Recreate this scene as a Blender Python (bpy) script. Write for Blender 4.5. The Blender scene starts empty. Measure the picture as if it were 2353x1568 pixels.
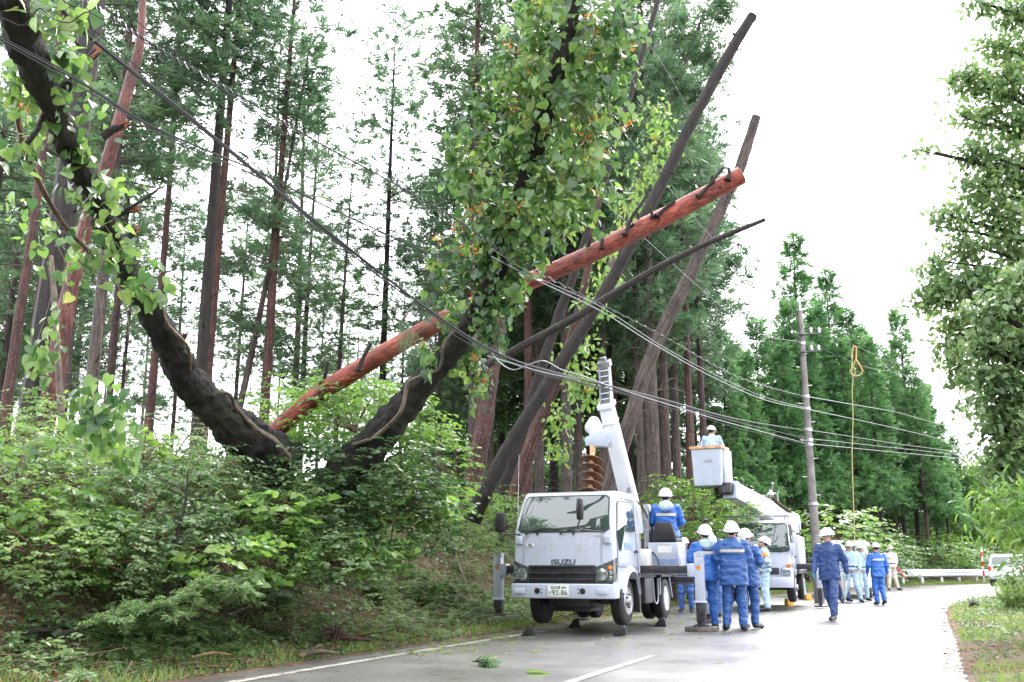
import bpy, bmesh, math, random
import numpy as np
from mathutils import Vector, Matrix, noise as mnoise

# ---------------------------------------------------------------- camera, world, sun, exposure
SC = bpy.context.scene
COL = SC.collection
PI = math.pi
R = math.radians
WPX, HPX, FPX = 2353.0, 1568.0, 2250.0       # measuring frame of the photograph
CAMH = 1.05
TH = math.atan(518.0 / FPX)
cam_d = bpy.data.cameras.new('camera')
cam_d.sensor_width = 36.0
cam_d.lens = 36.0 * FPX / WPX
cam_d.clip_start = 0.1
cam_d.clip_end = 4000
cam = bpy.data.objects.new('camera', cam_d)
COL.objects.link(cam)
cam.location = (0, 0, CAMH)
cam.rotation_euler = (PI / 2 + TH, 0, 0)
SC.camera = cam

world = bpy.data.worlds.new('World')
SC.world = world
world.use_nodes = True
nt = world.node_tree
nt.nodes.clear()
wo = nt.nodes.new('ShaderNodeOutputWorld')
bg = nt.nodes.new('ShaderNodeBackground')
sky = nt.nodes.new('ShaderNodeTexSky')
sky.sky_type = 'NISHITA'
sky.sun_disc = False
SUN_EL, SUN_AZ = R(48), R(24)
sky.sun_elevation = SUN_EL
sky.sun_rotation = SUN_AZ
sky.dust_density = 6.0
mx = nt.nodes.new('ShaderNodeMixRGB')
mx.inputs[0].default_value = 0.86            # cloud deck: mostly even white light over the clear sky
mx.inputs[2].default_value = (12.4, 12.6, 13.3, 1)
nt.links.new(sky.outputs[0], mx.inputs[1])
nt.links.new(mx.outputs[0], bg.inputs[0])
bg.inputs[1].default_value = 0.13
nt.links.new(bg.outputs[0], wo.inputs[0])

sun_d = bpy.data.lights.new('sun', 'SUN')
sun_d.energy = 1.7
sun_d.angle = R(28)
sun_d.color = (1.0, 0.97, 0.93)
sun = bpy.data.objects.new('sun', sun_d)
COL.objects.link(sun)
sd = Vector((math.sin(SUN_AZ) * math.cos(SUN_EL), math.cos(SUN_AZ) * math.cos(SUN_EL), math.sin(SUN_EL)))
sun.rotation_euler = sd.to_track_quat('Z', 'Y').to_euler()

SC.view_settings.view_transform = 'Standard'
SC.view_settings.look = 'None'
SC.view_settings.exposure = 1.68
SC.view_settings.gamma = 1.0
SC.cycles.max_bounces = 6
SC.cycles.diffuse_bounces = 3
SC.cycles.glossy_bounces = 3
SC.cycles.transmission_bounces = 4
SC.cycles.transparent_max_bounces = 6
SC.cycles.volume_bounces = 0

rng = np.random.default_rng(7)
random.seed(7)

# ---------------------------------------------------------------- pixel <-> place
CT, ST = math.cos(TH), math.sin(TH)
def P(px, py, Y):
    """the point at world depth Y seen at (px,py) of the measuring frame"""
    a, b = px - WPX / 2, HPX / 2 - py
    dy = FPX * CT - b * ST
    dz = FPX * ST + b * CT
    return Vector((a / dy * Y, Y, CAMH + dz / dy * Y))
def G(px, py, z=0.0):
    a, b = px - WPX / 2, HPX / 2 - py
    dy = FPX * CT - b * ST
    dz = FPX * ST + b * CT
    t = (z - CAMH) / dz
    return Vector((a * t, dy * t, z))

# ---------------------------------------------------------------- naming helpers
def tag(o, label=None, cat=None, group=None, kind=None):
    if label: o['label'] = label
    if cat: o['category'] = cat
    if group: o['group'] = group
    if kind: o['kind'] = kind
    return o
def thing(name, label, cat, loc=(0, 0, 0), rz=0.0, group=None):
    o = bpy.data.objects.new(name, None)
    o.empty_display_size = 0.2
    COL.objects.link(o)
    o.location = loc
    o.rotation_euler = (0, 0, rz)
    return tag(o, label, cat, group)
def copy_tree(o, parent=None):
    c = o.copy()
    COL.objects.link(c)
    c.parent = parent
    for ch in list(o.children):
        copy_tree(ch, c)
    return c
def link(name, me, mat, parent=None, smooth=False):
    if mat is not None:
        me.materials.clear()
        for m in (mat if isinstance(mat, (list, tuple)) else [mat]):
            me.materials.append(m)
    if smooth:
        me.polygons.foreach_set('use_smooth', [True] * len(me.polygons))
    o = bpy.data.objects.new(name, me)
    COL.objects.link(o)
    o.parent = parent
    return o
def tri_mesh(name, V, F, nper=3):
    V = np.ascontiguousarray(V, dtype=np.float32)
    F = np.ascontiguousarray(F, dtype=np.int32).reshape(-1, nper)
    me = bpy.data.meshes.new(name)
    me.vertices.add(len(V))
    me.vertices.foreach_set('co', V.ravel())
    me.loops.add(F.size)
    me.loops.foreach_set('vertex_index', F.ravel())
    me.polygons.add(len(F))
    me.polygons.foreach_set('loop_start', np.arange(0, F.size, nper, dtype=np.int32))
    me.update(calc_edges=True)
    return me

# ---------------------------------------------------------------- smooth value noise (numpy)
def _hash(i, j, k):
    n = (i * 374761393 + j * 668265263 + k * 2147483647 + 1013904223) & 0xFFFFFFFF
    n = ((n ^ (n >> 13)) * 1274126177) & 0xFFFFFFFF
    return ((n ^ (n >> 16)) & 0xFFFF) / 65535.0
def vnoise(p, s=1.0, seed=0):
    p = np.asarray(p, dtype=np.float64) / s + seed * 17.31
    i = np.floor(p).astype(np.int64)
    f = p - i
    f = f * f * (3 - 2 * f)
    out = 0
    for dx in (0, 1):
        wx = f[..., 0] if dx else 1 - f[..., 0]
        for dy in (0, 1):
            wy = f[..., 1] if dy else 1 - f[..., 1]
            for dz in (0, 1):
                wz = f[..., 2] if dz else 1 - f[..., 2]
                out = out + wx * wy * wz * _hash(i[..., 0] + dx, i[..., 1] + dy, i[..., 2] + dz)
    return out * 2 - 1

# ---------------------------------------------------------------- materials
def new_mat(name):
    m = bpy.data.materials.new(name)
    m.use_nodes = True
    t = m.node_tree
    return m, t, t.nodes['Principled BSDF']
def ramp(t, stops):
    r = t.nodes.new('ShaderNodeValToRGB')
    e = r.color_ramp.elements
    while len(e) < len(stops): e.new(0.5)
    for k, (p, c) in enumerate(stops):
        e[k].position = p
        e[k].color = (c[0], c[1], c[2], 1)
    return r
def noise_node(t, scale, detail=4, rough=0.6, coord='Object', stretch=None):
    tc = t.nodes.new('ShaderNodeTexCoord')
    n = t.nodes.new('ShaderNodeTexNoise')
    n.inputs['Scale'].default_value = scale
    n.inputs['Detail'].default_value = detail
    n.inputs['Roughness'].default_value = rough
    if stretch:
        mp = t.nodes.new('ShaderNodeMapping')
        mp.inputs['Scale'].default_value = stretch
        t.links.new(tc.outputs[coord], mp.inputs[0])
        t.links.new(mp.outputs[0], n.inputs[0])
    else:
        t.links.new(tc.outputs[coord], n.inputs[0])
    return n
def bump(t, b, src, strength=0.4, dist=0.02):
    bn = t.nodes.new('ShaderNodeBump')
    bn.inputs['Strength'].default_value = strength
    bn.inputs['Distance'].default_value = dist
    t.links.new(src, bn.inputs['Height'])
    t.links.new(bn.outputs[0], b.inputs['Normal'])
def mat_simple(name, c, rough=0.5, metal=0.0, var=0.12, scale=6.0, coat=0.0, bmp=0.0):
    """a paint, cloth or metal with slight mottling and wear"""
    m, t, b = new_mat(name)
    n = noise_node(t, scale, 5, 0.65)
    lo = [max(0, x * (1 - var * 1.6)) for x in c]
    hi = [min(1, x * (1 + var)) for x in c]
    r = ramp(t, [(0.3, lo), (0.62, hi)])
    t.links.new(n.outputs[0], r.inputs[0])
    t.links.new(r.outputs[0], b.inputs['Base Color'])
    b.inputs['Roughness'].default_value = rough
    b.inputs['Metallic'].default_value = metal
    b.inputs['Coat Weight'].default_value = coat
    if bmp:
        n2 = noise_node(t, scale * 6, 4, 0.6)
        bump(t, b, n2.outputs[0], bmp, 0.01)
    return m
def mat_leaf(name, stops, rough=0.42, trans=0.35, tcol=None, nscale=0.8, spec=0.5):
    """leaf: colour differs from leaf to leaf and from clump to clump; some light passes through"""
    m, t, b = new_mat(name)
    g = t.nodes.new('ShaderNodeNewGeometry')
    n = noise_node(t, nscale, 3, 0.6)
    oi = t.nodes.new('ShaderNodeObjectInfo')
    a = t.nodes.new('ShaderNodeMath'); a.operation = 'MULTIPLY_ADD'
    t.links.new(g.outputs['Random Per Island'], a.inputs[0]); a.inputs[1].default_value = 0.55
    t.links.new(n.outputs[0], a.inputs[2])
    a2 = t.nodes.new('ShaderNodeMath'); a2.operation = 'MULTIPLY_ADD'
    t.links.new(oi.outputs['Random'], a2.inputs[0]); a2.inputs[1].default_value = 0.22
    t.links.new(a.outputs[0], a2.inputs[2])
    a3 = t.nodes.new('ShaderNodeMath'); a3.operation = 'SUBTRACT'
    t.links.new(a2.outputs[0], a3.inputs[0]); a3.inputs[1].default_value = 0.38
    r = ramp(t, stops)
    t.links.new(a3.outputs[0], r.inputs[0])
    t.links.new(r.outputs[0], b.inputs['Base Color'])
    b.inputs['Roughness'].default_value = rough
    b.inputs['Specular IOR Level'].default_value = spec
    tr = t.nodes.new('ShaderNodeBsdfTranslucent')
    hs = t.nodes.new('ShaderNodeHueSaturation')
    hs.inputs['Hue'].default_value = 0.485
    hs.inputs['Saturation'].default_value = 1.15
    hs.inputs['Value'].default_value = 2.3
    t.links.new(r.outputs[0], hs.inputs['Color'])
    t.links.new(hs.outputs[0], tr.inputs[0])
    mix = t.nodes.new('ShaderNodeMixShader')
    mix.inputs[0].default_value = trans * 1.15
    out = t.nodes['Material Output']
    t.links.new(b.outputs[0], mix.inputs[1])
    t.links.new(tr.outputs[0], mix.inputs[2])
    t.links.new(mix.outputs[0], out.inputs[0])
    return m
def mat_bark(name, stops, scale=7.0, stretch=(1, 1, 0.16), rough=0.75, bs=0.9, bd=0.03, moss=None, spots=None):
    """fibrous bark: the grain runs along the limb ('grain' is laid out when the limb is built)"""
    m, t, b = new_mat(name)
    at_ = t.nodes.new('ShaderNodeAttribute'); at_.attribute_name = 'grain'
    oi = t.nodes.new('ShaderNodeObjectInfo')
    mp = t.nodes.new('ShaderNodeMapping'); mp.inputs['Scale'].default_value = stretch
    t.links.new(at_.outputs['Vector'], mp.inputs[0])
    def nn(sc, d=8, r=0.75):
        n = t.nodes.new('ShaderNodeTexNoise'); n.inputs['Scale'].default_value = sc; n.inputs['Detail'].default_value = d; n.inputs['Roughness'].default_value = r
        t.links.new(mp.outputs[0], n.inputs[0]); return n
    n = nn(scale)
    st = [(0.5 + (p - 0.5) * 0.62, c) for p, c in stops]
    r = ramp(t, st)
    t.links.new(n.outputs[0], r.inputs[0])
    col = r.outputs[0]
    n5 = noise_node(t, 2.3, 4, 0.6)
    r5 = ramp(t, [(0.35, (0.62, 0.62, 0.62)), (0.65, (1.35, 1.3, 1.25))])
    t.links.new(n5.outputs[0], r5.inputs[0])
    ml = t.nodes.new('ShaderNodeMixRGB'); ml.blend_type = 'MULTIPLY'; ml.inputs[0].default_value = 1.0
    t.links.new(col, ml.inputs[1]); t.links.new(r5.outputs[0], ml.inputs[2]); col = ml.outputs[0]
    if spots:
        n6 = noise_node(t, 26, 3, 0.6)
        r6 = ramp(t, [(0.60, (0, 0, 0)), (0.66, (1, 1, 1))])
        t.links.new(n6.outputs[0], r6.inputs[0])
        m6 = t.nodes.new('ShaderNodeMixRGB'); t.links.new(r6.outputs[0], m6.inputs[0]); t.links.new(col, m6.inputs[1]); m6.inputs[2].default_value = (*spots, 1); col = m6.outputs[0]
    if moss:
        n2 = noise_node(t, 1.7, 5, 0.65)
        r2 = ramp(t, [(0.5, (0, 0, 0)), (0.62, (1, 1, 1))])
        t.links.new(n2.outputs[0], r2.inputs[0])
        mxn = t.nodes.new('ShaderNodeMixRGB')
        t.links.new(r2.outputs[0], mxn.inputs[0])
        t.links.new(col, mxn.inputs[1])
        mxn.inputs[2].default_value = (*moss, 1)
        col = mxn.outputs[0]
    t.links.new(col, b.inputs['Base Color'])
    b.inputs['Roughness'].default_value = rough
    bump(t, b, nn(scale * 1.6, 6, 0.7).outputs[0], bs, bd * 1.6)
    return m

def mat_paint(name, c, dirt=(0.20, 0.18, 0.16), amt=0.35):
    """vehicle paint with run-down grime streaks and road dirt"""
    m, t, b = new_mat(name)
    n = noise_node(t, 5.0, 6, 0.7, stretch=(4, 4, 0.35)); n2 = noise_node(t, 1.6, 4, 0.6)
    mu = t.nodes.new('ShaderNodeMath'); mu.operation = 'MULTIPLY'; t.links.new(n.outputs[0], mu.inputs[0]); t.links.new(n2.outputs[0], mu.inputs[1])
    r = ramp(t, [(0.22, (0, 0, 0)), (0.46, (amt,) * 3)]); t.links.new(mu.outputs[0], r.inputs[0])
    mx_ = t.nodes.new('ShaderNodeMixRGB'); t.links.new(r.outputs[0], mx_.inputs[0]); mx_.inputs[1].default_value = (*c, 1); mx_.inputs[2].default_value = (*dirt, 1)
    t.links.new(mx_.outputs[0], b.inputs['Base Color'])
    b.inputs['Roughness'].default_value = 0.3; b.inputs['Coat Weight'].default_value = 0.3
    return m
M = {}
M['white'] = mat_paint('white_paint', (0.42, 0.455, 0.54))
M['white2'] = mat_simple('boom_paint', (0.70, 0.72, 0.76), 0.38, 0, 0.05, 4.0)
M['plast'] = mat_simple('grey_white_fibre', (0.40, 0.45, 0.53), 0.45, 0, 0.06, 4.0)
M['black'] = mat_simple('black_plastic', (0.016, 0.016, 0.018), 0.42, 0, 0.3, 8.0)
M['dmetal'] = mat_simple('dark_metal', (0.035, 0.036, 0.042), 0.42, 0.4, 0.3, 8.0)
M['gmetal'] = mat_simple('grey_metal', (0.34, 0.34, 0.36), 0.35, 0.75, 0.2, 9.0)
M['chrome'] = mat_simple('chrome', (0.5, 0.5, 0.52), 0.2, 1.0, 0.05, 9.0)
M['rubber'] = mat_simple('tyre_rubber', (0.022, 0.021, 0.022), 0.72, 0, 0.3, 14.0)
M['rust'] = mat_simple('rusty_steel', (0.13, 0.060, 0.024), 0.6, 0.2, 0.5, 9.0, bmp=0.5)
M['rust2'] = mat_simple('rusty_edge', (0.55, 0.23, 0.05), 0.55, 0.2, 0.3, 12.0)
M['orange'] = mat_simple('orange_plastic', (0.75, 0.22, 0.03), 0.3, 0, 0.1)
M['yellow'] = mat_simple('worn_yellow', (0.68, 0.40, 0.06), 0.55, 0, 0.3, 14.0)
M['red'] = mat_simple('red_plastic', (0.62, 0.035, 0.02), 0.3, 0, 0.1)
M['tan'] = mat_simple('worn_tan_rim', (0.52, 0.30, 0.16), 0.6, 0, 0.35, 10.0)
M['text_blue'] = mat_simple('blue_lettering', (0.16, 0.32, 0.66), 0.4, 0, 0.05)
M['text_grey'] = mat_simple('silver_lettering', (0.15, 0.155, 0.17), 0.25, 0.8, 0.05)
M['text_green'] = mat_simple('green_lettering', (0.025, 0.08, 0.055), 0.5, 0, 0.05)
M['platew'] = mat_simple('plate_white', (0.72, 0.72, 0.68), 0.4, 0, 0.04)
M['residue'] = mat_simple('old_tape_residue', (0.42, 0.41, 0.40), 0.6, 0, 0.2, 30)
M['wood'] = mat_bark('weathered_board', [(0.3, (0.05, 0.042, 0.04)), (0.7, (0.16, 0.135, 0.12))], 9, (1, 0.12, 1), 0.7, 0.4, 0.01)
M['helmet'] = mat_simple('helmet_shell', (0.58, 0.58, 0.57), 0.22, 0, 0.03, 5.0, coat=0.4)
M['skin'] = mat_simple('skin', (0.50, 0.27, 0.18), 0.5, 0, 0.08, 20)
M['hair'] = mat_simple('black_hair', (0.012, 0.010, 0.010), 0.5, 0, 0.2, 40)
M['blue1'] = mat_simple('bright_blue_rainwear', (0.022, 0.115, 0.42), 0.42, 0, 0.05, 5.0, bmp=0.3)
M['blue2'] = mat_simple('blue_rainwear', (0.022, 0.080, 0.26), 0.42, 0, 0.05, 5.0, bmp=0.3)
M['navy'] = mat_simple('dark_blue_workwear', (0.018, 0.050, 0.17), 0.5, 0, 0.05, 5.0, bmp=0.3)
M['light'] = mat_simple('pale_blue_workwear', (0.33, 0.45, 0.56), 0.7, 0, 0.12, 5.0, bmp=0.25)
M['beige'] = mat_simple('beige_workwear', (0.52, 0.48, 0.42), 0.75, 0, 0.12, 5.0, bmp=0.25)
M['boot'] = mat_simple('black_boots', (0.014, 0.015, 0.018), 0.35, 0, 0.2, 9.0)
M['stripe'] = mat_simple('reflective_tape', (0.48, 0.47, 0.44), 0.35, 0.2, 0.1, 9.0)
M['hood'] = mat_simple('pale_green_hood', (0.42, 0.56, 0.52), 0.6, 0, 0.15, 9.0, bmp=0.3)
M['cyan'] = mat_simple('turquoise_gloves', (0.03, 0.24, 0.29), 0.5, 0, 0.15, 9.0)
M['gwhite'] = mat_simple('white_gloves', (0.62, 0.62, 0.6), 0.7, 0, 0.1, 9.0)
M['concrete'] = mat_simple('pole_concrete', (0.17, 0.158, 0.152), 0.75, 0, 0.3, 3.0, bmp=0.3)
M['cable'] = mat_simple('grey_cable', (0.17, 0.175, 0.185), 0.38, 0.3, 0.1, 3.0)
M['cabled'] = mat_simple('dark_cable', (0.010, 0.011, 0.012), 0.6, 0, 0.2, 3.0)
M['rope'] = mat_simple('yellow_rope', (0.42, 0.34, 0.15), 0.8, 0, 0.2, 20)
M['ceramic'] = mat_simple('white_ceramic', (0.7, 0.7, 0.68), 0.25)
def glass(name, c, rough=0.03):
    m, t, b = new_mat(name)
    b.inputs['Base Color'].default_value = (*c, 1)
    b.inputs['Roughness'].default_value = rough
    b.inputs['Specular IOR Level'].default_value = 1.0
    b.inputs['IOR'].default_value = 1.58
    return m
M['glass'] = glass('window_glass', (0.03, 0.05, 0.045))
M['lens'] = mat_simple('headlight_lens', (0.42, 0.46, 0.47), 0.08, 0.75, 0.2, 18.0)
M['lens2'] = mat_simple('lamp_housing', (0.16, 0.17, 0.17), 0.12, 0.6, 0.4, 18.0)

# barks
M['bark_black'] = mat_bark('dark_wet_bark', [(0.30, (0.0025, 0.0018, 0.0015)), (0.52, (0.010, 0.0075, 0.006)), (0.75, (0.048, 0.040, 0.034))], 20, (1, 1, 0.35), 0.85, 1.0, 0.06, moss=(0.022, 0.026, 0.010))
M['bark_pine'] = mat_bark('red_pine_bark', [(0.28, (0.030, 0.006, 0.004)), (0.44, (0.16, 0.022, 0.010)), (0.56, (0.27, 0.046, 0.022)), (0.68, (0.32, 0.090, 0.052)), (0.84, (0.36, 0.19, 0.14))], 24, (1, 1, 0.30), 0.40, 1.0, 0.02)
M['bark_pine2'] = mat_bark('dark_red_pine_bark', [(0.30, (0.025, 0.006, 0.005)), (0.44, (0.085, 0.020, 0.015)), (0.58, (0.15, 0.045, 0.035)), (0.75, (0.24, 0.12, 0.10))], 24, (1, 1, 0.3), 0.45, 1.0, 0.02)
M['bark_cedar'] = mat_bark('cedar_bark', [(0.30, (0.012, 0.007, 0.006)), (0.5, (0.042, 0.022, 0.019)), (0.7, (0.11, 0.07, 0.062))], 26, (1, 1, 0.07), 0.75, 1.0, 0.03, spots=(0.17, 0.16, 0.14))
M['bark_red'] = mat_bark('red_cedar_bark', [(0.30, (0.018, 0.006, 0.005)), (0.5, (0.062, 0.020, 0.016)), (0.7, (0.13, 0.062, 0.052))], 26, (1, 1, 0.07), 0.75, 1.0, 0.03, spots=(0.17, 0.16, 0.14))
M['bark_grey'] = mat_bark('grey_cedar_bark', [(0.30, (0.020, 0.014, 0.012)), (0.5, (0.062, 0.045, 0.040)), (0.7, (0.15, 0.125, 0.11))], 26, (1, 1, 0.07), 0.75, 1.0, 0.03, spots=(0.17, 0.16, 0.14))
M['bark_dark'] = mat_bark('wet_cedar_bark', [(0.30, (0.003, 0.002, 0.0018)), (0.5, (0.011, 0.0065, 0.005)), (0.7, (0.040, 0.025, 0.020))], 26, (1, 1, 0.10), 0.7, 1.0, 0.04, spots=(0.055, 0.052, 0.044))
M['vine'] = mat_bark('vine_bark', [(0.3, (0.04, 0.03, 0.02)), (0.7, (0.15, 0.12, 0.085))], 14, (1, 1, 0.6), 0.7, 0.5, 0.01)
M['twig'] = mat_bark('twig_bark', [(0.3, (0.05, 0.025, 0.018)), (0.7, (0.17, 0.10, 0.07))], 14, (1, 1, 0.6), 0.7, 0.5, 0.01)
M['cutwood'] = mat_simple('fresh_cut_wood', (0.34, 0.20, 0.12), 0.7, 0, 0.3, 18)
M['splinter'] = mat_simple('splintered_wood', (0.22, 0.075, 0.035), 0.7, 0, 0.5, 18, bmp=0.5)
# leaves
M['l_vine'] = mat_leaf('vine_leaf', [(0.0, (0.018, 0.045, 0.024)), (0.30, (0.045, 0.100, 0.038)), (0.55, (0.10, 0.180, 0.055)), (0.80, (0.17, 0.26, 0.085)), (1.0, (0.25, 0.26, 0.10))], 0.27, 0.36)
M['l_bush'] = mat_leaf('bush_leaf', [(0.0, (0.036, 0.070, 0.030)), (0.4, (0.085, 0.145, 0.062)), (0.75, (0.145, 0.215, 0.095)), (1.0, (0.23, 0.29, 0.13))], 0.30, 0.34)
M['l_bush2'] = mat_leaf('bright_bush_leaf', [(0.0, (0.040, 0.090, 0.028)), (0.4, (0.085, 0.170, 0.045)), (0.75, (0.15, 0.25, 0.07)), (1.0, (0.25, 0.31, 0.11))], 0.34, 0.38)
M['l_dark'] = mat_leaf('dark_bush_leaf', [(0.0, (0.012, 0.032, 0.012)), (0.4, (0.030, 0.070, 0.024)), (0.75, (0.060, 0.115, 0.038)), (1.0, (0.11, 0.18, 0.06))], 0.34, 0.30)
M['l_cedar'] = mat_leaf('cedar_needles', [(0.0, (0.026, 0.058, 0.036)), (0.4, (0.058, 0.110, 0.062)), (0.75, (0.10, 0.165, 0.085)), (1.0, (0.18, 0.23, 0.12))], 0.5, 0.36)
M['l_cedar2'] = mat_leaf('far_cedar_needles', [(0.0, (0.022, 0.062, 0.030)), (0.4, (0.050, 0.120, 0.050)), (0.75, (0.095, 0.19, 0.070)), (1.0, (0.17, 0.26, 0.10))], 0.5, 0.38)
M['l_broad'] = mat_leaf('broad_leaf', [(0.0, (0.035, 0.070, 0.036)), (0.4, (0.080, 0.135, 0.062)), (0.75, (0.13, 0.205, 0.085)), (1.0, (0.22, 0.28, 0.12))], 0.32, 0.44)
M['l_grass'] = mat_leaf('grass_blade', [(0.0, (0.045, 0.075, 0.020)), (0.4, (0.10, 0.165, 0.045)), (0.75, (0.17, 0.24, 0.075)), (1.0, (0.30, 0.28, 0.13))], 0.5, 0.35, nscale=1.3)
M['l_litter'] = mat_leaf('dead_leaf', [(0.0, (0.05, 0.022, 0.012)), (0.4, (0.13, 0.060, 0.030)), (0.75, (0.23, 0.125, 0.06)), (1.0, (0.38, 0.24, 0.12))], 0.7, 0.1, nscale=2)
M['l_flower'] = mat_leaf('dry_orange_bract', [(0.0, (0.30, 0.085, 0.03)), (0.5, (0.55, 0.20, 0.07)), (1.0, (0.70, 0.36, 0.16))], 0.6, 0.4, nscale=2)
M['l_sprig'] = mat_leaf('torn_cedar_needles', [(0.0, (0.04, 0.085, 0.035)), (0.4, (0.085, 0.15, 0.06)), (0.75, (0.14, 0.21, 0.09)), (1.0, (0.22, 0.27, 0.13))], 0.42, 0.32)
M['l_weed'] = mat_leaf('verge_weed_leaf', [(0.0, (0.030, 0.060, 0.022)), (0.4, (0.060, 0.110, 0.038)), (0.75, (0.10, 0.16, 0.055)), (1.0, (0.17, 0.20, 0.09))], 0.5, 0.3)
M['l_fern'] = mat_leaf('fern_frond', [(0.0, (0.06, 0.13, 0.05)), (0.6, (0.12, 0.21, 0.09)), (1.0, (0.2, 0.3, 0.14))], 0.4, 0.35)
# ---------------------------------------------------------------- geometry helpers
def resample(pts, radii, n):
    pts = [Vector(p) for p in pts]
    if len(pts) == 2:
        return [pts[0].lerp(pts[1], k / n) for k in range(n + 1)], [radii[0] + (radii[1] - radii[0]) * k / n for k in range(n + 1)]
    out, ro = [], []
    m = len(pts) - 1
    for k in range(n + 1):
        u = k / n * m
        i = min(int(u), m - 1)
        f = u - i
        p0 = pts[i - 1] if i > 0 else pts[0] * 2 - pts[1]
        p1, p2 = pts[i], pts[i + 1]
        p3 = pts[i + 2] if i + 2 <= m else pts[m] * 2 - pts[m - 1]
        out.append(0.5 * ((2 * p1) + (p2 - p0) * f + (2 * p0 - 5 * p1 + 4 * p2 - p3) * f * f + (3 * p1 - p0 - 3 * p2 + p3) * f ** 3))
        ro.append(radii[i] * (1 - f) + radii[i + 1] * f)
    return out, ro
class MB:
    """collects verts and faces for one mesh object"""
    def __init__(s): s.v = []; s.f = []; s.m = []; s.t = []
    def add(s, vs, fs, mi=0, tc=None):
        o = len(s.v)
        s.t.extend(tc if tc is not None else [tuple(v) for v in vs])
        s.v.extend([tuple(v) for v in vs])
        s.f.extend([tuple(i + o for i in f) for f in fs])
        s.m.extend([mi] * len(fs))
    def tube(s, pts, radii, seg=8, n=None, amp=0.0, nscale=0.3, cap=True, mi=0, lump=0.0, ridge=0.0):
        if not isinstance(radii, (list, tuple)): radii = [radii] * len(pts)
        if n is None: n = max(1, (len(pts) - 1) * 3) if len(pts) > 2 else 1
        ps, rs = resample(pts, list(radii), n)
        T = []
        for k in range(len(ps)):
            a = ps[max(0, k - 1)]; b = ps[min(len(ps) - 1, k + 1)]
            d = b - a
            T.append(d.normalized() if d.length > 1e-9 else Vector((0, 0, 1)))
        up = Vector((0, 0, 1)) if abs(T[0].z) < 0.9 else Vector((1, 0, 0))
        u = (up - T[0] * up.dot(T[0])).normalized()
        vs = []; tc = []; run = mnoise.random() * 40 + 3 * len(s.v)
        for k, p in enumerate(ps):
            if k: run += (p - ps[k - 1]).length
            u = (u - T[k] * u.dot(T[k])).normalized()
            w = T[k].cross(u)
            for j in range(seg):
                a = 2 * PI * j / seg
                r = rs[k]
                d = u * math.cos(a) + w * math.sin(a)
                if amp:
                    q = (p + d * r)
                    r *= 1 + amp * mnoise.noise(q / nscale) + amp * 0.5 * mnoise.noise(q / nscale * 2.7)
                    if ridge: r *= 1 + ridge * mnoise.noise(Vector((math.cos(a) * 3.2, math.sin(a) * 3.2, run * 1.6))) + ridge * 0.6 * mnoise.noise(Vector((math.cos(a) * 8, math.sin(a) * 8, run * 7)))
                    if lump: r *= 1 + lump * mnoise.noise(p / 0.9 + Vector((3, 7, 1)))
                vs.append(p + d * r); tc.append((math.cos(a) * rs[0], math.sin(a) * rs[0], run))
        fs = []
        for k in range(len(ps) - 1):
            for j in range(seg):
                a = k * seg + j; b = k * seg + (j + 1) % seg
                fs.append((a, b, b + seg, a + seg))
        if cap:
            fs.append(tuple(range(seg))[::-1])
            fs.append(tuple(range((len(ps) - 1) * seg, len(ps) * seg)))
        s.add(vs, fs, mi, tc)
        return s
    def box(s, x0, x1, y0, y1, z0, z1, mi=0):
        s.add([(x0, y0, z0), (x1, y0, z0), (x1, y1, z0), (x0, y1, z0), (x0, y0, z1), (x1, y0, z1), (x1, y1, z1), (x0, y1, z1)],
              [(0, 3, 2, 1), (4, 5, 6, 7), (0, 1, 5, 4), (1, 2, 6, 5), (2, 3, 7, 6), (3, 0, 4, 7)], mi)
        return s
    def beam(s, a, b, w, h, w2=None, h2=None, up=(0, 0, 1), mi=0):
        """box section from a to b, w across and h along 'up'"""
        a = Vector(a); b = Vector(b)
        d = (b - a).normalized(); up = Vector(up)
        sx = d.cross(up).normalized(); uz = sx.cross(d).normalized()
        w2 = w2 or w; h2 = h2 or h
        vs = []
        for p, ww, hh in ((a, w, h), (b, w2, h2)):
            for sa, sb in ((-1, -1), (1, -1), (1, 1), (-1, 1)):
                vs.append(p + sx * sa * ww / 2 + uz * sb * hh / 2)
        s.add(vs, [(3, 2, 1, 0), (4, 5, 6, 7), (0, 1, 5, 4), (1, 2, 6, 5), (2, 3, 7, 6), (3, 0, 4, 7)], mi)
        return s
    def prism(s, poly, a0, a1, axis='x', mi=0):
        """polygon in the other two axes, pushed from a0 to a1 along axis"""
        n = len(poly); vs = []
        for a in (a0, a1):
            for (p, q) in poly:
                vs.append({'x': (a, p, q), 'y': (p, a, q), 'z': (p, q, a)}[axis])
        fs = [tuple(range(n)), tuple(range(2 * n - 1, n - 1, -1))]
        fs += [(i, i + n, (i + 1) % n + n, (i + 1) % n) for i in range(n)]
        s.add(vs, fs, mi)
        return s
    def lathe(s, prof, c=(0, 0, 0), axis='z', seg=20, mi=0):
        """profile of (radius, offset along the axis)"""
        c = Vector(c); vs = []
        for (r, h) in prof:
            for j in range(seg):
                a = 2 * PI * j / seg
                x, y = r * math.cos(a), r * math.sin(a)
                v = {'z': (x, y, h), 'x': (h, x, y), 'y': (x, h, y)}[axis]
                vs.append(c + Vector(v))
        fs = []
        for k in range(len(prof) - 1):
            for j in range(seg):
                a = k * seg + j; b = k * seg + (j + 1) % seg
                fs.append((a, b, b + seg, a + seg))
        if prof[0][0] > 1e-6: fs.append(tuple(range(seg))[::-1])
        if prof[-1][0] > 1e-6: fs.append(tuple(range((len(prof) - 1) * seg, len(prof) * seg)))
        s.add(vs, fs, mi)
        return s
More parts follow.
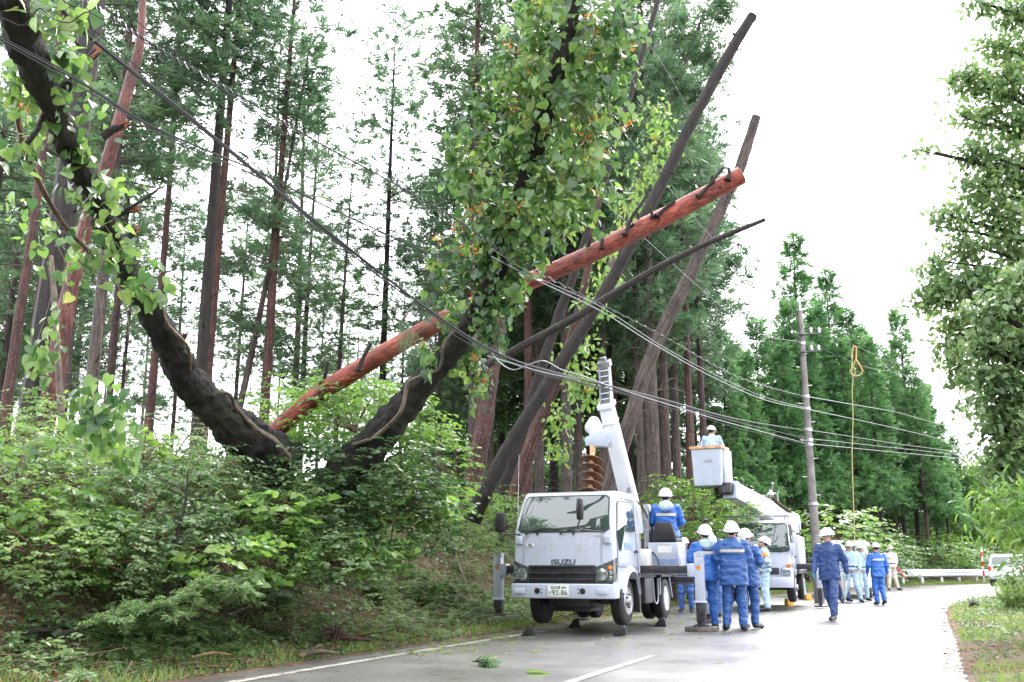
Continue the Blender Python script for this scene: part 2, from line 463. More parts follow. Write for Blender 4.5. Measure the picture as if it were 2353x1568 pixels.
    def grid(s, fn, nu, nv, mi=0):
        vs = [fn(i / nu, j / nv) for j in range(nv + 1) for i in range(nu + 1)]
        fs = [(j * (nu + 1) + i, j * (nu + 1) + i + 1, (j + 1) * (nu + 1) + i + 1, (j + 1) * (nu + 1) + i) for j in range(nv) for i in range(nu)]
        s.add(vs, fs, mi)
        return s
    def mesh(s, name, bevel=0.0, bseg=2, fix=True):
        me = bpy.data.meshes.new(name)
        me.from_pydata(s.v, [], s.f)
        me.polygons.foreach_set('material_index', s.m)
        at_ = me.attributes.new('grain', 'FLOAT_VECTOR', 'POINT')
        at_.data.foreach_set('vector', np.array(s.t, dtype=np.float32).ravel())
        bm = bmesh.new(); bm.from_mesh(me)
        if fix:
            bmesh.ops.remove_doubles(bm, verts=bm.verts, dist=1e-5)
            bmesh.ops.recalc_face_normals(bm, faces=bm.faces)
        if bevel:
            es = [e for e in bm.edges if len(e.link_faces) == 2 and e.calc_face_angle(0) > 0.5]
            bmesh.ops.bevel(bm, geom=es, offset=bevel, segments=bseg, profile=0.5, affect='EDGES', clamp_overlap=True)
        bm.to_mesh(me); bm.free()
        return me
    def build(s, name, mat, parent=None, bevel=0.0, smooth=False, bseg=2):
        me = s.mesh(name, bevel, bseg)
        o = link(name, me, mat, parent, smooth)
        if bevel and not smooth:
            o.data.polygons.foreach_set('use_smooth', [True] * len(me.polygons))
            me.set_sharp_from_angle(angle=R(35))
        if smooth:
            me.set_sharp_from_angle(angle=R(50))
        return o

# leaf templates: verts (side, along, out), triangles
def _tpl(half, mid, fold=0.16, droop=0.18):
    """half outline (x,y) from base to tip without the midrib ends; midrib ys"""
    vs = [(0, y, -droop * y * y) for y in mid]
    n = len(mid)
    tr = []
    for sgn in (1, -1):
        o = len(vs)
        vs += [(sgn * x, y, fold * x - droop * y * y) for x, y in half]
        chain = [0] + list(range(o, o + len(half))) + [n - 1]
        # fan around the nearest midrib vertex
        last = 0
        for a, b in zip(chain[:-1], chain[1:]):
            ym = (vs[a][1] + vs[b][1]) / 2
            c = min(range(n), key=lambda i: abs(mid[i] - ym))
            c = max(c, last)
            if c != last:
                tr.append((last, a, c) if sgn > 0 else (last, c, a))
                last = c
            if c not in (a, b):
                tr.append((c, a, b) if sgn > 0 else (c, b, a))
    return np.array(vs, float), np.array(tr, int)
T_HEART = _tpl([(0.22, -0.12), (0.44, -0.02), (0.52, 0.22), (0.44, 0.52), (0.22, 0.84)], [0, 0.5, 1.1])
T_OVATE = _tpl([(0.22, 0.18), (0.29, 0.45), (0.17, 0.78)], [0, 0.5, 1.0])
T_SMALL = (np.array([(0, 0, 0), (0.27, 0.42, 0.06), (0, 1.0, -0.15), (-0.27, 0.42, 0.06)], float), np.array([(0, 1, 2), (0, 2, 3)]))
T_BLADE = (np.array([(-0.04, 0, 0), (0.04, 0, 0), (0.03, 0.55, -0.05), (-0.03, 0.55, -0.05), (0, 1.0, -0.25)], float), np.array([(0, 1, 2), (0, 2, 3), (3, 2, 4)]))
def _spray(k=9, seed=1, spread=0.9, w=0.045, droop=0.25):
    rg = np.random.default_rng(seed); vs = []; tr = []
    for i in range(k):
        y0 = rg.uniform(0.0, 0.55); a = (rg.uniform(-1, 1)) * spread
        L = rg.uniform(0.35, 0.6)
        zz = rg.uniform(-0.12, 0.12)
        base = np.array((0, y0, zz * 0.3))
        tip = base + np.array((math.sin(a) * L, math.cos(a) * L, zz - droop * L))
        side = np.array((math.cos(a), -math.sin(a), rg.uniform(-0.5, 0.5))) * w
        o = len(vs)
        mid = base * 0.45 + tip * 0.55
        vs += [base, mid + side, tip, mid - side]
        tr += [(o, o + 1, o + 2), (o, o + 2, o + 3)]
    return np.array(vs), np.array(tr)
T_SPRAY = _spray()
T_SPRAY2 = _spray(7, 4, 1.1, 0.06, 0.35)
def unit(v): return v / np.maximum(np.linalg.norm(v, axis=-1, keepdims=True), 1e-9)
def leaves(C, D, N, S, tpl):
    """numpy leaves: base points C, tip directions D, face normals N, sizes S"""
    V0, T0 = tpl
    D = unit(D); N = unit(N - D * (N * D).sum(-1, keepdims=True)); X = np.cross(D, N)
    S = np.asarray(S).reshape(-1, 1, 1)
    V = C[:, None, :] + S * (V0[None, :, 0:1] * X[:, None, :] + V0[None, :, 1:2] * D[:, None, :] + V0[None, :, 2:3] * N[:, None, :])
    n = len(C)
    F = T0[None, :, :] + (np.arange(n) * len(V0))[:, None, None]
    return V.reshape(-1, 3), F.reshape(-1, 3)
class LeafBag:
    def __init__(s): s.V = []; s.F = []; s.o = 0
    def add(s, C, D, N, S, tpl):
        V, F = leaves(np.asarray(C, float), np.asarray(D, float), np.asarray(N, float), S, tpl)
        s.V.append(V); s.F.append(F + s.o); s.o += len(V)
    def mesh(s, name): return tri_mesh(name, np.concatenate(s.V), np.concatenate(s.F))
    def build(s, name, mat, parent=None): return link(name, s.mesh(name), mat, parent)
def rnd_dirs(n, rg=rng, z=(-1, 1)):
    a = rg.uniform(0, 2 * PI, n); zz = rg.uniform(z[0], z[1], n); r = np.sqrt(np.maximum(0, 1 - zz * zz))
    return np.stack([r * np.cos(a), r * np.sin(a), zz], 1)

# ---------------------------------------------------------------- signed-distance bodies
def sd_cone(p, a, b, ra, rb, sy=1.0):
    a = np.array(a, float); b = np.array(b, float)
    pa = p - a; ba = b - a
    h = np.clip((pa @ ba) / max(ba @ ba, 1e-9), 0, 1)
    return np.linalg.norm(pa - h[..., None] * ba, axis=-1) - (ra + (rb - ra) * h)
def sd_ell(p, c, r, M3=None):
    q = p - np.array(c, float)
    if M3 is not None: q = q @ M3
    r = np.array(r, float)
    k0 = np.linalg.norm(q / r, axis=-1); k1 = np.linalg.norm(q / (r * r), axis=-1)
    return k0 * (k0 - 1) / np.maximum(k1, 1e-9)
def smin(a, b, k):
    h = np.clip(0.5 + 0.5 * (b - a) / k, 0, 1)
    return b * (1 - h) + a * h - k * h * (1 - h)
def sd_loft(p, rows):
    """rows of (z, cx, cy, rx, ry) from low to high"""
    rows = np.array(rows, float); z = p[..., 2]
    cx, cy, rx, ry = [np.interp(z, rows[:, 0], rows[:, k]) for k in (1, 2, 3, 4)]
    x = (p[..., 0] - cx) / rx; y = (p[..., 1] - cy) / ry
    k = (np.abs(x) ** 2.5 + np.abs(y) ** 2.5) ** 0.4
    d = (k - 1) * np.minimum(rx, ry)
    dz = np.maximum(rows[0, 0] - z, z - rows[-1, 0])
    return np.maximum(d, dz)
def surface_net(fn, lo, hi, h):
    lo = np.array(lo, float) - 2 * h; hi = np.array(hi, float) + 2 * h
    n = np.ceil((hi - lo) / h).astype(int) + 1
    ax = [lo[k] + np.arange(n[k]) * h for k in range(3)]
    g = np.stack(np.meshgrid(*ax, indexing='ij'), -1)
    v = fn(g)
    s = v < 0
    c = [slice(0, -1), slice(1, None)]
    cnt = np.zeros(tuple(n - 1)); acc = np.zeros(tuple(n - 1) + (3,))
    corners = [(i, j, k) for i in (0, 1) for j in (0, 1) for k in (0, 1)]
    for a in corners:
        for ax_ in range(3):
            if a[ax_]: continue
            b = list(a); b[ax_] = 1
            va = v[c[a[0]], c[a[1]], c[a[2]]]; vb = v[c[b[0]], c[b[1]], c[b[2]]]
            cr = (va < 0) != (vb < 0)
            with np.errstate(divide='ignore', invalid='ignore'):
                t = np.where(cr, va / (va - vb), 0)
            pt = np.zeros(va.shape + (3,)); pt[...] = a
            pt[..., ax_] += t
            acc += pt * cr[..., None]; cnt += cr
    idx = -np.ones(cnt.shape, int)
    m = cnt > 0
    idx[m] = np.arange(m.sum())
    cells = np.argwhere(m)
    V = lo + (cells + acc[m] / cnt[m][:, None]) * h
    Q = []
    for ax_ in range(3):
        sa = [slice(None)] * 3; sb = [slice(None)] * 3
        sa[ax_] = slice(0, -1); sb[ax_] = slice(1, None)
        A = s[tuple(sa)]; B = s[tuple(sb)]
        e = np.argwhere(A != B)
        o1, o2 = [k for k in range(3) if k != ax_]
        e = e[(e[:, o1] > 0) & (e[:, o2] > 0) & (e[:, o1] < n[o1] - 1) & (e[:, o2] < n[o2] - 1)]
        if not len(e): continue
        def cell(d1, d2):
            q = e.copy(); q[:, o1] -= d1; q[:, o2] -= d2
            return idx[q[:, 0], q[:, 1], q[:, 2]]
        q = np.stack([cell(1, 1), cell(0, 1), cell(0, 0), cell(1, 0)], 1)
        flip = A[e[:, 0], e[:, 1], e[:, 2]] ^ (ax_ == 1)
        q[~flip] = q[~flip][:, ::-1]
        Q.append(q)
    return V, np.concatenate(Q)
def net_obj(name, fn, lo, hi, h, mat, parent=None):
    V, Q = surface_net(fn, lo, hi, h)
    return link(name, tri_mesh(name, V, Q, 4), mat, parent, smooth=True)
def text_mesh(txt, size, extrude=0.002, shear=0.0, width=1.0):
    cu = bpy.data.curves.new('lettering', 'FONT')
    cu.body = txt; cu.size = size; cu.extrude = extrude; cu.shear = shear
    cu.align_x = 'CENTER'; cu.align_y = 'CENTER'
    o = bpy.data.objects.new('lettering', cu); COL.objects.link(o)
    dg = bpy.context.evaluated_depsgraph_get()
    me = bpy.data.meshes.new_from_object(o.evaluated_get(dg))
    bpy.data.objects.remove(o)
    if width != 1.0:
        for v in me.vertices: v.co.x *= width
    return me
# ---------------------------------------------------------------- road line and terrain
LEDGE = [(-8.6, -3.6), (-5.6, 3.6), (-2.7, 10.5), (0.7, 18.6), (3.7, 25.8), (6.3, 31.4), (9.7, 36.9), (13.6, 42.0), (18.4, 46.6), (24.5, 50.2), (32, 52.8), (42, 54.6), (60, 56)]
_lp, _ = resample([Vector((x, y, 0)) for x, y in LEDGE], [0] * len(LEDGE), 160)
LP = np.array([(p.x, p.y) for p in _lp])
_seg = LP[1:] - LP[:-1]
_sl = np.linalg.norm(_seg, axis=1)
LS = np.concatenate([[0], np.cumsum(_sl)])
LN = np.stack([-_seg[:, 1], _seg[:, 0]], 1) / _sl[:, None]      # points to the left of travel
def zroad(y):
    y = np.asarray(y, float)
    t = np.clip((y - 30) / 20, 0, None)
    return 0.22 * np.minimum(t, 1.3) ** 1.6
def road_ds(xy):
    """left-positive distance from the left asphalt edge, and distance along it"""
    xy = np.asarray(xy, float).reshape(-1, 2)
    best = np.full(len(xy), 1e9); d = np.zeros(len(xy)); s = np.zeros(len(xy))
    for i in range(len(_seg)):
        q = xy - LP[i]
        t = np.clip((q @ _seg[i]) / _sl[i] ** 2, 0, 1)
        v = q - t[:, None] * _seg[i]
        dist = (v ** 2).sum(1)
        k = dist < best
        best[k] = dist[k]
        sg = np.sign(q @ LN[i]); sg[sg == 0] = 1
        d[k] = (np.sqrt(dist) * sg)[k]
        s[k] = LS[i] + t[k] * _sl[i]
    return d, s
def sstep(a, b, x):
    t = np.clip((x - a) / (b - a), 0, 1)
    return t * t * (3 - 2 * t)
RW = 6.8
def hterrain(xy, fine=True):
    xy = np.asarray(xy, float).reshape(-1, 2)
    d, s = road_ds(xy)
    y = xy[:, 1]
    zr = zroad(y)
    bank = 2.25 * (1 - sstep(27, 37, y)) + 0.03
    p3 = np.stack([xy[:, 0], xy[:, 1], np.zeros(len(xy))], 1)
    nz = vnoise(p3, 2.6) * 0.5 + vnoise(p3, 0.9, 3) * 0.22
    left = 0.02 + 0.09 * sstep(0, 1.2, d) + bank * (0.55 * sstep(1.3, 3.4, d + 0.3 * nz) + 0.45 * sstep(2.2, 6.0, d)) + 0.30 * nz * sstep(1.2, 3.0, d) * (1 - sstep(12, 30, d))
    left = left + 0.06 * nz * sstep(0.1, 1.0, d)
    mound = 0.75 * np.exp(-(((xy[:, 0] + 3.3) / 1.9) ** 2 + ((xy[:, 1] - 14.2) / 1.5) ** 2))
    left = left + mound * sstep(2.0, 3.6, d)
    dr = -d - RW
    right = 0.02 + 0.05 * sstep(0, 1.0, dr) + 0.10 * sstep(1.0, 4.0, dr) + 0.9 * sstep(5, 16, dr) + (0.16 * nz) * sstep(0.3, 1.5, dr)
    far = sstep(60, 110, y)
    right = right * (1 - 0.3 * far)
    z = np.where(d > 0, left, np.where(dr > 0, right, -0.05))
    z = np.where((d <= 0) & (d > -0.25), 0.02 * (1 + d / 0.25) - 0.05 * (-d / 0.25), z)
    z = np.where((dr <= 0) & (dr > -0.25), 0.02 * (1 + dr / 0.25) - 0.05 * (-dr / 0.25), z)
    return z + zr
def HT(x, y): return float(hterrain([(x, y)])[0])
def bank_pt(s, d):
    """points at distance s along and d to the left of the road's left edge (arrays)"""
    s = np.asarray(s, float); d = np.asarray(d, float)
    i = np.clip(np.searchsorted(LS, s) - 1, 0, len(_seg) - 1)
    t = (s - LS[i]) / _sl[i]
    xy = LP[i] + t[:, None] * _seg[i] + d[:, None] * LN[i]
    return np.column_stack([xy, hterrain(xy)])
def axis_steps(a, b, fine, c0, c1, g=1.12):
    m = list(np.arange(c0, c1, fine)); st = fine; x = c0
    lo = []
    while x > a: st *= g; x -= st; lo.append(x)
    st = fine; x = m[-1]; hi = []
    while x < b: st *= g; x += st; hi.append(x)
    return np.array(lo[::-1] + m + hi)
gx = axis_steps(-1500, 1500, 0.26, -12, 14)
gy = axis_steps(-40, 2500, 0.26, 6, 32, 1.07)
GX, GY = np.meshgrid(gx, gy)
gp = np.stack([GX.ravel(), GY.ravel()], 1)
gz = hterrain(gp)
nxg, nyg = len(gx), len(gy)
ii = np.arange(nxg * nyg).reshape(nyg, nxg)
Q = np.stack([ii[:-1, :-1].ravel(), ii[:-1, 1:].ravel(), ii[1:, 1:].ravel(), ii[1:, :-1].ravel()], 1)
m_soil, t, b = new_mat('forest_soil')
n1 = noise_node(t, 1.1, 8, 0.68)
r1 = ramp(t, [(0.32, (0.035, 0.020, 0.014)), (0.46, (0.11, 0.062, 0.042)), (0.57, (0.15, 0.10, 0.07)), (0.72, (0.085, 0.11, 0.045))])
t.links.new(n1.outputs[0], r1.inputs[0]); t.links.new(r1.outputs[0], b.inputs['Base Color'])
n2 = noise_node(t, 14, 6, 0.7); bump(t, b, n2.outputs[0], 1.0, 0.06)
b.inputs['Roughness'].default_value = 0.85
o = link('ground', tri_mesh('ground', np.column_stack([gp, gz]), Q, 4), m_soil, smooth=True)
tag(o, kind='structure')

# asphalt: wet, smoother where water lies
m_road, t, b = new_mat('wet_asphalt')
n1 = noise_node(t, 0.55, 7, 0.62)
n1b = noise_node(t, 60, 3, 0.7)
r1 = ramp(t, [(0.30, (0.060, 0.056, 0.058)), (0.52, (0.095, 0.089, 0.090)), (0.75, (0.15, 0.14, 0.14))])
t.links.new(n1.outputs[0], r1.inputs[0])
mm = t.nodes.new('ShaderNodeMixRGB'); mm.blend_type = 'OVERLAY'; mm.inputs[0].default_value = 0.6
t.links.new(r1.outputs[0], mm.inputs[1]); t.links.new(n1b.outputs[0], mm.inputs[2])
t.links.new(mm.outputs[0], b.inputs['Base Color'])
rr = ramp(t, [(0.36, (0.26,) * 3), (0.50, (0.38,) * 3), (0.68, (0.52,) * 3)])
t.links.new(n1.outputs[0], rr.inputs[0]); t.links.new(rr.outputs[0], b.inputs['Roughness'])
vo = t.nodes.new('ShaderNodeTexVoronoi'); vo.inputs['Scale'].default_value = 26
tc_ = t.nodes.new('ShaderNodeTexCoord'); t.links.new(tc_.outputs['Object'], vo.inputs['Vector'])
rv = ramp(t, [(0.03, (1, 1, 1)), (0.10, (0, 0, 0))]); t.links.new(vo.outputs['Distance'], rv.inputs[0])
sp_ = t.nodes.new('ShaderNodeMixRGB'); t.links.new(rv.outputs[0], sp_.inputs[0]); t.links.new(mm.outputs[0], sp_.inputs[1]); sp_.inputs[2].default_value = (0.30, 0.28, 0.27, 1)
vc = t.nodes.new('ShaderNodeTexVoronoi'); vc.feature = 'DISTANCE_TO_EDGE'; vc.inputs['Scale'].default_value = 0.55
nw = noise_node(t, 2.2, 5, 0.7); av = t.nodes.new('ShaderNodeVectorMath'); av.operation = 'MULTIPLY_ADD'; av.inputs[1].default_value = (0.9, 0.9, 0)
t.links.new(nw.outputs['Color'], av.inputs[0]); t.links.new(tc_.outputs['Object'], av.inputs[2]); t.links.new(av.outputs[0], vc.inputs['Vector'])
rc_ = ramp(t, [(0.004, (0.30, 0.30, 0.30)), (0.012, (1, 1, 1))]); t.links.new(vc.outputs['Distance'], rc_.inputs[0])
ck = t.nodes.new('ShaderNodeMixRGB'); ck.blend_type = 'MULTIPLY'; ck.inputs[0].default_value = 0.8; t.links.new(sp_.outputs[0], ck.inputs[1]); t.links.new(rc_.outputs[0], ck.inputs[2])
t.links.new(ck.outputs[0], b.inputs['Base Color'])
b.inputs['Coat Weight'].default_value = 1.0
b.inputs['Coat Roughness'].default_value = 0.42
b.inputs['Specular IOR Level'].default_value = 0.8
n3 = noise_node(t, 110, 3, 0.6); bump(t, b, n3.outputs[0], 0.22, 0.004)
def strip(name, d0, d1, s0, s1, lift, mat, nd=2, ds=0.5):
    ss = np.arange(s0, s1 + 1e-6, ds); dd = np.linspace(d0, d1, nd)
    S, D = np.meshgrid(ss, dd, indexing='ij')
    i = np.clip(np.searchsorted(LS, S.ravel()) - 1, 0, len(_seg) - 1)
    tt = (S.ravel() - LS[i]) / _sl[i]
    xy = LP[i] + tt[:, None] * _seg[i] + D.ravel()[:, None] * LN[i]
    z = zroad(xy[:, 1]) + lift
    k = np.arange(len(ss) * nd).reshape(len(ss), nd)
    Qs = np.stack([k[:-1, :-1].ravel(), k[:-1, 1:].ravel(), k[1:, 1:].ravel(), k[1:, :-1].ravel()], 1)
    return link(name, tri_mesh(name, np.column_stack([xy, z]), Qs, 4), mat, smooth=True)
tag(strip('road', -RW, 0.0, 0, LS[-1] - 1, 0.0, m_road, 14), kind='structure')
m_line, t, b = new_mat('worn_road_paint')
n1 = noise_node(t, 5.0, 7, 0.75)
r1 = ramp(t, [(0.36, (0.10, 0.095, 0.09)), (0.50, (0.40, 0.37, 0.32)), (0.8, (0.52, 0.48, 0.42))])
t.links.new(n1.outputs[0], r1.inputs[0]); t.links.new(r1.outputs[0], b.inputs['Base Color'])
b.inputs['Roughness'].default_value = 0.4
tag(strip('edge_line', -0.52, -0.38, 2, LS[-1] - 2, 0.005, m_line), kind='structure')
m_line2, t, b = new_mat('faded_road_paint')
n1 = noise_node(t, 6.0, 7, 0.75)
r1 = ramp(t, [(0.36, (0.13, 0.125, 0.12)), (0.50, (0.30, 0.29, 0.27)), (0.8, (0.46, 0.44, 0.40))])
t.links.new(n1.outputs[0], r1.inputs[0]); t.links.new(r1.outputs[0], b.inputs['Base Color'])
b.inputs['Roughness'].default_value = 0.35
k = 0
for s0 in (4.2, 13.7, 23.2, 32.7, 42.2):
    tag(strip('centre_line', -3.40, -3.28, s0, s0 + 5, 0.005, m_line2), kind='structure')

# ---------------------------------------------------------------- verge and bank vegetation (nobody could count it)
def plant(bag, mb, base, h, rg, nt=10, leaf=0.07, tl=0.38, nl=7, tpl=T_OVATE, lean=None, flat=0.35, stem=True):
    """one leafy plant: bent stem, twigs, leaves held roughly level along each twig"""
    base = np.array(base)
    ln = np.array([rg.normal(0, 0.25), rg.normal(0, 0.25), 1.0]) if lean is None else np.array(lean, float)
    top = base + ln * h
    for k in range(nt):
        f = rg.uniform(0.25, 1.0)
        p0 = base + (top - base) * f
        a = rg.uniform(0, 2 * PI)
        dr = np.array([math.cos(a), math.sin(a), rg.uniform(-0.15, 0.6)])
        L = tl * rg.uniform(0.5, 1.2) * (1.2 - 0.5 * f)
        u = np.linspace(0.2, 1, nl)
        pts = p0 + dr * L * u[:, None]; pts[:, 2] -= 0.35 * L * u ** 2
        side = np.array([-math.sin(a), math.cos(a), 0])
        sg = np.where(np.arange(nl) % 2 == 0, 1, -1)[:, None]
        D = dr * 0.8 + side * sg * 0.9 + rg.normal(0, 0.25, (nl, 3)); D[:, 2] -= 0.25
        N = np.array([0, 0, 1.0]) + rg.normal(0, flat, (nl, 3))
        bag.add(pts, D, N, leaf * rg.uniform(0.6, 1.25, nl), tpl)
        if stem and k < 5:
            mb.tube([p0, p0 + dr * L * 0.95 - np.array([0, 0, 0.3 * L])], [0.004, 0.0015], 3, cap=False)
    if stem:
        mb.tube([base - np.array([0, 0, 0.05]), base + (top - base) * 0.5 + rg.normal(0, 0.02, 3), top], [0.009, 0.006, 0.003], 4, 3, cap=False)
rg = np.random.default_rng(11)
stems = MB()
# mid green mass over the bank
bag = LeafBag()
n = 720
s_ = rg.uniform(11.5, 34, n); d_ = rg.uniform(1.9, 7.0, n)
for p, dd in zip(bank_pt(s_, d_), d_):
    xq, yq = p[0], p[1]
    px = xq / yq * FPX / CT + 1176
    thin = (0.25 if 900 < px < 1190 else 0.5 if 700 < px <= 900 and dd < 3.6 else 1.0)
    if rg.random() > thin: continue
    h = rg.uniform(0.35, 0.85) * (0.45 + 0.14 * dd)
    if px > 800: h *= 0.62
    elif px > 480: h *= 0.8
    plant(bag, stems, p, h, rg, nt=int(rg.integers(9, 15)), leaf=rg.uniform(0.038, 0.075), tl=0.42, nl=9)
o = bag.build('undergrowth', M['l_bush']); tag(o, kind='stuff')
# brighter shoots
bag = LeafBag()
n = 210
s_ = rg.uniform(11.5, 36, n); d_ = rg.uniform(2.2, 6.5, n)
for p, dd in zip(bank_pt(s_, d_), d_):
    px = p[0] / p[1] * FPX / CT + 1176
    if 880 < px < 1190 and rg.random() < 0.75: continue
    plant(bag, stems, p, rg.uniform(0.5, 1.1), rg, nt=int(rg.integers(9, 14)), leaf=rg.uniform(0.06, 0.09), tl=0.4, flat=0.45)
o = bag.build('bright_undergrowth', M['l_bush2']); tag(o, kind='stuff')
# low plants crowding the foot of the slope and the verge
bag = LeafBag()
n = 760
s_ = rg.uniform(12.5, 34, n); d_ = rg.uniform(0.7, 3.4, n)
for p in bank_pt(s_, d_):
    plant(bag, stems, p, rg.uniform(0.10, 0.38), rg, nt=7, leaf=rg.uniform(0.035, 0.085), tl=0.26, nl=6, flat=0.4, stem=False)
o = bag.build('low_plants', M['l_bush']); tag(o, kind='stuff')
# cedar sprigs torn off and strewn over slope and verge
bag = LeafBag()
n = 150
s_ = rg.uniform(12, 33, n); d_ = rg.uniform(0.3, 4.5, n)
for p in bank_pt(s_, d_):
    a = rg.uniform(0, 6.28); m = 16; dr = np.array([math.cos(a), math.sin(a), 0.05]); L = rg.uniform(0.2, 0.6)
    t_ = rg.uniform(0, 1, (m, 1)); sd_ = np.array([-math.sin(a), math.cos(a), 0])
    bag.add(p + dr * L * t_ + [0, 0, 0.07] + rg.normal(0, 0.02, (m, 3)), dr + sd_ * rg.choice([-0.6, 0.6], (m, 1)) + rg.normal(0, 0.15, (m, 3)), np.array([0, -0.3, 1.0]) + rg.normal(0, 0.3, (m, 3)), rg.uniform(0.12, 0.26, m), T_SPRAY)
o = bag.build('torn_sprigs', M['l_sprig']); tag(o, kind='stuff')
# far undergrowth along the bend and among the trees
bag = LeafBag()
n = 330
s_ = rg.uniform(34, 78, n); d_ = rg.uniform(1.0, 12, n)
for p in bank_pt(s_, d_):
    plant(bag, stems, p, rg.uniform(0.7, 1.9), rg, nt=12, leaf=rg.uniform(0.12, 0.19), tl=0.7, nl=6, tpl=T_SMALL, stem=False, flat=0.5)
o = bag.build('far_undergrowth', M['l_bush']); tag(o, kind='stuff')
o = stems.build('undergrowth_stems', M['twig']); tag(o, kind='stuff')
# low ground cover: small leaves hugging the slope and verge
bag = LeafBag()
n = 84000
s_ = rg.uniform(10.5, 40, n) ; d_ = np.abs(rg.normal(0, 2.6, n)) + 0.05
k = (d_ < 7)
pts = bank_pt(s_[k], d_[k])
keep = vnoise(pts, 0.8, 9) + 0.15 * rg.normal(0, 1, len(pts)) > -0.22
pts = pts[keep]; n = len(pts)
pts[:, 2] += np.abs(rg.normal(0, 0.10, n)) * sstep(0, 0.3, pts[:, 2])
D = rnd_dirs(n, rg, (-0.1, 0.7)); N = np.array([0, -0.25, 1.0]) + rg.normal(0, 0.45, (n, 3))
bag.add(pts, D, N, rg.uniform(0.028, 0.07, n), T_OVATE)
n = 26000
s_ = rg.uniform(9, 44, n); d_ = np.abs(rg.normal(0, 2.6, n)) + 0.1
pts = bank_pt(s_, -RW - d_)
keep = vnoise(pts, 0.9, 19) + 0.2 * rg.normal(0, 1, n) > -0.05
pts = pts[keep]; n = len(pts); pts[:, 2] += np.abs(rg.normal(0, 0.06, n))
bag.add(pts, rnd_dirs(n, rg, (-0.1, 0.7)), np.array([0, -0.25, 1.0]) + rg.normal(0, 0.45, (n, 3)), rg.uniform(0.03, 0.075, n), T_OVATE)
o = bag.build('ground_cover', M['l_weed']); tag(o, kind='stuff')
def right_pt(s, d): return bank_pt(s, -RW - np.asarray(d, float))
# grass
bag = LeafBag()
n = 42000
s_ = rg.uniform(10.5, 44, n); d_ = np.abs(rg.normal(0, 0.9, n)) + 0.02
pts = bank_pt(s_, d_)
keep = vnoise(pts, 0.5, 5) + 0.2 * rg.normal(0, 1, n) > 0.0
pts = pts[keep]; n = len(pts)
D = np.array([0, 0, 1.0]) + rg.normal(0, 0.55, (n, 3)); D[:, 2] = np.abs(D[:, 2])
bag.add(pts, D, rnd_dirs(n, rg), rg.uniform(0.04, 0.15, n), T_BLADE)
n = 60000
s_ = rg.uniform(9, 44, n); d_ = np.abs(rg.normal(0, 2.4, n)) + 0.02
pts = right_pt(s_, d_)
pts = pts[(vnoise(pts, 0.55, 6) + 0.25 * rg.normal(0, 1, n) + 0.25 * sstep(0, 2, d_)) > 0.05]; n = len(pts)
D = np.array([0, 0, 1.0]) + rg.normal(0, 0.5, (n, 3)); D[:, 2] = np.abs(D[:, 2])
bag.add(pts, D, rnd_dirs(n, rg), rg.uniform(0.03, 0.14, n), T_BLADE)
n = 26000
s_ = rg.uniform(44, 75, n); d_ = np.abs(rg.normal(0, 1.6, n)) + 0.02
pts = bank_pt(s_, d_)
D = np.array([0, 0, 1.0]) + rg.normal(0, 0.4, (n, 3)); D[:, 2] = np.abs(D[:, 2])
bag.add(pts, D, rnd_dirs(n, rg), rg.uniform(0.08, 0.16, n), T_BLADE)
o = bag.build('grass', M['l_grass']); tag(o, kind='stuff')
# dead leaves, needles and crumbs of bark on verge, slope and road
bag = LeafBag()
n = 52000
s_ = rg.uniform(10.5, 36, n); d_ = rg.uniform(0, 5.5, n)
k = rg.random(n) < np.where(d_ < 0.6, 0.5, 1)
pts = bank_pt(s_[k], d_[k]); pts[:, 2] += rg.uniform(0.005, 0.05, len(pts)); n = len(pts)
bag.add(pts, rnd_dirs(n, rg, (-0.3, 0.3)), np.array([0, 0, 1.0]) + rg.normal(0, 0.5, (n, 3)), rg.uniform(0.02, 0.07, n), T_SMALL)
n = 2600
s_ = rg.uniform(10, 34, n); d_ = -np.abs(rg.normal(0, 1.1, n))
pts = bank_pt(s_, np.maximum(d_, -RW)); pts[:, 2] = zroad(pts[:, 1]) + 0.012
bag.add(pts, rnd_dirs(n, rg, (0, 0.05)), np.array([0, 0, 1.0]) + rg.normal(0, 0.1, (n, 3)), rg.uniform(0.01, 0.035, n), T_SMALL)
n = 30000
s_ = rg.uniform(9, 40, n); d_ = rg.exponential(2.6, n) - 0.22
kp = vnoise(np.column_stack([s_, d_, d_ * 0]), 1.1, 4) + 0.3 * rg.normal(0, 1, n) > -0.05; s_, d_ = s_[kp], d_[kp]; n = len(s_)
pts = right_pt(s_, d_); pts[:, 2] = np.where(d_ < 0, zroad(pts[:, 1]), pts[:, 2]) + 0.012
bag.add(pts, rnd_dirs(n, rg, (-0.1, 0.2)), np.array([0, 0, 1.0]) + rg.normal(0, 0.3, (n, 3)), rg.uniform(0.015, 0.06, n), T_SMALL)
o = bag.build('leaf_litter', M['l_litter']); tag(o, kind='stuff')
# green sprigs blown over the wet road round the truck
bag = LeafBag()
n = 420
s_ = rg.uniform(17, 30, n); d_ = -np.abs(rg.normal(0.4, 1.3, n))
keep = vnoise(np.column_stack([s_, d_, s_ * 0]), 0.7, 2) > -0.05
pts = bank_pt(s_[keep], np.maximum(d_[keep], -RW)); pts[:, 2] = zroad(pts[:, 1]) + 0.012; n = len(pts)
bag.add(pts, rnd_dirs(n, rg, (0, 0.05)), np.array([0, 0, 1.0]) + rg.normal(0, 0.1, (n, 3)), rg.uniform(0.12, 0.3, n), T_SPRAY)
o = bag.build('storm_litter', M['l_grass']); tag(o, kind='stuff')
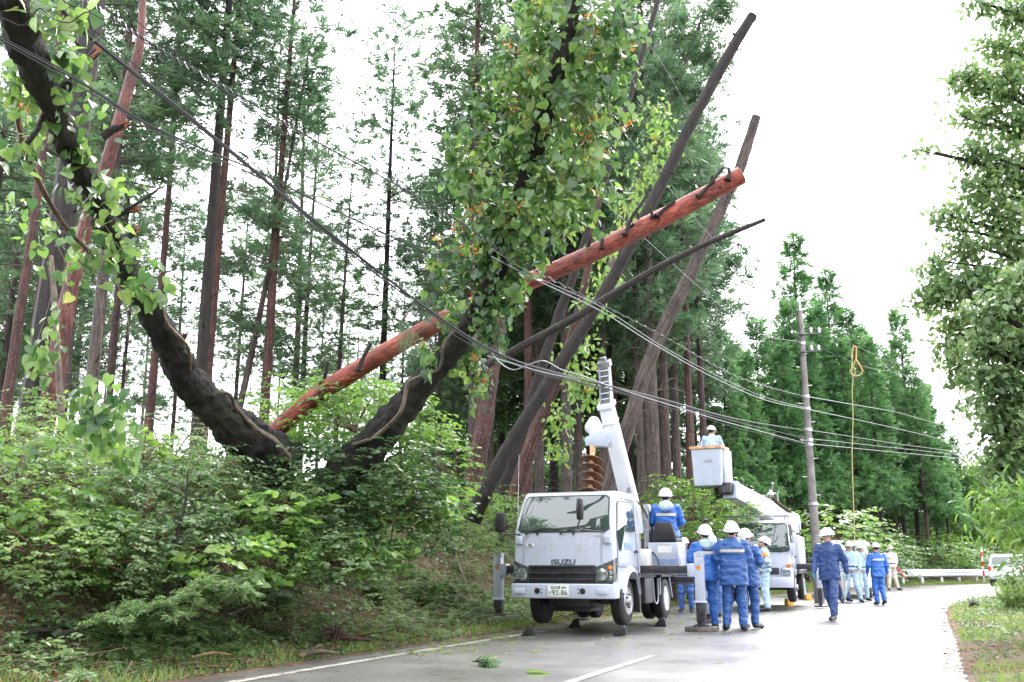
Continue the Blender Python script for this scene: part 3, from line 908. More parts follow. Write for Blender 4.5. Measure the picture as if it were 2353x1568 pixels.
# closed wood far behind the stands, and the wood on the photographer's side of the road
def mass(name, cen, spread, n, size, mat):
    bg_ = LeafBag(); per = 60
    for (c, rr) in cen:
        u = rnd_dirs(per, rg); q = np.array(c) + u * np.array(rr) * rg.uniform(0.5, 1, (per, 1))
        m = n // len(cen) // per + 1
        C = np.repeat(q, m, 0) + rg.normal(0, spread, (per * m, 3)); k = len(C)
        bg_.add(C, np.repeat(u, m, 0) + rg.normal(0, 0.6, (k, 3)), rg.normal(0, 0.6, (k, 3)) + [0, 0, 0.7], size * rg.uniform(0.6, 1.3, k), T_SPRAY)
    tag(bg_.build(name, M[mat]), kind='stuff')
cen = []
for x in np.linspace(-12, 62, 46):
    Y = 78 + rg.uniform(-5, 6) + max(0, x - 20) * 0.25
    for z in (1.0, 3.6, 6.2): cen.append(((x + rg.normal(0, 0.6), Y, z + rg.uniform(-0.8, 0.8)), (2.4, 1.5, 2.4)))
for x in np.linspace(-70, -14, 24):
    for z in (1.5, 4.0): cen.append(((x + rg.normal(0, 0.8), 74 + rg.uniform(-6, 6), z), (2.4, 1.5, 1.8)))
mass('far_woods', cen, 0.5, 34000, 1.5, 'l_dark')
cen = []
for x in np.linspace(-26, 12, 15):
    hh = rg.uniform(8, 12)
    for z in np.arange(1.0, hh, 2.4): cen.append(((x + rg.normal(0, 0.8), -14 + rg.uniform(-3, 2) - 0.2 * x, z), (2.4 * (1 - z / hh * 0.6), 1.5, 1.7)))
mass('woods_by_camera', cen, 0.3, 12000, 1.2, 'l_cedar2')
# broken twigs over the slope
mb = MB()
n = 900
s_ = rg.uniform(11, 34, n); d_ = rg.uniform(0.1, 5.5, n)
for p in bank_pt(s_, d_):
    a = rg.uniform(0, 2 * PI); L = rg.uniform(0.15, 0.9)
    q = p + np.array([math.cos(a) * L, math.sin(a) * L, rg.uniform(-0.05, 0.35) * L])
    mid = (p + q) / 2 + rg.normal(0, 0.05, 3)
    mb.tube([p + np.array([0, 0, 0.04]), mid + np.array([0, 0, 0.06]), q + np.array([0, 0, 0.03])], [0.009, 0.007, 0.003], 4, 4, cap=False)
o = mb.build('twigs', M['twig']); tag(o, kind='stuff')
# ---------------------------------------------------------------- forest cedars: a few built, the rest copied
def cedar(seed, h, cb, r, dens, bark, leafm, rad=0.17, stubs=26, sp=0.5, label='', name='cedar_tree', cone=False):
    rg = np.random.default_rng(seed)
    root = thing(name, label, 'tree')
    mb = MB()
    bx, by = rg.normal(0, 0.12, 2)
    def axis(t): return Vector((bx * math.sin(t * 3.1), by * math.sin(t * 2.3 + 1), t * h))
    ks = [0, 0.02, 0.08, 0.2, 0.4, 0.6, 0.8, 0.93, 1.0]
    rr_ = [rad * 1.5, rad * 1.18, rad, rad * 0.93, rad * 0.78, rad * 0.58, rad * 0.34, rad * 0.13, 0.012]
    mb.tube([axis(k) for k in ks], rr_, 9, 30, amp=0.10, nscale=0.5)
    for k in range(stubs):                     # dead lower twigs
        t = rg.uniform(0.12, cb + 0.15); a = rg.uniform(0, 2 * PI); L = rg.uniform(0.3, 1.7)
        p = axis(t); d = Vector((math.cos(a), math.sin(a), rg.uniform(-0.1, 0.35)))
        mb.tube([p, p + d * L * 0.55, p + d * L + Vector((0, 0, -0.35 * L))], [0.022, 0.013, 0.005], 3, 3, cap=False)
    bag = LeafBag()
    nb = int(dens * h * (1 - cb))
    for k in range(nb):
        u = rg.uniform(0, 1)
        t = cb + (1 - cb) * u
        gap = 0.5 + 0.5 * math.sin(u * 21 + seed) * 0.7
        L = r * (0.25 + 0.95 * min(1, (1 - u) * 1.5 + 0.08)) * rg.uniform(0.45, 1.1) * (1 if u > 0.25 else 0.55 + 1.6 * u)
        if cone: L = r * (1.0 - 0.93 * u ** 0.85) * rg.uniform(0.5, 1.12)
        if u > 0.93 and not cone: L = r * 0.22 * rg.uniform(0.6, 1.2)
        a = rg.uniform(0, 2 * PI)
        p = axis(t)
        up0 = 0.55 * u + 0.05
        dr = Vector((math.cos(a), math.sin(a), up0))
        q1 = p + dr * L * 0.55; q2 = p + dr * L + Vector((0, 0, -0.22 * L))
        mb.tube([p, q1, q2], [0.018 * (1 - 0.5 * u) + 0.008, 0.012, 0.004], 3, 3, cap=False)
        m = max(3, int(L / 0.105 * (0.5 + gap * 0.6)))
        w = rg.uniform(0.3, 1.03, m)[:, None]
        P0, P1, P2 = (np.array(x) for x in (p, q1, q2))
        C = (1 - w) ** 2 * P0 + 2 * w * (1 - w) * P1 + w * w * P2
        C += rg.normal(0, 0.13, (m, 3)) * np.array([1, 1, 0.8])
        side = np.array([-math.sin(a), math.cos(a), 0])
        D = np.array(dr) * 0.7 + side * rg.normal(0, 0.8, (m, 1)) + rg.normal(0, 0.3, (m, 3)); D[:, 2] += 0.15
        N = np.array([0, 0, 0.6]) + rg.normal(0, 0.7, (m, 3))
        bag.add(C, D, N, sp * rg.uniform(0.6, 1.25, m), T_SPRAY if k % 2 else T_SPRAY2)
    mb.build('trunk', M[bark], root)
    bag.build('crown', M[leafm], root)
    return root
PROTO = [
    cedar(1, 24, 0.50, 1.9, 13, 'bark_dark', 'l_cedar', 0.17),
    cedar(2, 22, 0.42, 2.0, 9, 'bark_cedar', 'l_cedar', 0.15),
    cedar(3, 23, 0.56, 1.9, 12, 'bark_red', 'l_cedar', 0.15),
    cedar(4, 17, 0.31, 2.5, 27, 'bark_dark', 'l_cedar2', 0.17, sp=0.62, stubs=14, cone=True),
    cedar(5, 15, 0.33, 2.4, 30, 'bark_cedar', 'l_cedar2', 0.15, sp=0.62, stubs=12, cone=True),
    cedar(6, 20, 0.34, 1.5, 8, 'bark_grey', 'l_cedar', 0.12),
    cedar(7, 21, 0.38, 2.2, 17, 'bark_grey', 'l_cedar', 0.17, sp=0.55),
]
_first = set()
def put_cedar(k, px, Y, label, group, sc=1.0, lean=(0, 0), fat=1.0, X=None, zoff=-0.1, py=900):
    x = P(px, py, Y).x if X is None else X
    src = PROTO[k]
    if k not in _first: o = src; _first.add(k)
    else: o = copy_tree(src)
    o.location = (x, Y, HT(x, Y) + zoff)
    o.scale = (sc * fat, sc * fat, sc)
    o.rotation_euler = (R(lean[1]), R(lean[0]), rng.uniform(0, 6.28))
    if lean != (0, 0):
        o.rotation_mode = 'ZXY'
        o.rotation_euler = (R(lean[1]), R(lean[0]), 0)
    tag(o, label, 'tree', group)
    return o
GL = 'cedars standing in the forest on the left'
GC = 'cedars standing behind the leaning trees'
GR = 'cedars standing behind the utility pole and guardrail'
# individually readable trunks, left to right
near = [
    (2, 22, 21, 'slim reddish cedar trunk at the far left edge of the forest', 0.95, (0.6, 0), 0.8),
    (0, 72, 15.5, 'thick dark purple-brown cedar trunk just behind the left vine leaves', 0.98, (1.5, 0), 1.45),
    (6, 206, 24, 'dark red-brown cedar standing right of the bending red pine', 1.0, (0.5, 0), 1.0),
    (2, 326, 27, 'slender red cedar seen below the curve of the black trunk', 0.9, (0, 0), 0.85),
    (0, 468, 26, 'tall dark cedar, left one of the close pair by the cables', 1.04, (0, 0), 0.98),
    (2, 492, 27.5, 'reddish cedar, right one of the close pair by the cables', 1.03, (0, 0), 0.9),
    (5, 596, 34, 'thin dark cedar trunk right of the close pair', 1.05, (0, 0), 1.0),
    (2, 632, 30, 'straight red-barked cedar with pale green crown above the bramble mound', 1.02, (0, 0), 0.95),
    (5, 662, 38, 'thin dark cedar directly right of the straight red-barked cedar', 1.15, (0, 0), 1.1),
    (5, 708, 40, 'dark thin cedar trunk between the red-barked cedar and the full crowned one', 1.1, (0, 0), 1.1),
    (5, 790, 36, 'dark thin cedar with a short ragged crown near the middle of the forest', 0.86, (0, 0), 1.15),
    (0, 884, 37, 'tall cedar with full pointed crown standing free against the white sky', 1.0, (0, 0), 0.95),
    (2, 1192, 30, 'grey-red cedar trunk rising behind the thin fallen log', 1.0, (0, 0), 1.0),
    (6, 1500, 27, 'pale barked cedar left one of two behind the crane boom', 0.95, (0, 0), 0.95),
    (1, 1528, 28.5, 'brown barked cedar directly behind the seated operator', 0.95, (0, 0), 1.0),
    (6, 1466, 29, 'mottled grey cedar trunk close to the right of the crane boom', 0.9, (0, 0), 0.8),
    (2, 1567, 30, 'reddish cedar trunk between the operator and the raised bucket', 0.9, (0, 0), 0.9),
]
for k, px, Y, lab, sc, lean, fat in near:
    put_cedar(k, px, Y, lab, GL if px < 1100 else GC, sc, lean, fat)
o = put_cedar(5, 500, 30, 'thin grey cedar leaning against the close pair of trunks', GL, 0.86, (8, 0), 1.2, py=880)
# background rows
for (px, Y, k, sc) in [(-60, 30, 1, 1.0), (0, 36, 6, 1.0), (60, 32, 1, 1), (110, 40, 6, 1.05), (150, 28, 5, 1.1), (170, 46, 6, 1.1), (250, 31, 1, 1.0), (290, 44, 5, 1.0),
                       (350, 36, 1, 1.02), (392, 50, 5, 1.1), (545, 48, 1, 0.95), (740, 55, 5, 0.95), (820, 58, 1, 0.75),
                       (800, 70, 5, 1.1), (860, 72, 1, 0.8), (30, 55, 6, 1.2), (330, 70, 5, 1.2), (640, 78, 1, 1.0), (-40, 50, 6, 1.2), (-90, 40, 1, 1.1), (925, 50, 1, 0.8)]:
    put_cedar(k, px, Y, 'tall thin cedar among the farther forest trees on the left', GL, sc, (0, 0), 1.0)
for (px, Y, k, sc) in [(1010, 36, 6, 0.78), (1050, 42, 1, 0.95), (1085, 31, 6, 0.9), (1105, 28, 2, 0.95), (1125, 38, 6, 1.05), (1150, 46, 3, 1.3), (1210, 40, 6, 1.1), (1240, 33, 6, 1.02), (1268, 44, 3, 1.35), (1300, 30, 6, 1.0),
                       (1325, 37, 6, 1.08), (1350, 48, 3, 1.4), (1385, 33, 6, 1.05), (1410, 39, 6, 1.1), (1440, 45, 3, 1.35), (1482, 36, 6, 1.05), (1515, 42, 6, 1.05), (1548, 34, 6, 0.98), (1585, 38, 6, 0.95), (1610, 33, 1, 0.86), (1590, 47, 3, 0.95), (1450, 55, 3, 1.3), (1300, 58, 3, 1.3), (1180, 60, 3, 1.2),
                       (1000, 52, 3, 1.0), (1060, 60, 3, 1.2)]:
    put_cedar(k, px, Y, 'green crowned cedar in the dense stand behind the leaning trees', GC, sc, (0, 0), 1.0)
rowR = [(1668, 40, 3, 0.62), (1700, 46, 4, 0.72), (1722, 42, 3, 0.58), (1752, 45, 4, 0.80), (1785, 50, 3, 0.74), (1808, 43, 4, 0.72), (1830, 47, 3, 0.80), (1852, 53, 3, 1.10), (1870, 42, 4, 0.74), (1895, 49, 3, 0.82), (1925, 54, 3, 1.0), (1945, 45, 4, 0.80), (1965, 52, 3, 0.84), (1985, 58, 4, 0.98),
        (2010, 49, 3, 0.72), (2035, 55, 4, 0.86), (2060, 60, 3, 0.80), (2088, 56, 3, 0.90), (2105, 53, 4, 0.76), (2135, 58, 3, 0.66), (2160, 55, 4, 0.56), (2190, 62, 3, 0.50), (2220, 64, 4, 0.42), (2255, 70, 4, 0.40), (1880, 63, 3, 0.95), (2000, 68, 3, 0.98), (2120, 70, 3, 0.78), (1700, 58, 3, 0.8), (1820, 66, 3, 0.85)]
for i, (px, Y, k, sc) in enumerate(rowR):
    x = P(px, 1000, Y).x
    d, s = road_ds([(x, Y)])
    if d[0] < 2.2:                              # keep off the road: push back
        while d[0] < 2.5 and Y < 90:
            Y += 1.0; x = P(px, 1000, Y).x; d, s = road_ds([(x, Y)])
    lab = 'bushy dark green cedar in the stand behind the utility pole'
    if px == 1852: lab = 'tallest cedar of the right stand, spire tip rising over the utility pole'
    if px == 2088: lab = 'yellow-green pointed cedar near the right end of the stand'
    put_cedar(k, px, Y, lab, GR, sc, (0, 0), 1.0, py=1000)

# ---------------------------------------------------------------- the storm-bent and broken trees in front
def trunk_obj(name, label, path, radii, bark, seg=14, n=60, amp=0.10, ns=0.25, lump=0.0, cut=True, knots=(), cat='tree', group=None, stubs=()):
    """a trunk laid through real points; stubs: (fraction, direction, length, radius)"""
    root = thing(name, label, cat, path[0], group=group)
    inv = -Vector(path[0])
    pts = [Vector(p) + inv for p in path]
    mb = MB(); big = 'bark_black' in bark
    mb.tube(pts, radii, max(seg, 22) if not big else 36, max(n, 120) if not big else 320, amp=amp, nscale=ns, cap=True, lump=lump, ridge=0.09 if big else (0.04 if 'pine' in bark else 0.085))
    mb.build('trunk', M[bark], root, smooth=True)
    ps, rs = resample(pts, list(radii), 40)
    if cut:
        d = (ps[-1] - ps[-2]).normalized()
        m2 = MB(); m2.tube([ps[-1] - d * 0.01, ps[-1] + d * 0.008], [rs[-1] * 0.97, rs[-1] * 0.93], seg, 1)
        m2.build('cut_face', M['cutwood'], root)
    for (f, dirv, L, r) in stubs:
        i = int(f * 39)
        m3 = MB(); p = ps[i]
        dv = Vector(dirv).normalized()
        m3.tube([p, p + dv * (rs[i] + L * 0.5), p + dv * (rs[i] + L) + Vector((0, 0, L * 0.08))], [r, r * 0.85, r * 0.6], 6, 5, amp=0.25, nscale=0.05)
        m3.build('branch_stub', M['bark_dark'], root)
    return root, ps
def yw(px): return 1 / (0.0333 + (1855 - px) * 0.0000794)
# left leaning black trunk, reaching towards the camera
pathL = [P(655, 1075, 13.6), P(590, 1022, 13.3), P(500, 945, 12.8), (P(425, 862, 12.2)), P(372, 760, 11.5), P(318, 665, 10.8), P(262, 560, 9.8), P(214, 440, 8.8), P(160, 330, 7.9), P(112, 225, 7.1), P(62, 110, 6.4), P(28, 0, 5.9), P(-10, -140, 5.3)]
rL = [0.38, 0.30, 0.24, 0.195, 0.165, 0.142, 0.125, 0.118, 0.115, 0.115, 0.122, 0.128, 0.128]
tL, psL = trunk_obj('leaning_tree', 'thick black-barked trunk curving up to the top left corner, left arm of the V', pathL, rL, 'bark_black', 24, 160, 0.24, 0.16, 0.14, cut=False)
for pts_, r_, Yb in [([(150, 205), (185, 160), (222, 118)], 0.040, 6.9), ([(235, 315), (262, 298), (286, 288)], 0.034, 7.6), ([(268, 496), (288, 488), (312, 480)], 0.026, 9.1), ([(270, 492), (320, 465), (362, 437)], 0.016, 9.0), ([(292, 548), (305, 538), (314, 528)], 0.032, 9.6), ([(415, 800), (420, 782), (426, 768)], 0.034, 11.7), ([(60, 330), (85, 300), (100, 262)], 0.020, 7.2)]:
    q_ = [P(x, y, Yb) - Vector(pathL[0]) for x, y in pts_]
    mb = MB(); mb.tube(q_, [r_ * 1.2, r_, r_ * 0.8], 8, 10, amp=0.3, nscale=0.06); st_ = mb.build('branch_stub', M['bark_dark'], tL, smooth=True)
    mb = MB(); e_ = (q_[-1] - q_[-2]).normalized()
    for k_ in range(7):
        o_ = Vector(rng.normal(0, r_ * 0.35, 3)); mb.tube([q_[-1] - e_ * 0.05 + o_, q_[-1] + e_ * (0.02 + 0.05 * rng.random()) + o_ * 1.4], [r_ * 0.42, r_ * 0.12], 5, 2, amp=0.3, nscale=0.03)
    mb.build('splintered_end', M['splinter'], st_)
# right arm of the V
pathR = [P(770, 1120, 13.6), P(835, 1045, 13.4), P(900, 968, 13.1), P(965, 890, 12.8), P(1030, 812, 12.5), P(1082, 740, 12.2), P(1125, 665, 12.0), P(1160, 570, 11.7), P(1195, 455, 11.4), P(1235, 330, 11.1), P(1270, 200, 10.8), P(1305, 70, 10.5), P(1335, -120, 10.1)]
rR = [0.32, 0.25, 0.215, 0.185, 0.15, 0.125, 0.12, 0.11, 0.105, 0.10, 0.10, 0.10, 0.09]
tR, psR = trunk_obj('leaning_tree', 'dark trunk leaning right under a thick coat of vine leaves, right arm of the V', pathR, rR, 'bark_black', 24, 160, 0.22, 0.16, 0.12, cut=False)
# snapped crown pieces: fallen red pine across the picture
pathP = [P(470, 1125, 14.6), P(560, 1060, 14.3), P(640, 985, 14.0), P(735, 905, 13.8), P(840, 838, 13.6), P(950, 772, 13.4), P(1060, 715, 13.3), P(1200, 655, 13.2), P(1345, 590, 13.1), P(1500, 512, 13.0), P(1610, 455, 12.9), P(1703, 403, 12.8)]
rP = [0.13, 0.13, 0.13, 0.13, 0.13, 0.125, 0.125, 0.128, 0.13, 0.13, 0.128, 0.126]
FP, _ = trunk_obj('fallen_pine', 'bright red-barked pine trunk lying slantwise across the other trees, sawn at its upper end', pathP, rP, 'bark_pine', 16, 90, 0.05, 0.3, 0.03,
    stubs=[(0.285, (0.25, -0.3, 1), 0.30, 0.035), (0.17, (-0.5, -0.5, 0.8), 0.10, 0.03), (0.70, (0.1, -0.6, 0.7), 0.14, 0.03), (0.76, (0.35, -0.5, 0.9), 0.18, 0.032), (0.82, (0.6, -0.6, 0.6), 0.14, 0.03), (0.835, (-0.2, -0.3, 0.9), 0.10, 0.02), (0.90, (0.8, -0.4, 0.55), 0.40, 0.03), (0.97, (0.2, -0.5, 0.9), 0.12, 0.028), (0.63, (0.1, -0.5, 0.9), 0.12, 0.02), (0.985, (-0.1, -0.8, -0.3), 0.07, 0.022)])
for pts_, r_, Yb in [([(822, 852), (835, 822), (852, 790)], 0.030, 13.35), ([(1383, 572), (1384, 545), (1386, 515)], 0.022, 12.95), ([(1437, 540), (1452, 500), (1478, 462), (1496, 425)], 0.026, 12.9), ([(1510, 498), (1525, 482), (1550, 462)], 0.026, 12.85), ([(1605, 452), (1630, 425), (1662, 385)], 0.026, 12.75), ([(1672, 415), (1676, 400), (1674, 386)], 0.03, 12.7), ([(740, 905), (742, 890), (735, 880)], 0.04, 13.7), ([(1500, 500), (1497, 488), (1492, 478)], 0.022, 12.85)]:
    q_ = [P(x, y, Yb) - Vector(pathP[0]) for x, y in pts_]
    mb = MB(); mb.tube([q_[0]] + q_, [r_ * 2.0] + [r_ * 1.3] + [r_ * (0.9 - 0.1 * i) for i in range(len(q_) - 1)], 8, 12, amp=0.25, nscale=0.07); mb.build('branch_stub', M['bark_dark'], FP, smooth=True)
# second red pine bending at the left, behind the black trunk
pathQ = [P(85, 1060, 15.5), P(118, 900, 15.4), P(150, 720, 15.2), P(190, 545, 15), P(232, 420, 14.8), P(268, 300, 14.6), P(298, 190, 14.5), P(322, 95, 14.4), P(330, -60, 14.3)]
trunk_obj('red_pine', 'red-barked pine bending upward behind the left black trunk', pathQ, [0.16, 0.15, 0.135, 0.12, 0.11, 0.10, 0.09, 0.07, 0.05], 'bark_pine2', 12, 60, 0.05, 0.3, cut=False)
pathS = [P(148, 1070, 14.0), P(135, 860, 14), P(126, 700, 14), P(118, 590, 14)]
trunk_obj("dead_tree", 'thin pale dead stem standing before the thick dark cedar trunk at left', pathS, [0.05, 0.048, 0.045, 0.03], 'vine', 8, 24, 0.1, 0.2)
# leaning cedars in the middle
trunk_obj('leaning_cedar', 'thick dark sawn-off cedar leaning right, its cut top highest against the sky', [P(1085, 1195, 17.2), P(1108, 1146, 17.1), P(1186, 1000, 17.0), P(1333, 765, 16.8), P(1443, 574, 16.6), P(1600, 262, 16.3), P(1690, 100, 16.1), P(1730, 35, 16.0)], [0.155, 0.145, 0.122, 0.11, 0.11, 0.10, 0.095, 0.09], 'bark_dark', 14, 80, 0.12, 0.3, 0.05,
    stubs=[(0.55, (0.8, -0.5, 0.1), 0.05, 0.03), (0.68, (0.7, -0.5, -0.2), 0.05, 0.03), (0.80, (0.6, -0.5, -0.3), 0.04, 0.025), (0.90, (-0.8, -0.3, 0.4), 0.05, 0.03), (0.985, (0.7, 0, 0.35), 0.07, 0.04)])
trunk_obj('leaning_cedar', 'grey-brown sawn-off cedar leaning behind the red fallen pine tip', [P(1372, 1215, 22.3), P(1405, 1100, 22.2), P(1438, 1000, 22), P(1500, 810, 21.8), P(1600, 600, 21.5), P(1690, 410, 21.2), P(1712, 350, 21.1), P(1738, 268, 21)], [0.19, 0.18, 0.17, 0.155, 0.14, 0.13, 0.122, 0.105], 'bark_grey', 12, 50, 0.10, 0.3, 0.04)
trunk_obj('broken_log', 'thin dark log resting slantwise below the red fallen pine', [P(1105, 850, 15.15), P(1135, 830, 15.1), P(1300, 742, 15), P(1400, 682, 14.9), P(1500, 622, 14.8), P(1620, 562, 14.7), P(1757, 505, 14.6)], [0.062, 0.062, 0.064, 0.060, 0.052, 0.045, 0.032], 'bark_dark', 10, 60, 0.10, 0.25,
    stubs=[(0.42, (0.1, -0.4, -1), 0.12, 0.02), (0.60, (0.3, -0.6, -0.8), 0.10, 0.018), (0.35, (0, -0.4, 1), 0.16, 0.015), (0.9, (0.3, -0.2, -1), 0.10, 0.012)])
trunk_obj('leaning_cedar', 'reddish leaning cedar wrapped with vine behind the thick sawn-off one', [P(1180, 1155, 18.6), P(1223, 1014, 18.5), P(1260, 922, 18.4), P(1300, 820, 18.3), P(1345, 650, 18.3), P(1378, 440, 18.2)], [0.15, 0.13, 0.115, 0.10, 0.08, 0.06], 'bark_red', 10, 40, 0.10, 0.3, cut=False)
trunk_obj('leaning_cedar', 'slim dark cedar leaning right up past the top of the vine clump', [P(1146, 1150, 19.6), P(1197, 1014, 19.5), P(1238, 867, 19.4), P(1285, 721, 19.3), P(1318, 633, 19.2), P(1400, 380, 19.1), P(1530, -60, 19)], [0.13, 0.12, 0.11, 0.10, 0.09, 0.07, 0.05], 'bark_dark', 10, 60, 0.10, 0.3, cut=False)
trunk_obj('leaning_cedar', 'reddish leaning trunk standing just left of the thick sawn-off cedar foot', [P(1085, 1110, 20), P(1112, 980, 20), P(1128, 880, 20), P(1160, 700, 20)], [0.2, 0.17, 0.15, 0.10], 'bark_red', 10, 40, 0.1, 0.3, cut=False)
PT, _ = trunk_obj('leaning_cedar', 'pale thin leaning tree with broken twigs left of the highest sawn-off top', [P(1395, 640, 24), P(1440, 470, 24), P(1500, 330, 24), P(1570, 160, 24), P(1620, 20, 24)], [0.10, 0.085, 0.07, 0.05, 0.03], 'bark_grey', 8, 40, 0.1, 0.3, cut=False,
    stubs=[(0.7, (0.9, 0, 0.3), 0.9, 0.02), (0.8, (-0.4, 0, 0.9), 0.8, 0.02), (0.6, (0.9, 0, 0.1), 0.8, 0.02), (0.9, (0.8, 0, 0.6), 0.7, 0.015)])

bag = LeafBag(); rg = np.random.default_rng(66)
for (x, y, r_) in [(1450, 470, 40), (1480, 380, 40), (1520, 300, 45), (1555, 200, 50), (1590, 110, 50), (1620, 40, 55), (1660, 10, 45), (1640, 130, 40), (1520, 150, 40), (1600, 220, 35), (1560, 60, 45)]:
    for k_ in range(16):
        c_ = np.array(P(x, y, 24) - P(1395, 640, 24)) + rnd_dirs(1, rg)[0] * r_ / 2250 * 24 * rg.uniform(0.2, 1)
        m_ = 9; bag.add(c_ + rg.normal(0, 0.13, (m_, 3)), rg.normal(0, 0.7, (m_, 3)) + [0, 0, 0.1], rg.normal(0, 0.6, (m_, 3)) + [0, 0, 0.6], 0.4 * rg.uniform(0.5, 1.2, m_), T_SPRAY)
bag.build('crown', M['l_cedar'], PT)
# creeping stems on the V
def vine_obj(name, label, pts, r, mat='vine', group=None):
    mb = MB(); mb.tube(pts, r, 7, len(pts) * 8, amp=0.2, nscale=0.1)
    o = mb.build(name, M[mat], None, smooth=True); return tag(o, label, 'vine', group)
vine_obj('vine_stem', 'pale vine stem snaking along the upper edge of the left black trunk', [P(668, 1052, 13.05), P(630, 1010, 12.95), P(590, 985, 12.9), P(545, 940, 12.75), P(525, 905, 12.6), P(470, 898, 12.5), P(440, 870, 12.15), P(432, 800, 11.6), P(385, 745, 11.25), P(365, 690, 11.0), P(325, 660, 10.6), P(300, 600, 10.2), P(282, 560, 9.8)], [0.028] * 4 + [0.022] * 5 + [0.014] * 4)
vine_obj('vine_stem', 'pale vine stem running up the front of the right arm of the V', [P(812, 1022, 13.1), P(858, 1005, 13.0), P(905, 965, 12.75), P(925, 935, 12.6), P(940, 880, 12.55), P(980, 860, 12.4), P(1010, 845, 12.3), P(1022, 790, 12.2), P(1052, 752, 12.1)], [0.028] * 5 + [0.020] * 4)
vine_obj('vine_stem', 'dark climbing stem twisting beside the upper left black trunk', [P(36, 250, 7.6), P(60, 350, 8.0), P(100, 440, 8.4), P(150, 520, 9.0), P(205, 580, 9.6)], [0.03, 0.028, 0.025, 0.022, 0.02], 'twig')

# vine leaves
def leafy(name, label, spots, n, spread, lsize, mat, tpl, group=None, cat='vine', stems=True, hang=0.6, flowers=0, fsize=0.04, strands=False):
    """spots: (point, radius, weight); leaves hang and face outwards around each spot"""
    rg = np.random.default_rng(abs(int(spots[0][0][0] * 100)) + n)
    base = Vector(spots[0][0])
    root = thing(name, label, cat, base, group=group)
    b0 = np.array(base)
    w = np.array([s[2] for s in spots], float); w /= w.sum()
    bag = LeafBag(); fb = LeafBag(); mb = MB()
    for (p, r, _), k in zip(spots, rg.multinomial(n, w)):
        if k == 0: continue
        p = np.array(p) - b0
        ncl = max(1, k // 6)
        for c in range(ncl):
            u = rnd_dirs(1, rg)[0]
            q = p + u * r * rg.uniform(0.2, 1.12) ** 0.7 * (1 + (0.5 * mnoise.noise(Vector(u) * 2.2 + Vector(p)) if strands else 0))
            m = 6
            if strands:                       # leaves strung down a hanging shoot
                sl = rg.uniform(0.12, 0.42)
                C = q - np.array([0, 0, 1.0]) * np.linspace(0, sl, m)[:, None] + rg.normal(0, lsize * 0.42, (m, 3))
            else:
                C = q + rg.normal(0, lsize * 0.75, (m, 3))
            D = rg.normal(0, 0.55, (m, 3)) + u * 0.35 + np.array([0, -0.1, -hang])
            N = rg.normal(0, 0.55, (m, 3)) + u * 0.5 + np.array([0, -0.45, 0.5])
            bag.add(C, D, N, lsize * rg.uniform(0.35, 1.3, m), tpl)
            if stems and c % 2 == 0:
                mid = (p * 0.6 + q * 0.4) + np.array([0, 0, 0.05])
                mb.tube([p + rg.normal(0, r * 0.15, 3), mid, q], [0.006, 0.004, 0.002], 3, 4, cap=False)
            if flowers and rg.random() < flowers:
                f = 14
                fc = q + u * 0.05 + np.array([0, -0.03, -0.04]) + rg.normal(0, 0.045, (f, 3))
                fb.add(fc, rnd_dirs(f, rg), rnd_dirs(f, rg), fsize * rg.uniform(0.6, 1.2, f), T_SMALL)
    bag.build('leaves', M[mat], root)
    if stems: tag(mb.build('stems', M['vine'], root), kind='stuff')
    if fb.V: fb.build('dry_flowers', M['l_flower'], root)
    return root
# big coat of vine on the right arm: outline read off the photograph as a chain of clumps
sp = []
for (x, y, rpx, wt) in [(1320, -40, 170, 5), (1330, 60, 150, 7), (1250, 40, 90, 3), (1420, 40, 80, 3), (1290, 150, 140, 7), (1410, 150, 70, 2.5), (1180, 130, 60, 1.6), (1200, 210, 90, 3.5), (1330, 240, 120, 6), (1120, 240, 70, 2), (1240, 310, 110, 6), (1100, 320, 80, 2.6),
                        (1360, 330, 90, 3.5), (1040, 340, 45, 1), (1150, 400, 110, 5.5), (1260, 410, 110, 5.5), (1060, 420, 60, 1.6), (1350, 430, 75, 2.5), (1200, 500, 110, 5.5), (1110, 500, 80, 2.8), (1265, 500, 65, 1.6), (1150, 590, 95, 4.5), (1205, 585, 55, 1.6), (1060, 570, 60, 1.6), (1110, 660, 80, 3.2), (1165, 640, 40, 1.0), (1010, 600, 45, 0.8),
                        (1060, 720, 60, 2), (1130, 740, 45, 1.2), (1020, 690, 40, 0.8), (1070, 800, 45, 1.2), (1100, 850, 40, 1.0), (1000, 800, 35, 0.7), (1150, 700, 30, 0.5)]:
    Yv = float(np.interp(y, [-100, 1050], [10.2, 13.2])) - 0.1
    sp.append((P(x, y, Yv + rng.uniform(-0.35, 0.35)), rpx / 2250 * Yv, wt))
leafy('climbing_vine', 'large leafy vine with dry orange flower heads smothering the right arm of the V', sp, 5400, 0, 0.102, 'l_vine', T_HEART, flowers=0.08, strands=True)
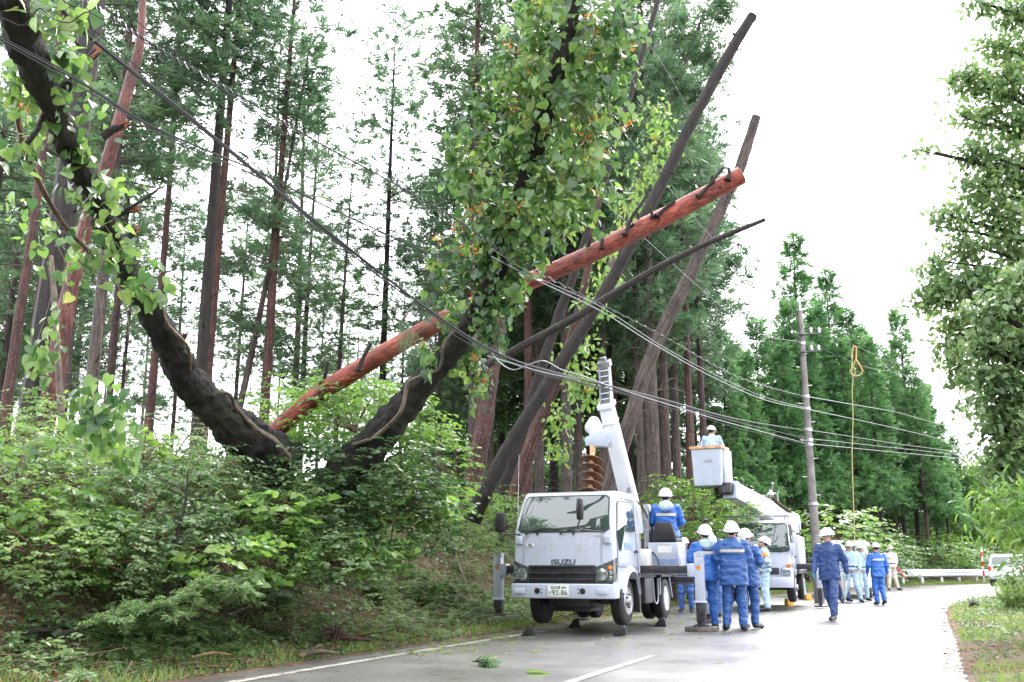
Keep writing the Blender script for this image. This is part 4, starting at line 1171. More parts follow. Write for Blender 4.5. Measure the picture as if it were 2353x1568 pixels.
# leaves on and hanging from the left trunk
sp = []
for (x, y, rpx, wt) in [(120, 20, 60, 1.5), (150, 60, 50, 1.5), (60, 5, 30, 0.6), (125, 130, 40, 1.2), (165, 170, 45, 1.2), (140, 190, 25, 0.8), (40, 195, 50, 1.6), (65, 240, 35, 1), (130, 285, 40, 1.0), (225, 235, 30, 0.6), (130, 240, 30, 0.6), (175, 345, 30, 0.8), (200, 310, 25, 0.5), (30, 335, 35, 0.9), (75, 350, 30, 0.7), (160, 395, 40, 1),
                        (215, 410, 35, 0.9), (245, 440, 35, 0.9), (300, 445, 30, 0.6), (60, 480, 60, 1.6), (110, 540, 60, 1.4), (190, 470, 40, 1.0), (230, 520, 40, 1), (255, 560, 35, 1), (285, 545, 30, 0.7), (90, 600, 25, 0.5)]:
    Yv = float(np.interp(y, [0, 600], [6.0, 9.7])) - 0.25
    sp.append((P(x, y, Yv + rng.uniform(-0.2, 0.2)), rpx / 2250 * Yv, wt))
leafy('climbing_vine', 'fresh green vine leaves clinging round the upper left black trunk', sp, 620, 0, 0.088, 'l_vine', T_HEART, flowers=0.02)
sp = []
for (x, y, rpx, wt) in [(185, 585, 40, 1), (225, 610, 35, 1), (320, 630, 45, 1.6), (335, 600, 30, 0.7), (305, 670, 25, 0.6), (350, 660, 20, 0.4), (180, 640, 25, 0.5)]:
    Yv = 9.9
    sp.append((P(x, y, Yv - 0.2), rpx / 2250 * Yv, wt))
leafy('climbing_vine', 'vine leaves hanging over the middle bend of the left black trunk', sp, 130, 0, 0.115, 'l_vine', T_HEART, stems=False)
sp = []
for (x, y, rpx, wt) in [(140, 720, 28, 1), (80, 800, 28, 1), (105, 835, 18, 0.6), (95, 770, 16, 0.4), (190, 895, 20, 0.6), (225, 900, 35, 1.2), (240, 870, 35, 1), (290, 905, 20, 0.6), (235, 950, 35, 1.2), (155, 940, 16, 0.4), (85, 1000, 30, 0.6), (225, 1000, 30, 0.8), (290, 940, 25, 0.5), (270, 1000, 20, 0.5), (310, 1020, 18, 0.4)]:
    Yv = 8.8
    sp.append((P(x, y, Yv), rpx / 2250 * Yv, wt))
r_ = leafy('climbing_vine', 'loose dangling strands of vine leaves below the left black trunk', sp, 260, 0, 0.092, 'l_vine', T_HEART, hang=1.3, stems=False, strands=True)
mb = MB(); b0 = Vector(sp[0][0])
for a_, c_ in (((200, 560), (225, 905)), ((130, 560), (140, 720)), ((110, 600), (80, 800)), ((260, 620), (290, 905)), ((225, 905), (235, 1000)), ((150, 700), (190, 895))):
    p, q = P(*a_, 9.0) - b0, P(*c_, 8.8) - b0
    mb.tube([p, (p + q) / 2 + Vector((0.08, 0, 0.06)), q], [0.006, 0.005, 0.003], 4, 8, cap=False)
tag(mb.build('hanging_stems', M['vine'], r_), kind='stuff')
# paler vine on trees behind
sp = [(P(x, y, 18), r_px / 2250 * 18, w) for (x, y, r_px, w) in [(1480, 400, 45, 1), (1520, 330, 45, 1), (1440, 480, 40, 1), (1400, 560, 40, 1), (1360, 700, 35, 1), (1330, 800, 40, 1.2), (1320, 870, 35, 1), (1290, 960, 30, 0.8), (1280, 1030, 25, 0.6), (1500, 250, 40, 0.8), (1390, 640, 30, 0.8), (1345, 900, 30, 0.8), (1300, 500, 40, 1)]]
leafy('climbing_vine', 'pale green vine climbing the leaning cedars behind the red pine', sp, 1500, 0, 0.13, 'l_bush2', T_OVATE, flowers=0.02, fsize=0.05)
# needle tuft caught on the cables
bag = LeafBag(); rg = np.random.default_rng(5)
p0 = P(945, 760, 11.6)
for (x, y) in [(930, 740), (945, 770), (925, 785), (955, 800), (940, 820), (985, 690), (1005, 700), (990, 720), (970, 690), (935, 760)]:
    n = 40
    C = np.array(P(x, y, 11.6) - p0) + rg.normal(0, 0.045, (n, 3))
    bag.add(C, np.array([0, 0, -1.0]) + rg.normal(0, 0.45, (n, 3)), rnd_dirs(n, rg), rg.uniform(0.14, 0.3, n), (np.array([(-0.012, 0, 0), (0.012, 0, 0), (0, 1, 0)], float), np.array([(0, 1, 2)])))
rt = thing('pine_sprig', 'drooping grey-green pine sprig caught where the cables cross the red pine', 'branch', p0)
bag.build('needles', M['l_cedar'], rt)
mb = MB(); mb.tube([P(1020, 745, 11.6) - p0, P(985, 690, 11.6) - p0, P(950, 705, 11.6) - p0, P(920, 745, 11.6) - p0], [0.012, 0.01, 0.008, 0.005], 5, 10); mb.build('twig', M['twig'], rt)
# ---------------------------------------------------------------- shrubs one can tell apart
def shrub(name, label, base, rad, h, nleaf, lsize, mat, tpl=T_OVATE, seed=1, group=None, flat=0.45, twigs=14, cat='shrub', low=0.0):
    rg = np.random.default_rng(seed)
    root = thing(name, label, cat, base, group=group)
    mb = MB(); bag = LeafBag()
    ncl = max(8, nleaf // 9)
    for k in range(ncl):
        u = rnd_dirs(1, rg, (low, 1))[0]
        rr = rg.uniform(0.45, 1.0) ** 0.5
        wob = 1 + 0.28 * mnoise.noise(Vector(u) * 2.3 + Vector((seed, 0, 0)))
        q = np.array([u[0] * rad, u[1] * rad, u[2] * h]) * rr * wob
        a = math.atan2(u[1], u[0]) + rg.normal(0, 0.5)
        dr = np.array([math.cos(a), math.sin(a), rg.uniform(-0.1, 0.5)])
        nl = 9; t = np.linspace(0, 1, nl)[:, None]
        L = lsize * 4.2
        C = q + dr * L * t; C[:, 2] -= (0.25 * L * t[:, 0] ** 2)
        side = np.array([-dr[1], dr[0], 0]); sg = np.where(np.arange(nl) % 2 == 0, 1, -1)[:, None]
        D = dr * 0.7 + side * sg + rg.normal(0, 0.2, (nl, 3)); D[:, 2] -= 0.3
        N = np.array([0, 0, 1.0]) + 0.35 * u + rg.normal(0, flat, (nl, 3))
        bag.add(C, D, N, lsize * rg.uniform(0.65, 1.2, nl), tpl)
        if k < twigs:
            mb.tube([(0, 0, -0.05), tuple(q * 0.5 + np.array([0, 0, h * 0.08])), tuple(q)], [0.016, 0.01, 0.004], 4, 5, cap=False)
    mb.build('stems', M['twig'], root)
    bag.build('leaves', M[mat], root)
    return root
def gpt(px, Y, dz=0.0):
    x = P(px, 1100, Y).x
    return Vector((x, Y, HT(x, Y) + dz))
shrub('bramble_bush', 'bright green bush heaped over the fork between the two arms of the V', P(815, 985, 14.5), 1.0, 0.78, 4000, 0.09, 'l_bush2', seed=3, low=-0.4)
shrub('bramble_bush', 'light green bush spilling over the red pine where it meets the fork', P(720, 930, 16.2), 1.0, 0.5, 900, 0.09, 'l_bush2', seed=4, low=-0.7)
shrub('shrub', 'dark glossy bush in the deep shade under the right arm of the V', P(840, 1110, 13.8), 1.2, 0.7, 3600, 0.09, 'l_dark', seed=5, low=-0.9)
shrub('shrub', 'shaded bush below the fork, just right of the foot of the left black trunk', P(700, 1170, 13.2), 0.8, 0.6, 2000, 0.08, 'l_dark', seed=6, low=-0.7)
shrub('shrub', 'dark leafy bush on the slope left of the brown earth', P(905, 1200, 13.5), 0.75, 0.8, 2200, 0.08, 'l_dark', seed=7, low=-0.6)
shrub('shrub', 'loose light green bush between the right arm of the V and the thick leaning cedar', P(985, 1060, 15.4), 0.5, 0.7, 900, 0.09, 'l_bush2', seed=8, low=-0.7)
shrub('shrub', 'small drooping big-leaved bush above the brown earth slope', P(975, 1180, 13.4), 0.35, 0.35, 220, 0.12, 'l_bush2', T_HEART, seed=9, low=-0.6)
shrub('shrub', 'leafy bush directly left of the crane truck cab', P(1085, 1165, 17.6), 0.65, 0.45, 1200, 0.08, 'l_bush2', seed=10, low=-0.6)
shrub('shrub', 'pale green shrub at the top of the bank behind the cab mirror', P(1150, 1210, 18.2), 0.7, 0.6, 1300, 0.09, 'l_bush', seed=12, low=-0.8)
shrub('shrub', 'glossy shrub between the seated operator and the boom truck', P(1600, 1190, 26), 1.25, 1.2, 2600, 0.14, 'l_bush2', seed=13, low=-0.6)
shrub('shrub', 'dark glossy shrub behind the lowered boom', P(1665, 1185, 29), 1.2, 0.9, 1500, 0.14, 'l_bush', seed=14, low=-0.6)
shrub('shrub', 'shrub with drooping sprays right of the utility pole foot', P(1925, 1240, 36), 1.3, 1.2, 900, 0.22, 'l_bush2', seed=15, low=-0.3)
shrub('shrub', 'spreading bush behind the left end of the guardrail', P(2110, 1290, 53), 2.6, 1.5, 2600, 0.20, 'l_bush2', seed=16, low=-0.3)
shrub('shrub', 'greyer bush behind the right half of the guardrail', P(2190, 1300, 55), 2.1, 1.2, 1700, 0.20, 'l_bush', seed=17, low=-0.3)
shrub('shrub', 'round bush behind the walking men in pale blue', P(2010, 1290, 47), 1.7, 1.6, 1500, 0.20, 'l_bush', seed=18, low=-0.4)
SL = ['shrub in the green tangle covering the bank left of the trucks']
for i, (px, py, Y, r, h) in enumerate([(40, 1130, 11.5, 0.85, 0.9), (200, 1120, 12.6, 0.8, 0.8), (330, 1190, 11.8, 0.75, 0.7), (470, 1140, 12.9, 0.7, 0.6), (90, 1270, 10.6, 0.7, 0.6), (250, 1290, 11, 0.65, 0.55),
                                      (410, 1270, 11.6, 0.65, 0.55), (560, 1210, 12.6, 0.7, 0.6), (620, 1290, 12.2, 0.55, 0.45), (770, 1290, 12.6, 0.6, 0.45), (30, 1040, 13.6, 0.9, 0.9), (380, 1090, 13.8, 0.8, 0.8), (140, 1020, 15, 0.8, 0.7), (540, 1120, 13.9, 0.5, 0.55)]):
    shrub('shrub', SL[0], P(px, py, Y), r, h, 2100, 0.058 if i % 3 else 0.078, 'l_bush' if i % 4 else 'l_bush2', seed=30 + i, group='shrubs on the left bank', low=-0.7, flat=0.5)
for i, (px, py, Y, r, lab) in enumerate([(160, 1200, 11.2, 0.4, 'broad-leaved bright plant among the small-leaved shrubs at far left'), (520, 1300, 11.3, 0.35, 'broad-leaved bright plant low on the bank left of the fern'), (330, 1060, 13.0, 0.45, 'broad-leaved bright plant at the top of the bank below the hanging vine'), (640, 1180, 12.4, 0.35, 'broad-leaved bright plant below the foot of the left black trunk'), (860, 1290, 12.8, 0.32, 'broad-leaved bright plant on the lower slope left of the brown earth')]):
    shrub('shrub', lab, P(px, py, Y), r, r * 0.9, 300, 0.095, 'l_bush2', T_HEART, seed=80 + i, low=-0.6, flat=0.5)
# sapling with a dark stem
b_ = P(385, 1370, 11)
rt = thing('sapling', 'young tree with a dark thin stem growing on the left bank', 'tree', b_)
mb = MB(); bag = LeafBag(); rg = np.random.default_rng(77)
axis = [Vector((0, 0, -0.2)), P(392, 1290, 11) - b_, P(405, 1230, 11) - b_, P(425, 1160, 11.1) - b_, P(432, 1080, 11.1) - b_]
mb.tube(axis, [0.03, 0.026, 0.022, 0.015, 0.006], 7, 16, amp=0.1, nscale=0.1)
aps, _ = resample(axis, [0] * 5, 20)
for k in range(16):
    p = np.array(aps[6 + k % 14]); a = rg.uniform(0, 6.28); L = rg.uniform(0.25, 0.6)
    dr = np.array([math.cos(a), math.sin(a), 0.35]); q = p + dr * L
    mb.tube([p, (p + q) / 2 + np.array([0, 0, 0.03]), q], [0.008, 0.005, 0.002], 4, 4, cap=False)
    n = 12; t = rg.uniform(0.2, 1, n)[:, None]
    D = dr + rg.normal(0, 0.6, (n, 3)); D[:, 2] -= 0.4
    bag.add(p + dr * L * t, D, np.array([0, 0, 1.0]) + rg.normal(0, 0.4, (n, 3)), rg.uniform(0.06, 0.1, n), T_OVATE)
mb.build('trunk', M['bark_dark'], rt); bag.build('crown', M['l_bush'], rt)
# dark root mass at far left edge
def bough(name, label, pts, rad, nside, L, mat, seed, spr=0.16, cat='branch'):
    rg = np.random.default_rng(seed); base = Vector(pts[0])
    root = thing(name, label, cat, base)
    pts = [Vector(p) - base for p in pts]
    mb = MB(); mb.tube(pts, [rad, rad * 0.8, rad * 0.5, rad * 0.2][:len(pts)] if len(pts) <= 4 else [rad * (1 - 0.8 * i / (len(pts) - 1)) for i in range(len(pts))], 7, 20, amp=0.1, nscale=0.1)
    ps, _ = resample(pts, [0] * len(pts), 40); bag = LeafBag()
    for k in range(nside):
        i = int(rg.integers(3, 40)); p = np.array(ps[i]); d = np.array((ps[i] - ps[i - 1]).normalized())
        sd = np.cross(d, [0, 0, 1]) * rg.choice([-1, 1]) + rg.normal(0, 0.25, 3)
        e = d * 0.8 + sd * 0.8 + np.array([0, 0, rg.uniform(-0.2, 0.25)])
        l = L * rg.uniform(0.4, 1.1); q = p + e * l; q[2] -= 0.12 * l
        mb.tube([p, (p + q) / 2 + np.array([0, 0, 0.03]), q], [0.007, 0.005, 0.002], 3, 4, cap=False)
        n = 22; t = rg.uniform(0.1, 1.05, n)[:, None]
        C = p + (q - p) * t + rg.normal(0, 0.015, (n, 3))
        s2 = np.cross(e, [0, 0, 1]); 
        D = e * 0.9 + s2 * rg.choice([-0.7, 0.7], (n, 1)) + rg.normal(0, 0.15, (n, 3)); D[:, 2] -= 0.15
        bag.add(C, D, np.array([0, 0, 1.0]) + rg.normal(0, 0.35, (n, 3)), spr * rg.uniform(0.6, 1.2, n), T_SPRAY)
    mb.build('limb', M['bark_dark'], root); bag.build('needles', M[mat], root)
    return root
def gp_(px, py, lift=0.08):
    """where the view through (px,py) meets the terrain, lifted a little"""
    for Y in np.arange(9.0, 40, 0.1):
        p = P(px, py, Y)
        if p.z < HT(p.x, p.y): return p + Vector((0, 0, lift))
    return G(px, py)
bough('fallen_bough', 'torn-off cedar bough with a long grey stem lying across the left bank', [P(130, 1462, 9.9), P(280, 1418, 10.0), P(400, 1385, 10.2), P(470, 1355, 10.3), P(545, 1358, 10.5)], 0.026, 80, 0.4, 'l_sprig', 21)
bough('fallen_bough', 'flat cedar branch lying at the lower left corner of the bank', [gp_(10, 1510, 0.2), gp_(160, 1500, 0.25), gp_(330, 1500, 0.25), gp_(450, 1490, 0.2)], 0.022, 70, 0.5, 'l_sprig', 22)
bough('fallen_bough', 'small cedar branch on the slope above the brown root clump', [gp_(690, 1345, 0.3), gp_(760, 1350, 0.3), gp_(820, 1365, 0.2), gp_(860, 1385, 0.15)], 0.015, 26, 0.35, 'l_sprig', 23)
bough('fallen_bough', 'limp pale green cedar branch on the slope left of the outrigger', [gp_(960, 1400, 0.35), gp_(1010, 1385, 0.35), gp_(1050, 1400, 0.25), gp_(1085, 1430, 0.15)], 0.015, 26, 0.35, 'l_sprig', 24)
bough('fallen_bough', 'needled sprig lying alone on the wet asphalt', [G(1085, 1520, 0.03), G(1110, 1523, 0.05), G(1135, 1522, 0.04)], 0.006, 8, 0.12, 'l_cedar2', 25, spr=0.09)
# fern
def fern(label, p, sc, seed, n=7, face=0.0):
    rg = np.random.default_rng(seed); root = thing('fern', label, 'fern', p); bag = LeafBag(); mb = MB()
    for k in range(n):
        a = face + rg.uniform(-1.3, 1.3) if n < 8 else 2 * PI * k / n
        L = sc * rg.uniform(0.75, 1.15); m = 26; t = np.linspace(0.08, 1, m)
        cx = np.stack([np.cos(a) * L * t, np.sin(a) * L * t, L * (0.9 * t - 0.85 * t * t)], 1)
        mb.tube([cx[0] * 0, cx[8], cx[17], cx[25]], [0.006, 0.005, 0.004, 0.002], 4, 8, cap=False)
        side = np.array([-math.sin(a), math.cos(a), 0])
        wid = sc * 0.34 * np.sin(np.clip(t * 1.05, 0, 1) * PI * 0.92) ** 0.8 + 0.01
        for sg in (1, -1):
            D = side * sg + np.array([math.cos(a), math.sin(a), 0]) * 0.35 + np.array([0, 0, -0.15])
            bag.add(cx, np.tile(D, (m, 1)), np.array([0, 0, 1.0]) + rg.normal(0, 0.12, (m, 3)), wid, (np.array([(-0.09, 0, 0), (0.09, 0, 0), (0.07, 0.5, 0), (-0.07, 0.5, 0), (0, 1, -0.1)], float), T_BLADE[1]))
    mb.build('stalks', M['l_fern'], root); bag.build('fronds', M['l_fern'], root)
fern('pale green fern with a long arching frond on the bank', gp_(585, 1400, 0.05), 0.75, 3, 5, 0.5)
fern('small fern low on the slope right of the arching one', gp_(700, 1290, 0.05), 0.45, 4, 7, 0.2)
fern('feathery fern at the lower left of the bank above the flat cedar branch', gp_(250, 1440, 0.05), 0.6, 5, 7, 0.3)
fern('fern in the grass just left of the crane truck outrigger', gp_(1010, 1440, 0.03), 0.4, 6, 7, 0.2)
# dead brown leaves clump, root clump, wood pieces
rt = thing('dead_leaf_clump', 'clump of hanging rust-brown dead leaves low on the bank', 'plant', gp_(470, 1400, 0.1)); bag = LeafBag(); rg = np.random.default_rng(8)
n = 60; bag.add(rg.normal(0, 0.13, (n, 3)) * [1, 0.6, 1.1], np.array([0, 0, -1.0]) + rg.normal(0, 0.5, (n, 3)), rnd_dirs(n, rg), rg.uniform(0.06, 0.14, n), T_OVATE)
bag.build('dead_leaves', M['l_litter'], rt)
mb = MB(); mb.tube([(0, 0, 0.25), (0.02, 0, 0.05), (0.0, 0.02, -0.25)], [0.006, 0.006, 0.006], 4, 6); mb.build('stalk', M['twig'], rt)
rc = thing('root_clump', 'dark purple-brown root clump lying at the grass edge by the road', 'root', gp_(768, 1480, 0.05)); mb = MB(); rg = np.random.default_rng(9)
for k in range(90):
    u = rnd_dirs(1, rg, (-0.1, 1))[0] * rg.uniform(0.12, 0.26)
    mb.tube([(0, 0, 0.02), Vector(u) * 0.6 + Vector((0, 0, 0.05)), Vector(u)], [0.008, 0.006, 0.003], 3, 4, cap=False)
mb.tube([(0, 0, 0.03), (0.2, -0.03, 0.02), (0.48, -0.08, 0.0)], [0.04, 0.03, 0.022], 7, 8, amp=0.2, nscale=0.06)
mb.build('roots', mat_bark('root_bark', [(0.3, (0.04, 0.018, 0.018)), (0.7, (0.14, 0.075, 0.075))], 12), rc)
def wood(label, px, py, L, r, rz, mat='splinter', name='wood_piece'):
    p = gp_(px, py, 0.04); mb = MB()
    d = Vector((math.cos(rz), math.sin(rz), 0.05)) * L
    mb.tube([Vector((0, 0, 0)), d * 0.5 + Vector((0, 0, 0.03)), d], [r, r * 0.9, r * 0.35], 7, 10, amp=0.4, nscale=0.07)
    o = mb.build(name, M[mat], None, smooth=True); o.location = p; tag(o, label, 'wood')
wood('orange splintered wood chunk on the verge at the far left of the road edge', 392, 1480, 0.16, 0.035, 0.1)
wood('pale peeled branch piece lying on the lower left verge', 440, 1520, 0.4, 0.018, 0.25, 'cutwood')
wood('short log in the grass below the pale fern', 690, 1515, 0.4, 0.035, 0.2, 'vine')
wood('dark rotten log jutting out of the right-hand verge', 2238, 1400, 0.9, 0.12, 1.1, 'bark_black', 'rotten_log')
for i, (a, b, c, lab) in enumerate([((1040, 1210), (1048, 1300), (1085, 1390), 'long pale bent stick leaning on the brown slope'), ((985, 1340), (1030, 1380), (1120, 1425), 'thin dark stick reaching down to the outrigger foot'), ((560, 1300), (575, 1370), (545, 1430), 'curved brown twig standing beside the fern'), ((520, 1480), (600, 1440), (680, 1490), 'arched thin twig on the lower bank')]):
    pa, pb, pc = gp_(*a, 0.35), gp_(*b, 0.25), gp_(*c, 0.1)
    mb = MB(); mb.tube([pa, pb, pc], [0.010, 0.016, 0.02], 5, 14, amp=0.2, nscale=0.1)
    o = mb.build('stick', M['vine'] if i != 1 else M['twig'], None); tag(o, lab, 'stick')

# leaf blown on the road
bag = LeafBag(); bag.add([(0, 0, 0.012)], [(1, 0.15, 0.05)], [(0, 0, 1)], [0.26], T_HEART)
o = bag.build('fallen_leaf', M['l_grass']); o.location = G(1215, 1548, 0); tag(o, 'single pale green leaf lying on the asphalt in front of the trucks', 'leaf')

# ---------------------------------------------------------------- broadleaf trees at the right edge
def broadleaf(name, label, base, trunk, blobs, nleaf, lsize, mat, seed, bark='bark_dark', limb=0.06, tpl=T_OVATE, group=None, tr=0.16):
    rg = np.random.default_rng(seed); base = Vector(base)
    root = thing(name, label, 'tree', base, group=group)
    tk = [Vector(p) - base for p in trunk]
    mt = MB(); mt.tube(tk, [tr * (1 - 0.75 * i / (len(tk) - 1)) for i in range(len(tk))], 10, 24, amp=0.12, nscale=0.3)
    tp, _ = resample(tk, [0] * len(tk), 20)
    mb = MB(); bag = LeafBag()
    vol = np.array([b[1] ** 2.2 for b in blobs]); vol /= vol.sum()
    for (c, r), k in zip(blobs, rg.multinomial(nleaf, vol)):
        c = Vector(c) - base
        s0 = min(tp, key=lambda q: (q - c).length + max(0, q.z - c.z + 0.3) * 2)
        mb.tube([s0, (s0 + c) / 2 + Vector((0, 0, 0.15 * r)), c], [limb, limb * 0.6, limb * 0.25], 5, 8, amp=0.15, nscale=0.2, cap=False)
        for q in range(max(2, k // 12)):
            u = rnd_dirs(1, rg)[0]; rr = r * rg.uniform(0.1, 1.0) ** 0.45 * (1 + 0.35 * mnoise.noise(Vector(u) * 2.1 + c))
            p = np.array(c) + u * rr * np.array([1, 1, 0.8])
            if q % 3 == 0: mb.tube([c, Vector((np.array(c) + p) / 2) + Vector((0, 0, 0.05)), p], [limb * 0.22, limb * 0.14, 0.003], 3, 4, cap=False)
            m = 12
            C = p + rg.normal(0, lsize * 1.15, (m, 3)) * [1, 1, 0.45]
            D = rg.normal(0, 0.7, (m, 3)) + u * 0.6; D[:, 2] -= 0.35
            N = np.array([0, 0, 0.9]) + rg.normal(0, 0.5, (m, 3)) + u * 0.3
            bag.add(C, D, N, lsize * rg.uniform(0.6, 1.2, m), tpl)
    mt.build('trunk', M[bark], root); mb.build('limbs', M[bark], root); bag.build('crown', M[mat], root)
    return root
def blobs(l, Y0): return [(P(x, y, Y0 + dy), r / 2250 * (Y0 + dy)) for (x, y, r, dy) in l]
B1 = blobs([(2330, 30, 55, 0), (2250, 5, 35, 0), (2290, 110, 40, 0), (2230, 190, 45, 0), (2310, 200, 60, 0), (2360, 120, 60, 0), (2215, 165, 25, 0), (2350, 290, 60, 0), (2270, 270, 45, 0.3), (2215, 270, 28, 0), (2110, 345, 18, 0), (2240, 350, 42, 0), (2310, 380, 60, 0), (2360, 430, 60, 0), (2250, 430, 45, 0), (2190, 500, 38, 0), (2150, 520, 16, 0), (2290, 490, 60, 0), (2230, 560, 45, 0), (2340, 560, 60, 0),
            (2165, 670, 52, 0), (2130, 690, 26, 0), (2200, 790, 45, 0), (2220, 860, 40, 0), (2250, 930, 35, 0), (2300, 740, 60, 0), (2160, 600, 30, 0), (2210, 650, 50, 0), (2260, 640, 50, 0), (2195, 740, 35, 0), (2180, 820, 28, 0), (2240, 740, 45, 0), (2130, 345, 10, 0), (2310, 660, 60, 0)], 17)
bs = P(2480, 1300, 17); bs.z = HT(bs.x, bs.y) - 0.1
broadleaf('broadleaf_tree', 'tall grey-green broadleaf tree hanging in from the top right edge', bs, [bs, P(2470, 900, 17), P(2440, 500, 17), P(2400, 150, 17), P(2330, 20, 17)], B1, 13500, 0.13, 'l_broad', 41, tr=0.22)
B2 = blobs([(2320, 700, 50, 0), (2260, 720, 35, 0), (2350, 640, 45, 0), (2280, 790, 50, 0), (2340, 800, 55, 0), (2230, 800, 18, 0), (2310, 870, 50, 0), (2260, 860, 30, 0), (2360, 900, 50, 0), (2330, 950, 48, 0), (2290, 930, 30, 0), (2320, 1020, 45, 0), (2350, 1080, 50, 0), (2300, 1080, 32, 0), (2270, 1040, 20, 0), (2290, 980, 22, 0)], 13)
bs = P(2420, 1350, 13); bs.z = HT(bs.x, bs.y) - 0.1
broadleaf('broadleaf_tree', 'bright green big-leaved tree at the right edge above the bamboo', bs, [bs, P(2410, 1100, 13), P(2390, 850, 13), P(2370, 650, 13)], B2, 4600, 0.115, 'l_bush', 42, tr=0.12)
B3 = blobs([(2330, 1140, 35, 0), (2290, 1170, 25, 0), (2350, 1190, 35, 0), (2320, 1215, 25, 0), (2358, 1250, 18, 0), (2366, 1310, 16, 0), (2366, 1345, 16, 0)], 11.5)
bs = P(2400, 1330, 11.5); bs.z = HT(bs.x, bs.y)
broadleaf('bamboo_grass', 'long-leaved bamboo clump drooping in at the right edge over the far car', bs, [bs, P(2390, 1220, 11.5), P(2370, 1120, 11.5)], B3, 700, 0.15, 'l_bush2', 43, tr=0.02, limb=0.012, tpl=(T_BLADE[0] * np.array([3.2, 1, 1]), T_BLADE[1]), bark='vine')
B4 = [(P(x, y, 62), r / 2250 * 62) for (x, y, r) in [(2240, 1080, 36), (2290, 1060, 40), (2330, 1090, 50), (2270, 1130, 45), (2320, 1180, 45), (2220, 1150, 40), (2350, 1010, 35), (2260, 1210, 40), (2180, 1200, 40), (2300, 1250, 35), (2220, 1250, 32)]]
bs = P(2280, 1290, 62); bs.z = HT(bs.x, bs.y) - 0.2
broadleaf('broadleaf_tree', 'hazy yellow-green tree beyond the bend at the right end of the guardrail', bs, [bs, P(2285, 1150, 62), P(2290, 1040, 62)], B4, 6200, 0.32, 'l_bush2', 44, tr=0.2, tpl=T_SMALL)
shrub('shrub', 'fresh green bush filling the right edge between the overhanging tree and the verge', P(2372, 1165, 15), 0.36, 0.6, 1000, 0.10, 'l_bush2', seed=91, low=-0.9)
shrub('shrub', 'darker leafy bush at the right edge just above the tall grass tuft', P(2385, 1320, 13.5), 0.28, 0.35, 450, 0.09, 'l_bush', seed=92, low=-0.8)
bs = P(2345, 1400, 10.5); bs.z = HT(bs.x, bs.y)
# tall dry grass tuft by the right edge
rt = thing('grass_tuft', 'tall drooping tan and green grass tuft at the right edge', 'grass tuft', gp_(2345, 1400, 0)); bag = LeafBag(); rg = np.random.default_rng(12)
n = 700; C = np.column_stack([rg.normal(0, 0.16, n), rg.normal(0, 0.16, n), np.zeros(n)])
bag.add(C, np.array([0, 0, 1.0]) + rg.normal(0, 0.35, (n, 3)), rnd_dirs(n, rg), rg.uniform(0.35, 0.8, n), (T_BLADE[0] * np.array([0.35, 1, 1]), T_BLADE[1]))
bag.build('blades', M['l_grass'], rt)
mb = MB(); mb.lathe([(0.0, -0.02), (0.14, 0), (0.1, 0.06), (0, 0.08)], seg=10); mb.build('root_base', M['twig'], rt)
# ---------------------------------------------------------------- utility pole, cables, rope, guardrail
PB = P(1885, 1380, 30); pb = Vector((PB.x, 30, 0)); pb.x = P(1883, 1380, 30).x; pb.z = HT(pb.x, 30) - 0.1
ptop = P(1838, 715, 30)
pole = thing('utility_pole', 'grey concrete utility pole carrying the cables beside the boom truck', 'utility pole', pb)
tp = ptop - pb
mb = MB(); mb.tube([Vector((0, 0, 0)), tp], [0.148, 0.082], 14, 8); mb.build('pole', M['concrete'], pole, smooth=True)
mb = MB(); mb.tube([tp, tp + Vector((0, 0, 0.35))], [0.05, 0.03], 8, 1); mb.build('pole_cap', M['gmetal'], pole)
def on_pole(py):
    f = (P(1850, py, 30).z - pb.z) / (ptop.z - pb.z)
    return pb.lerp(ptop, f), 0.148 + (0.082 - 0.148) * f
for py in (790, 812, 912, 940, 988, 1012, 1022, 1158):
    q, r = on_pole(py)
    mb = MB(); mb.lathe([(r + 0.004, -0.05), (r + 0.018, -0.04), (r + 0.018, 0.04), (r + 0.004, 0.05)], q - pb, seg=14); mb.build('band', M['gmetal'], pole)
for py, w in ((772, 0.55), (812, 0.5)):
    q, r = on_pole(py)
    mb = MB(); mb.beam(q - pb + Vector((-0.1, -r - 0.04, 0)), q - pb + Vector((w, -r - 0.12, 0.02)), 0.05, 0.05); mb.build('crossarm', M['dmetal'], pole, bevel=0.01)
    mb = MB()
    for xx in (w - 0.05, w * 0.45): mb.lathe([(0.02, 0), (0.05, 0.05), (0.03, 0.09), (0.055, 0.12), (0.03, 0.17), (0.0, 0.18)], q - pb + Vector((xx, -r - 0.11, 0.04)), seg=10)
    mb.build('insulator', M['ceramic'], pole, smooth=True)
mb = MB()
for k in range(9):
    q, r = on_pole(1180 - k * 42)
    s_ = 1 if k % 2 else -1
    mb.tube([q - pb + Vector((s_ * r * 0.8, 0, 0)), q - pb + Vector((s_ * (r + 0.13), 0, 0)), q - pb + Vector((s_ * (r + 0.13), 0, 0.03))], 0.009, 5, 3)
mb.build('step_bolt', M['gmetal'], pole)
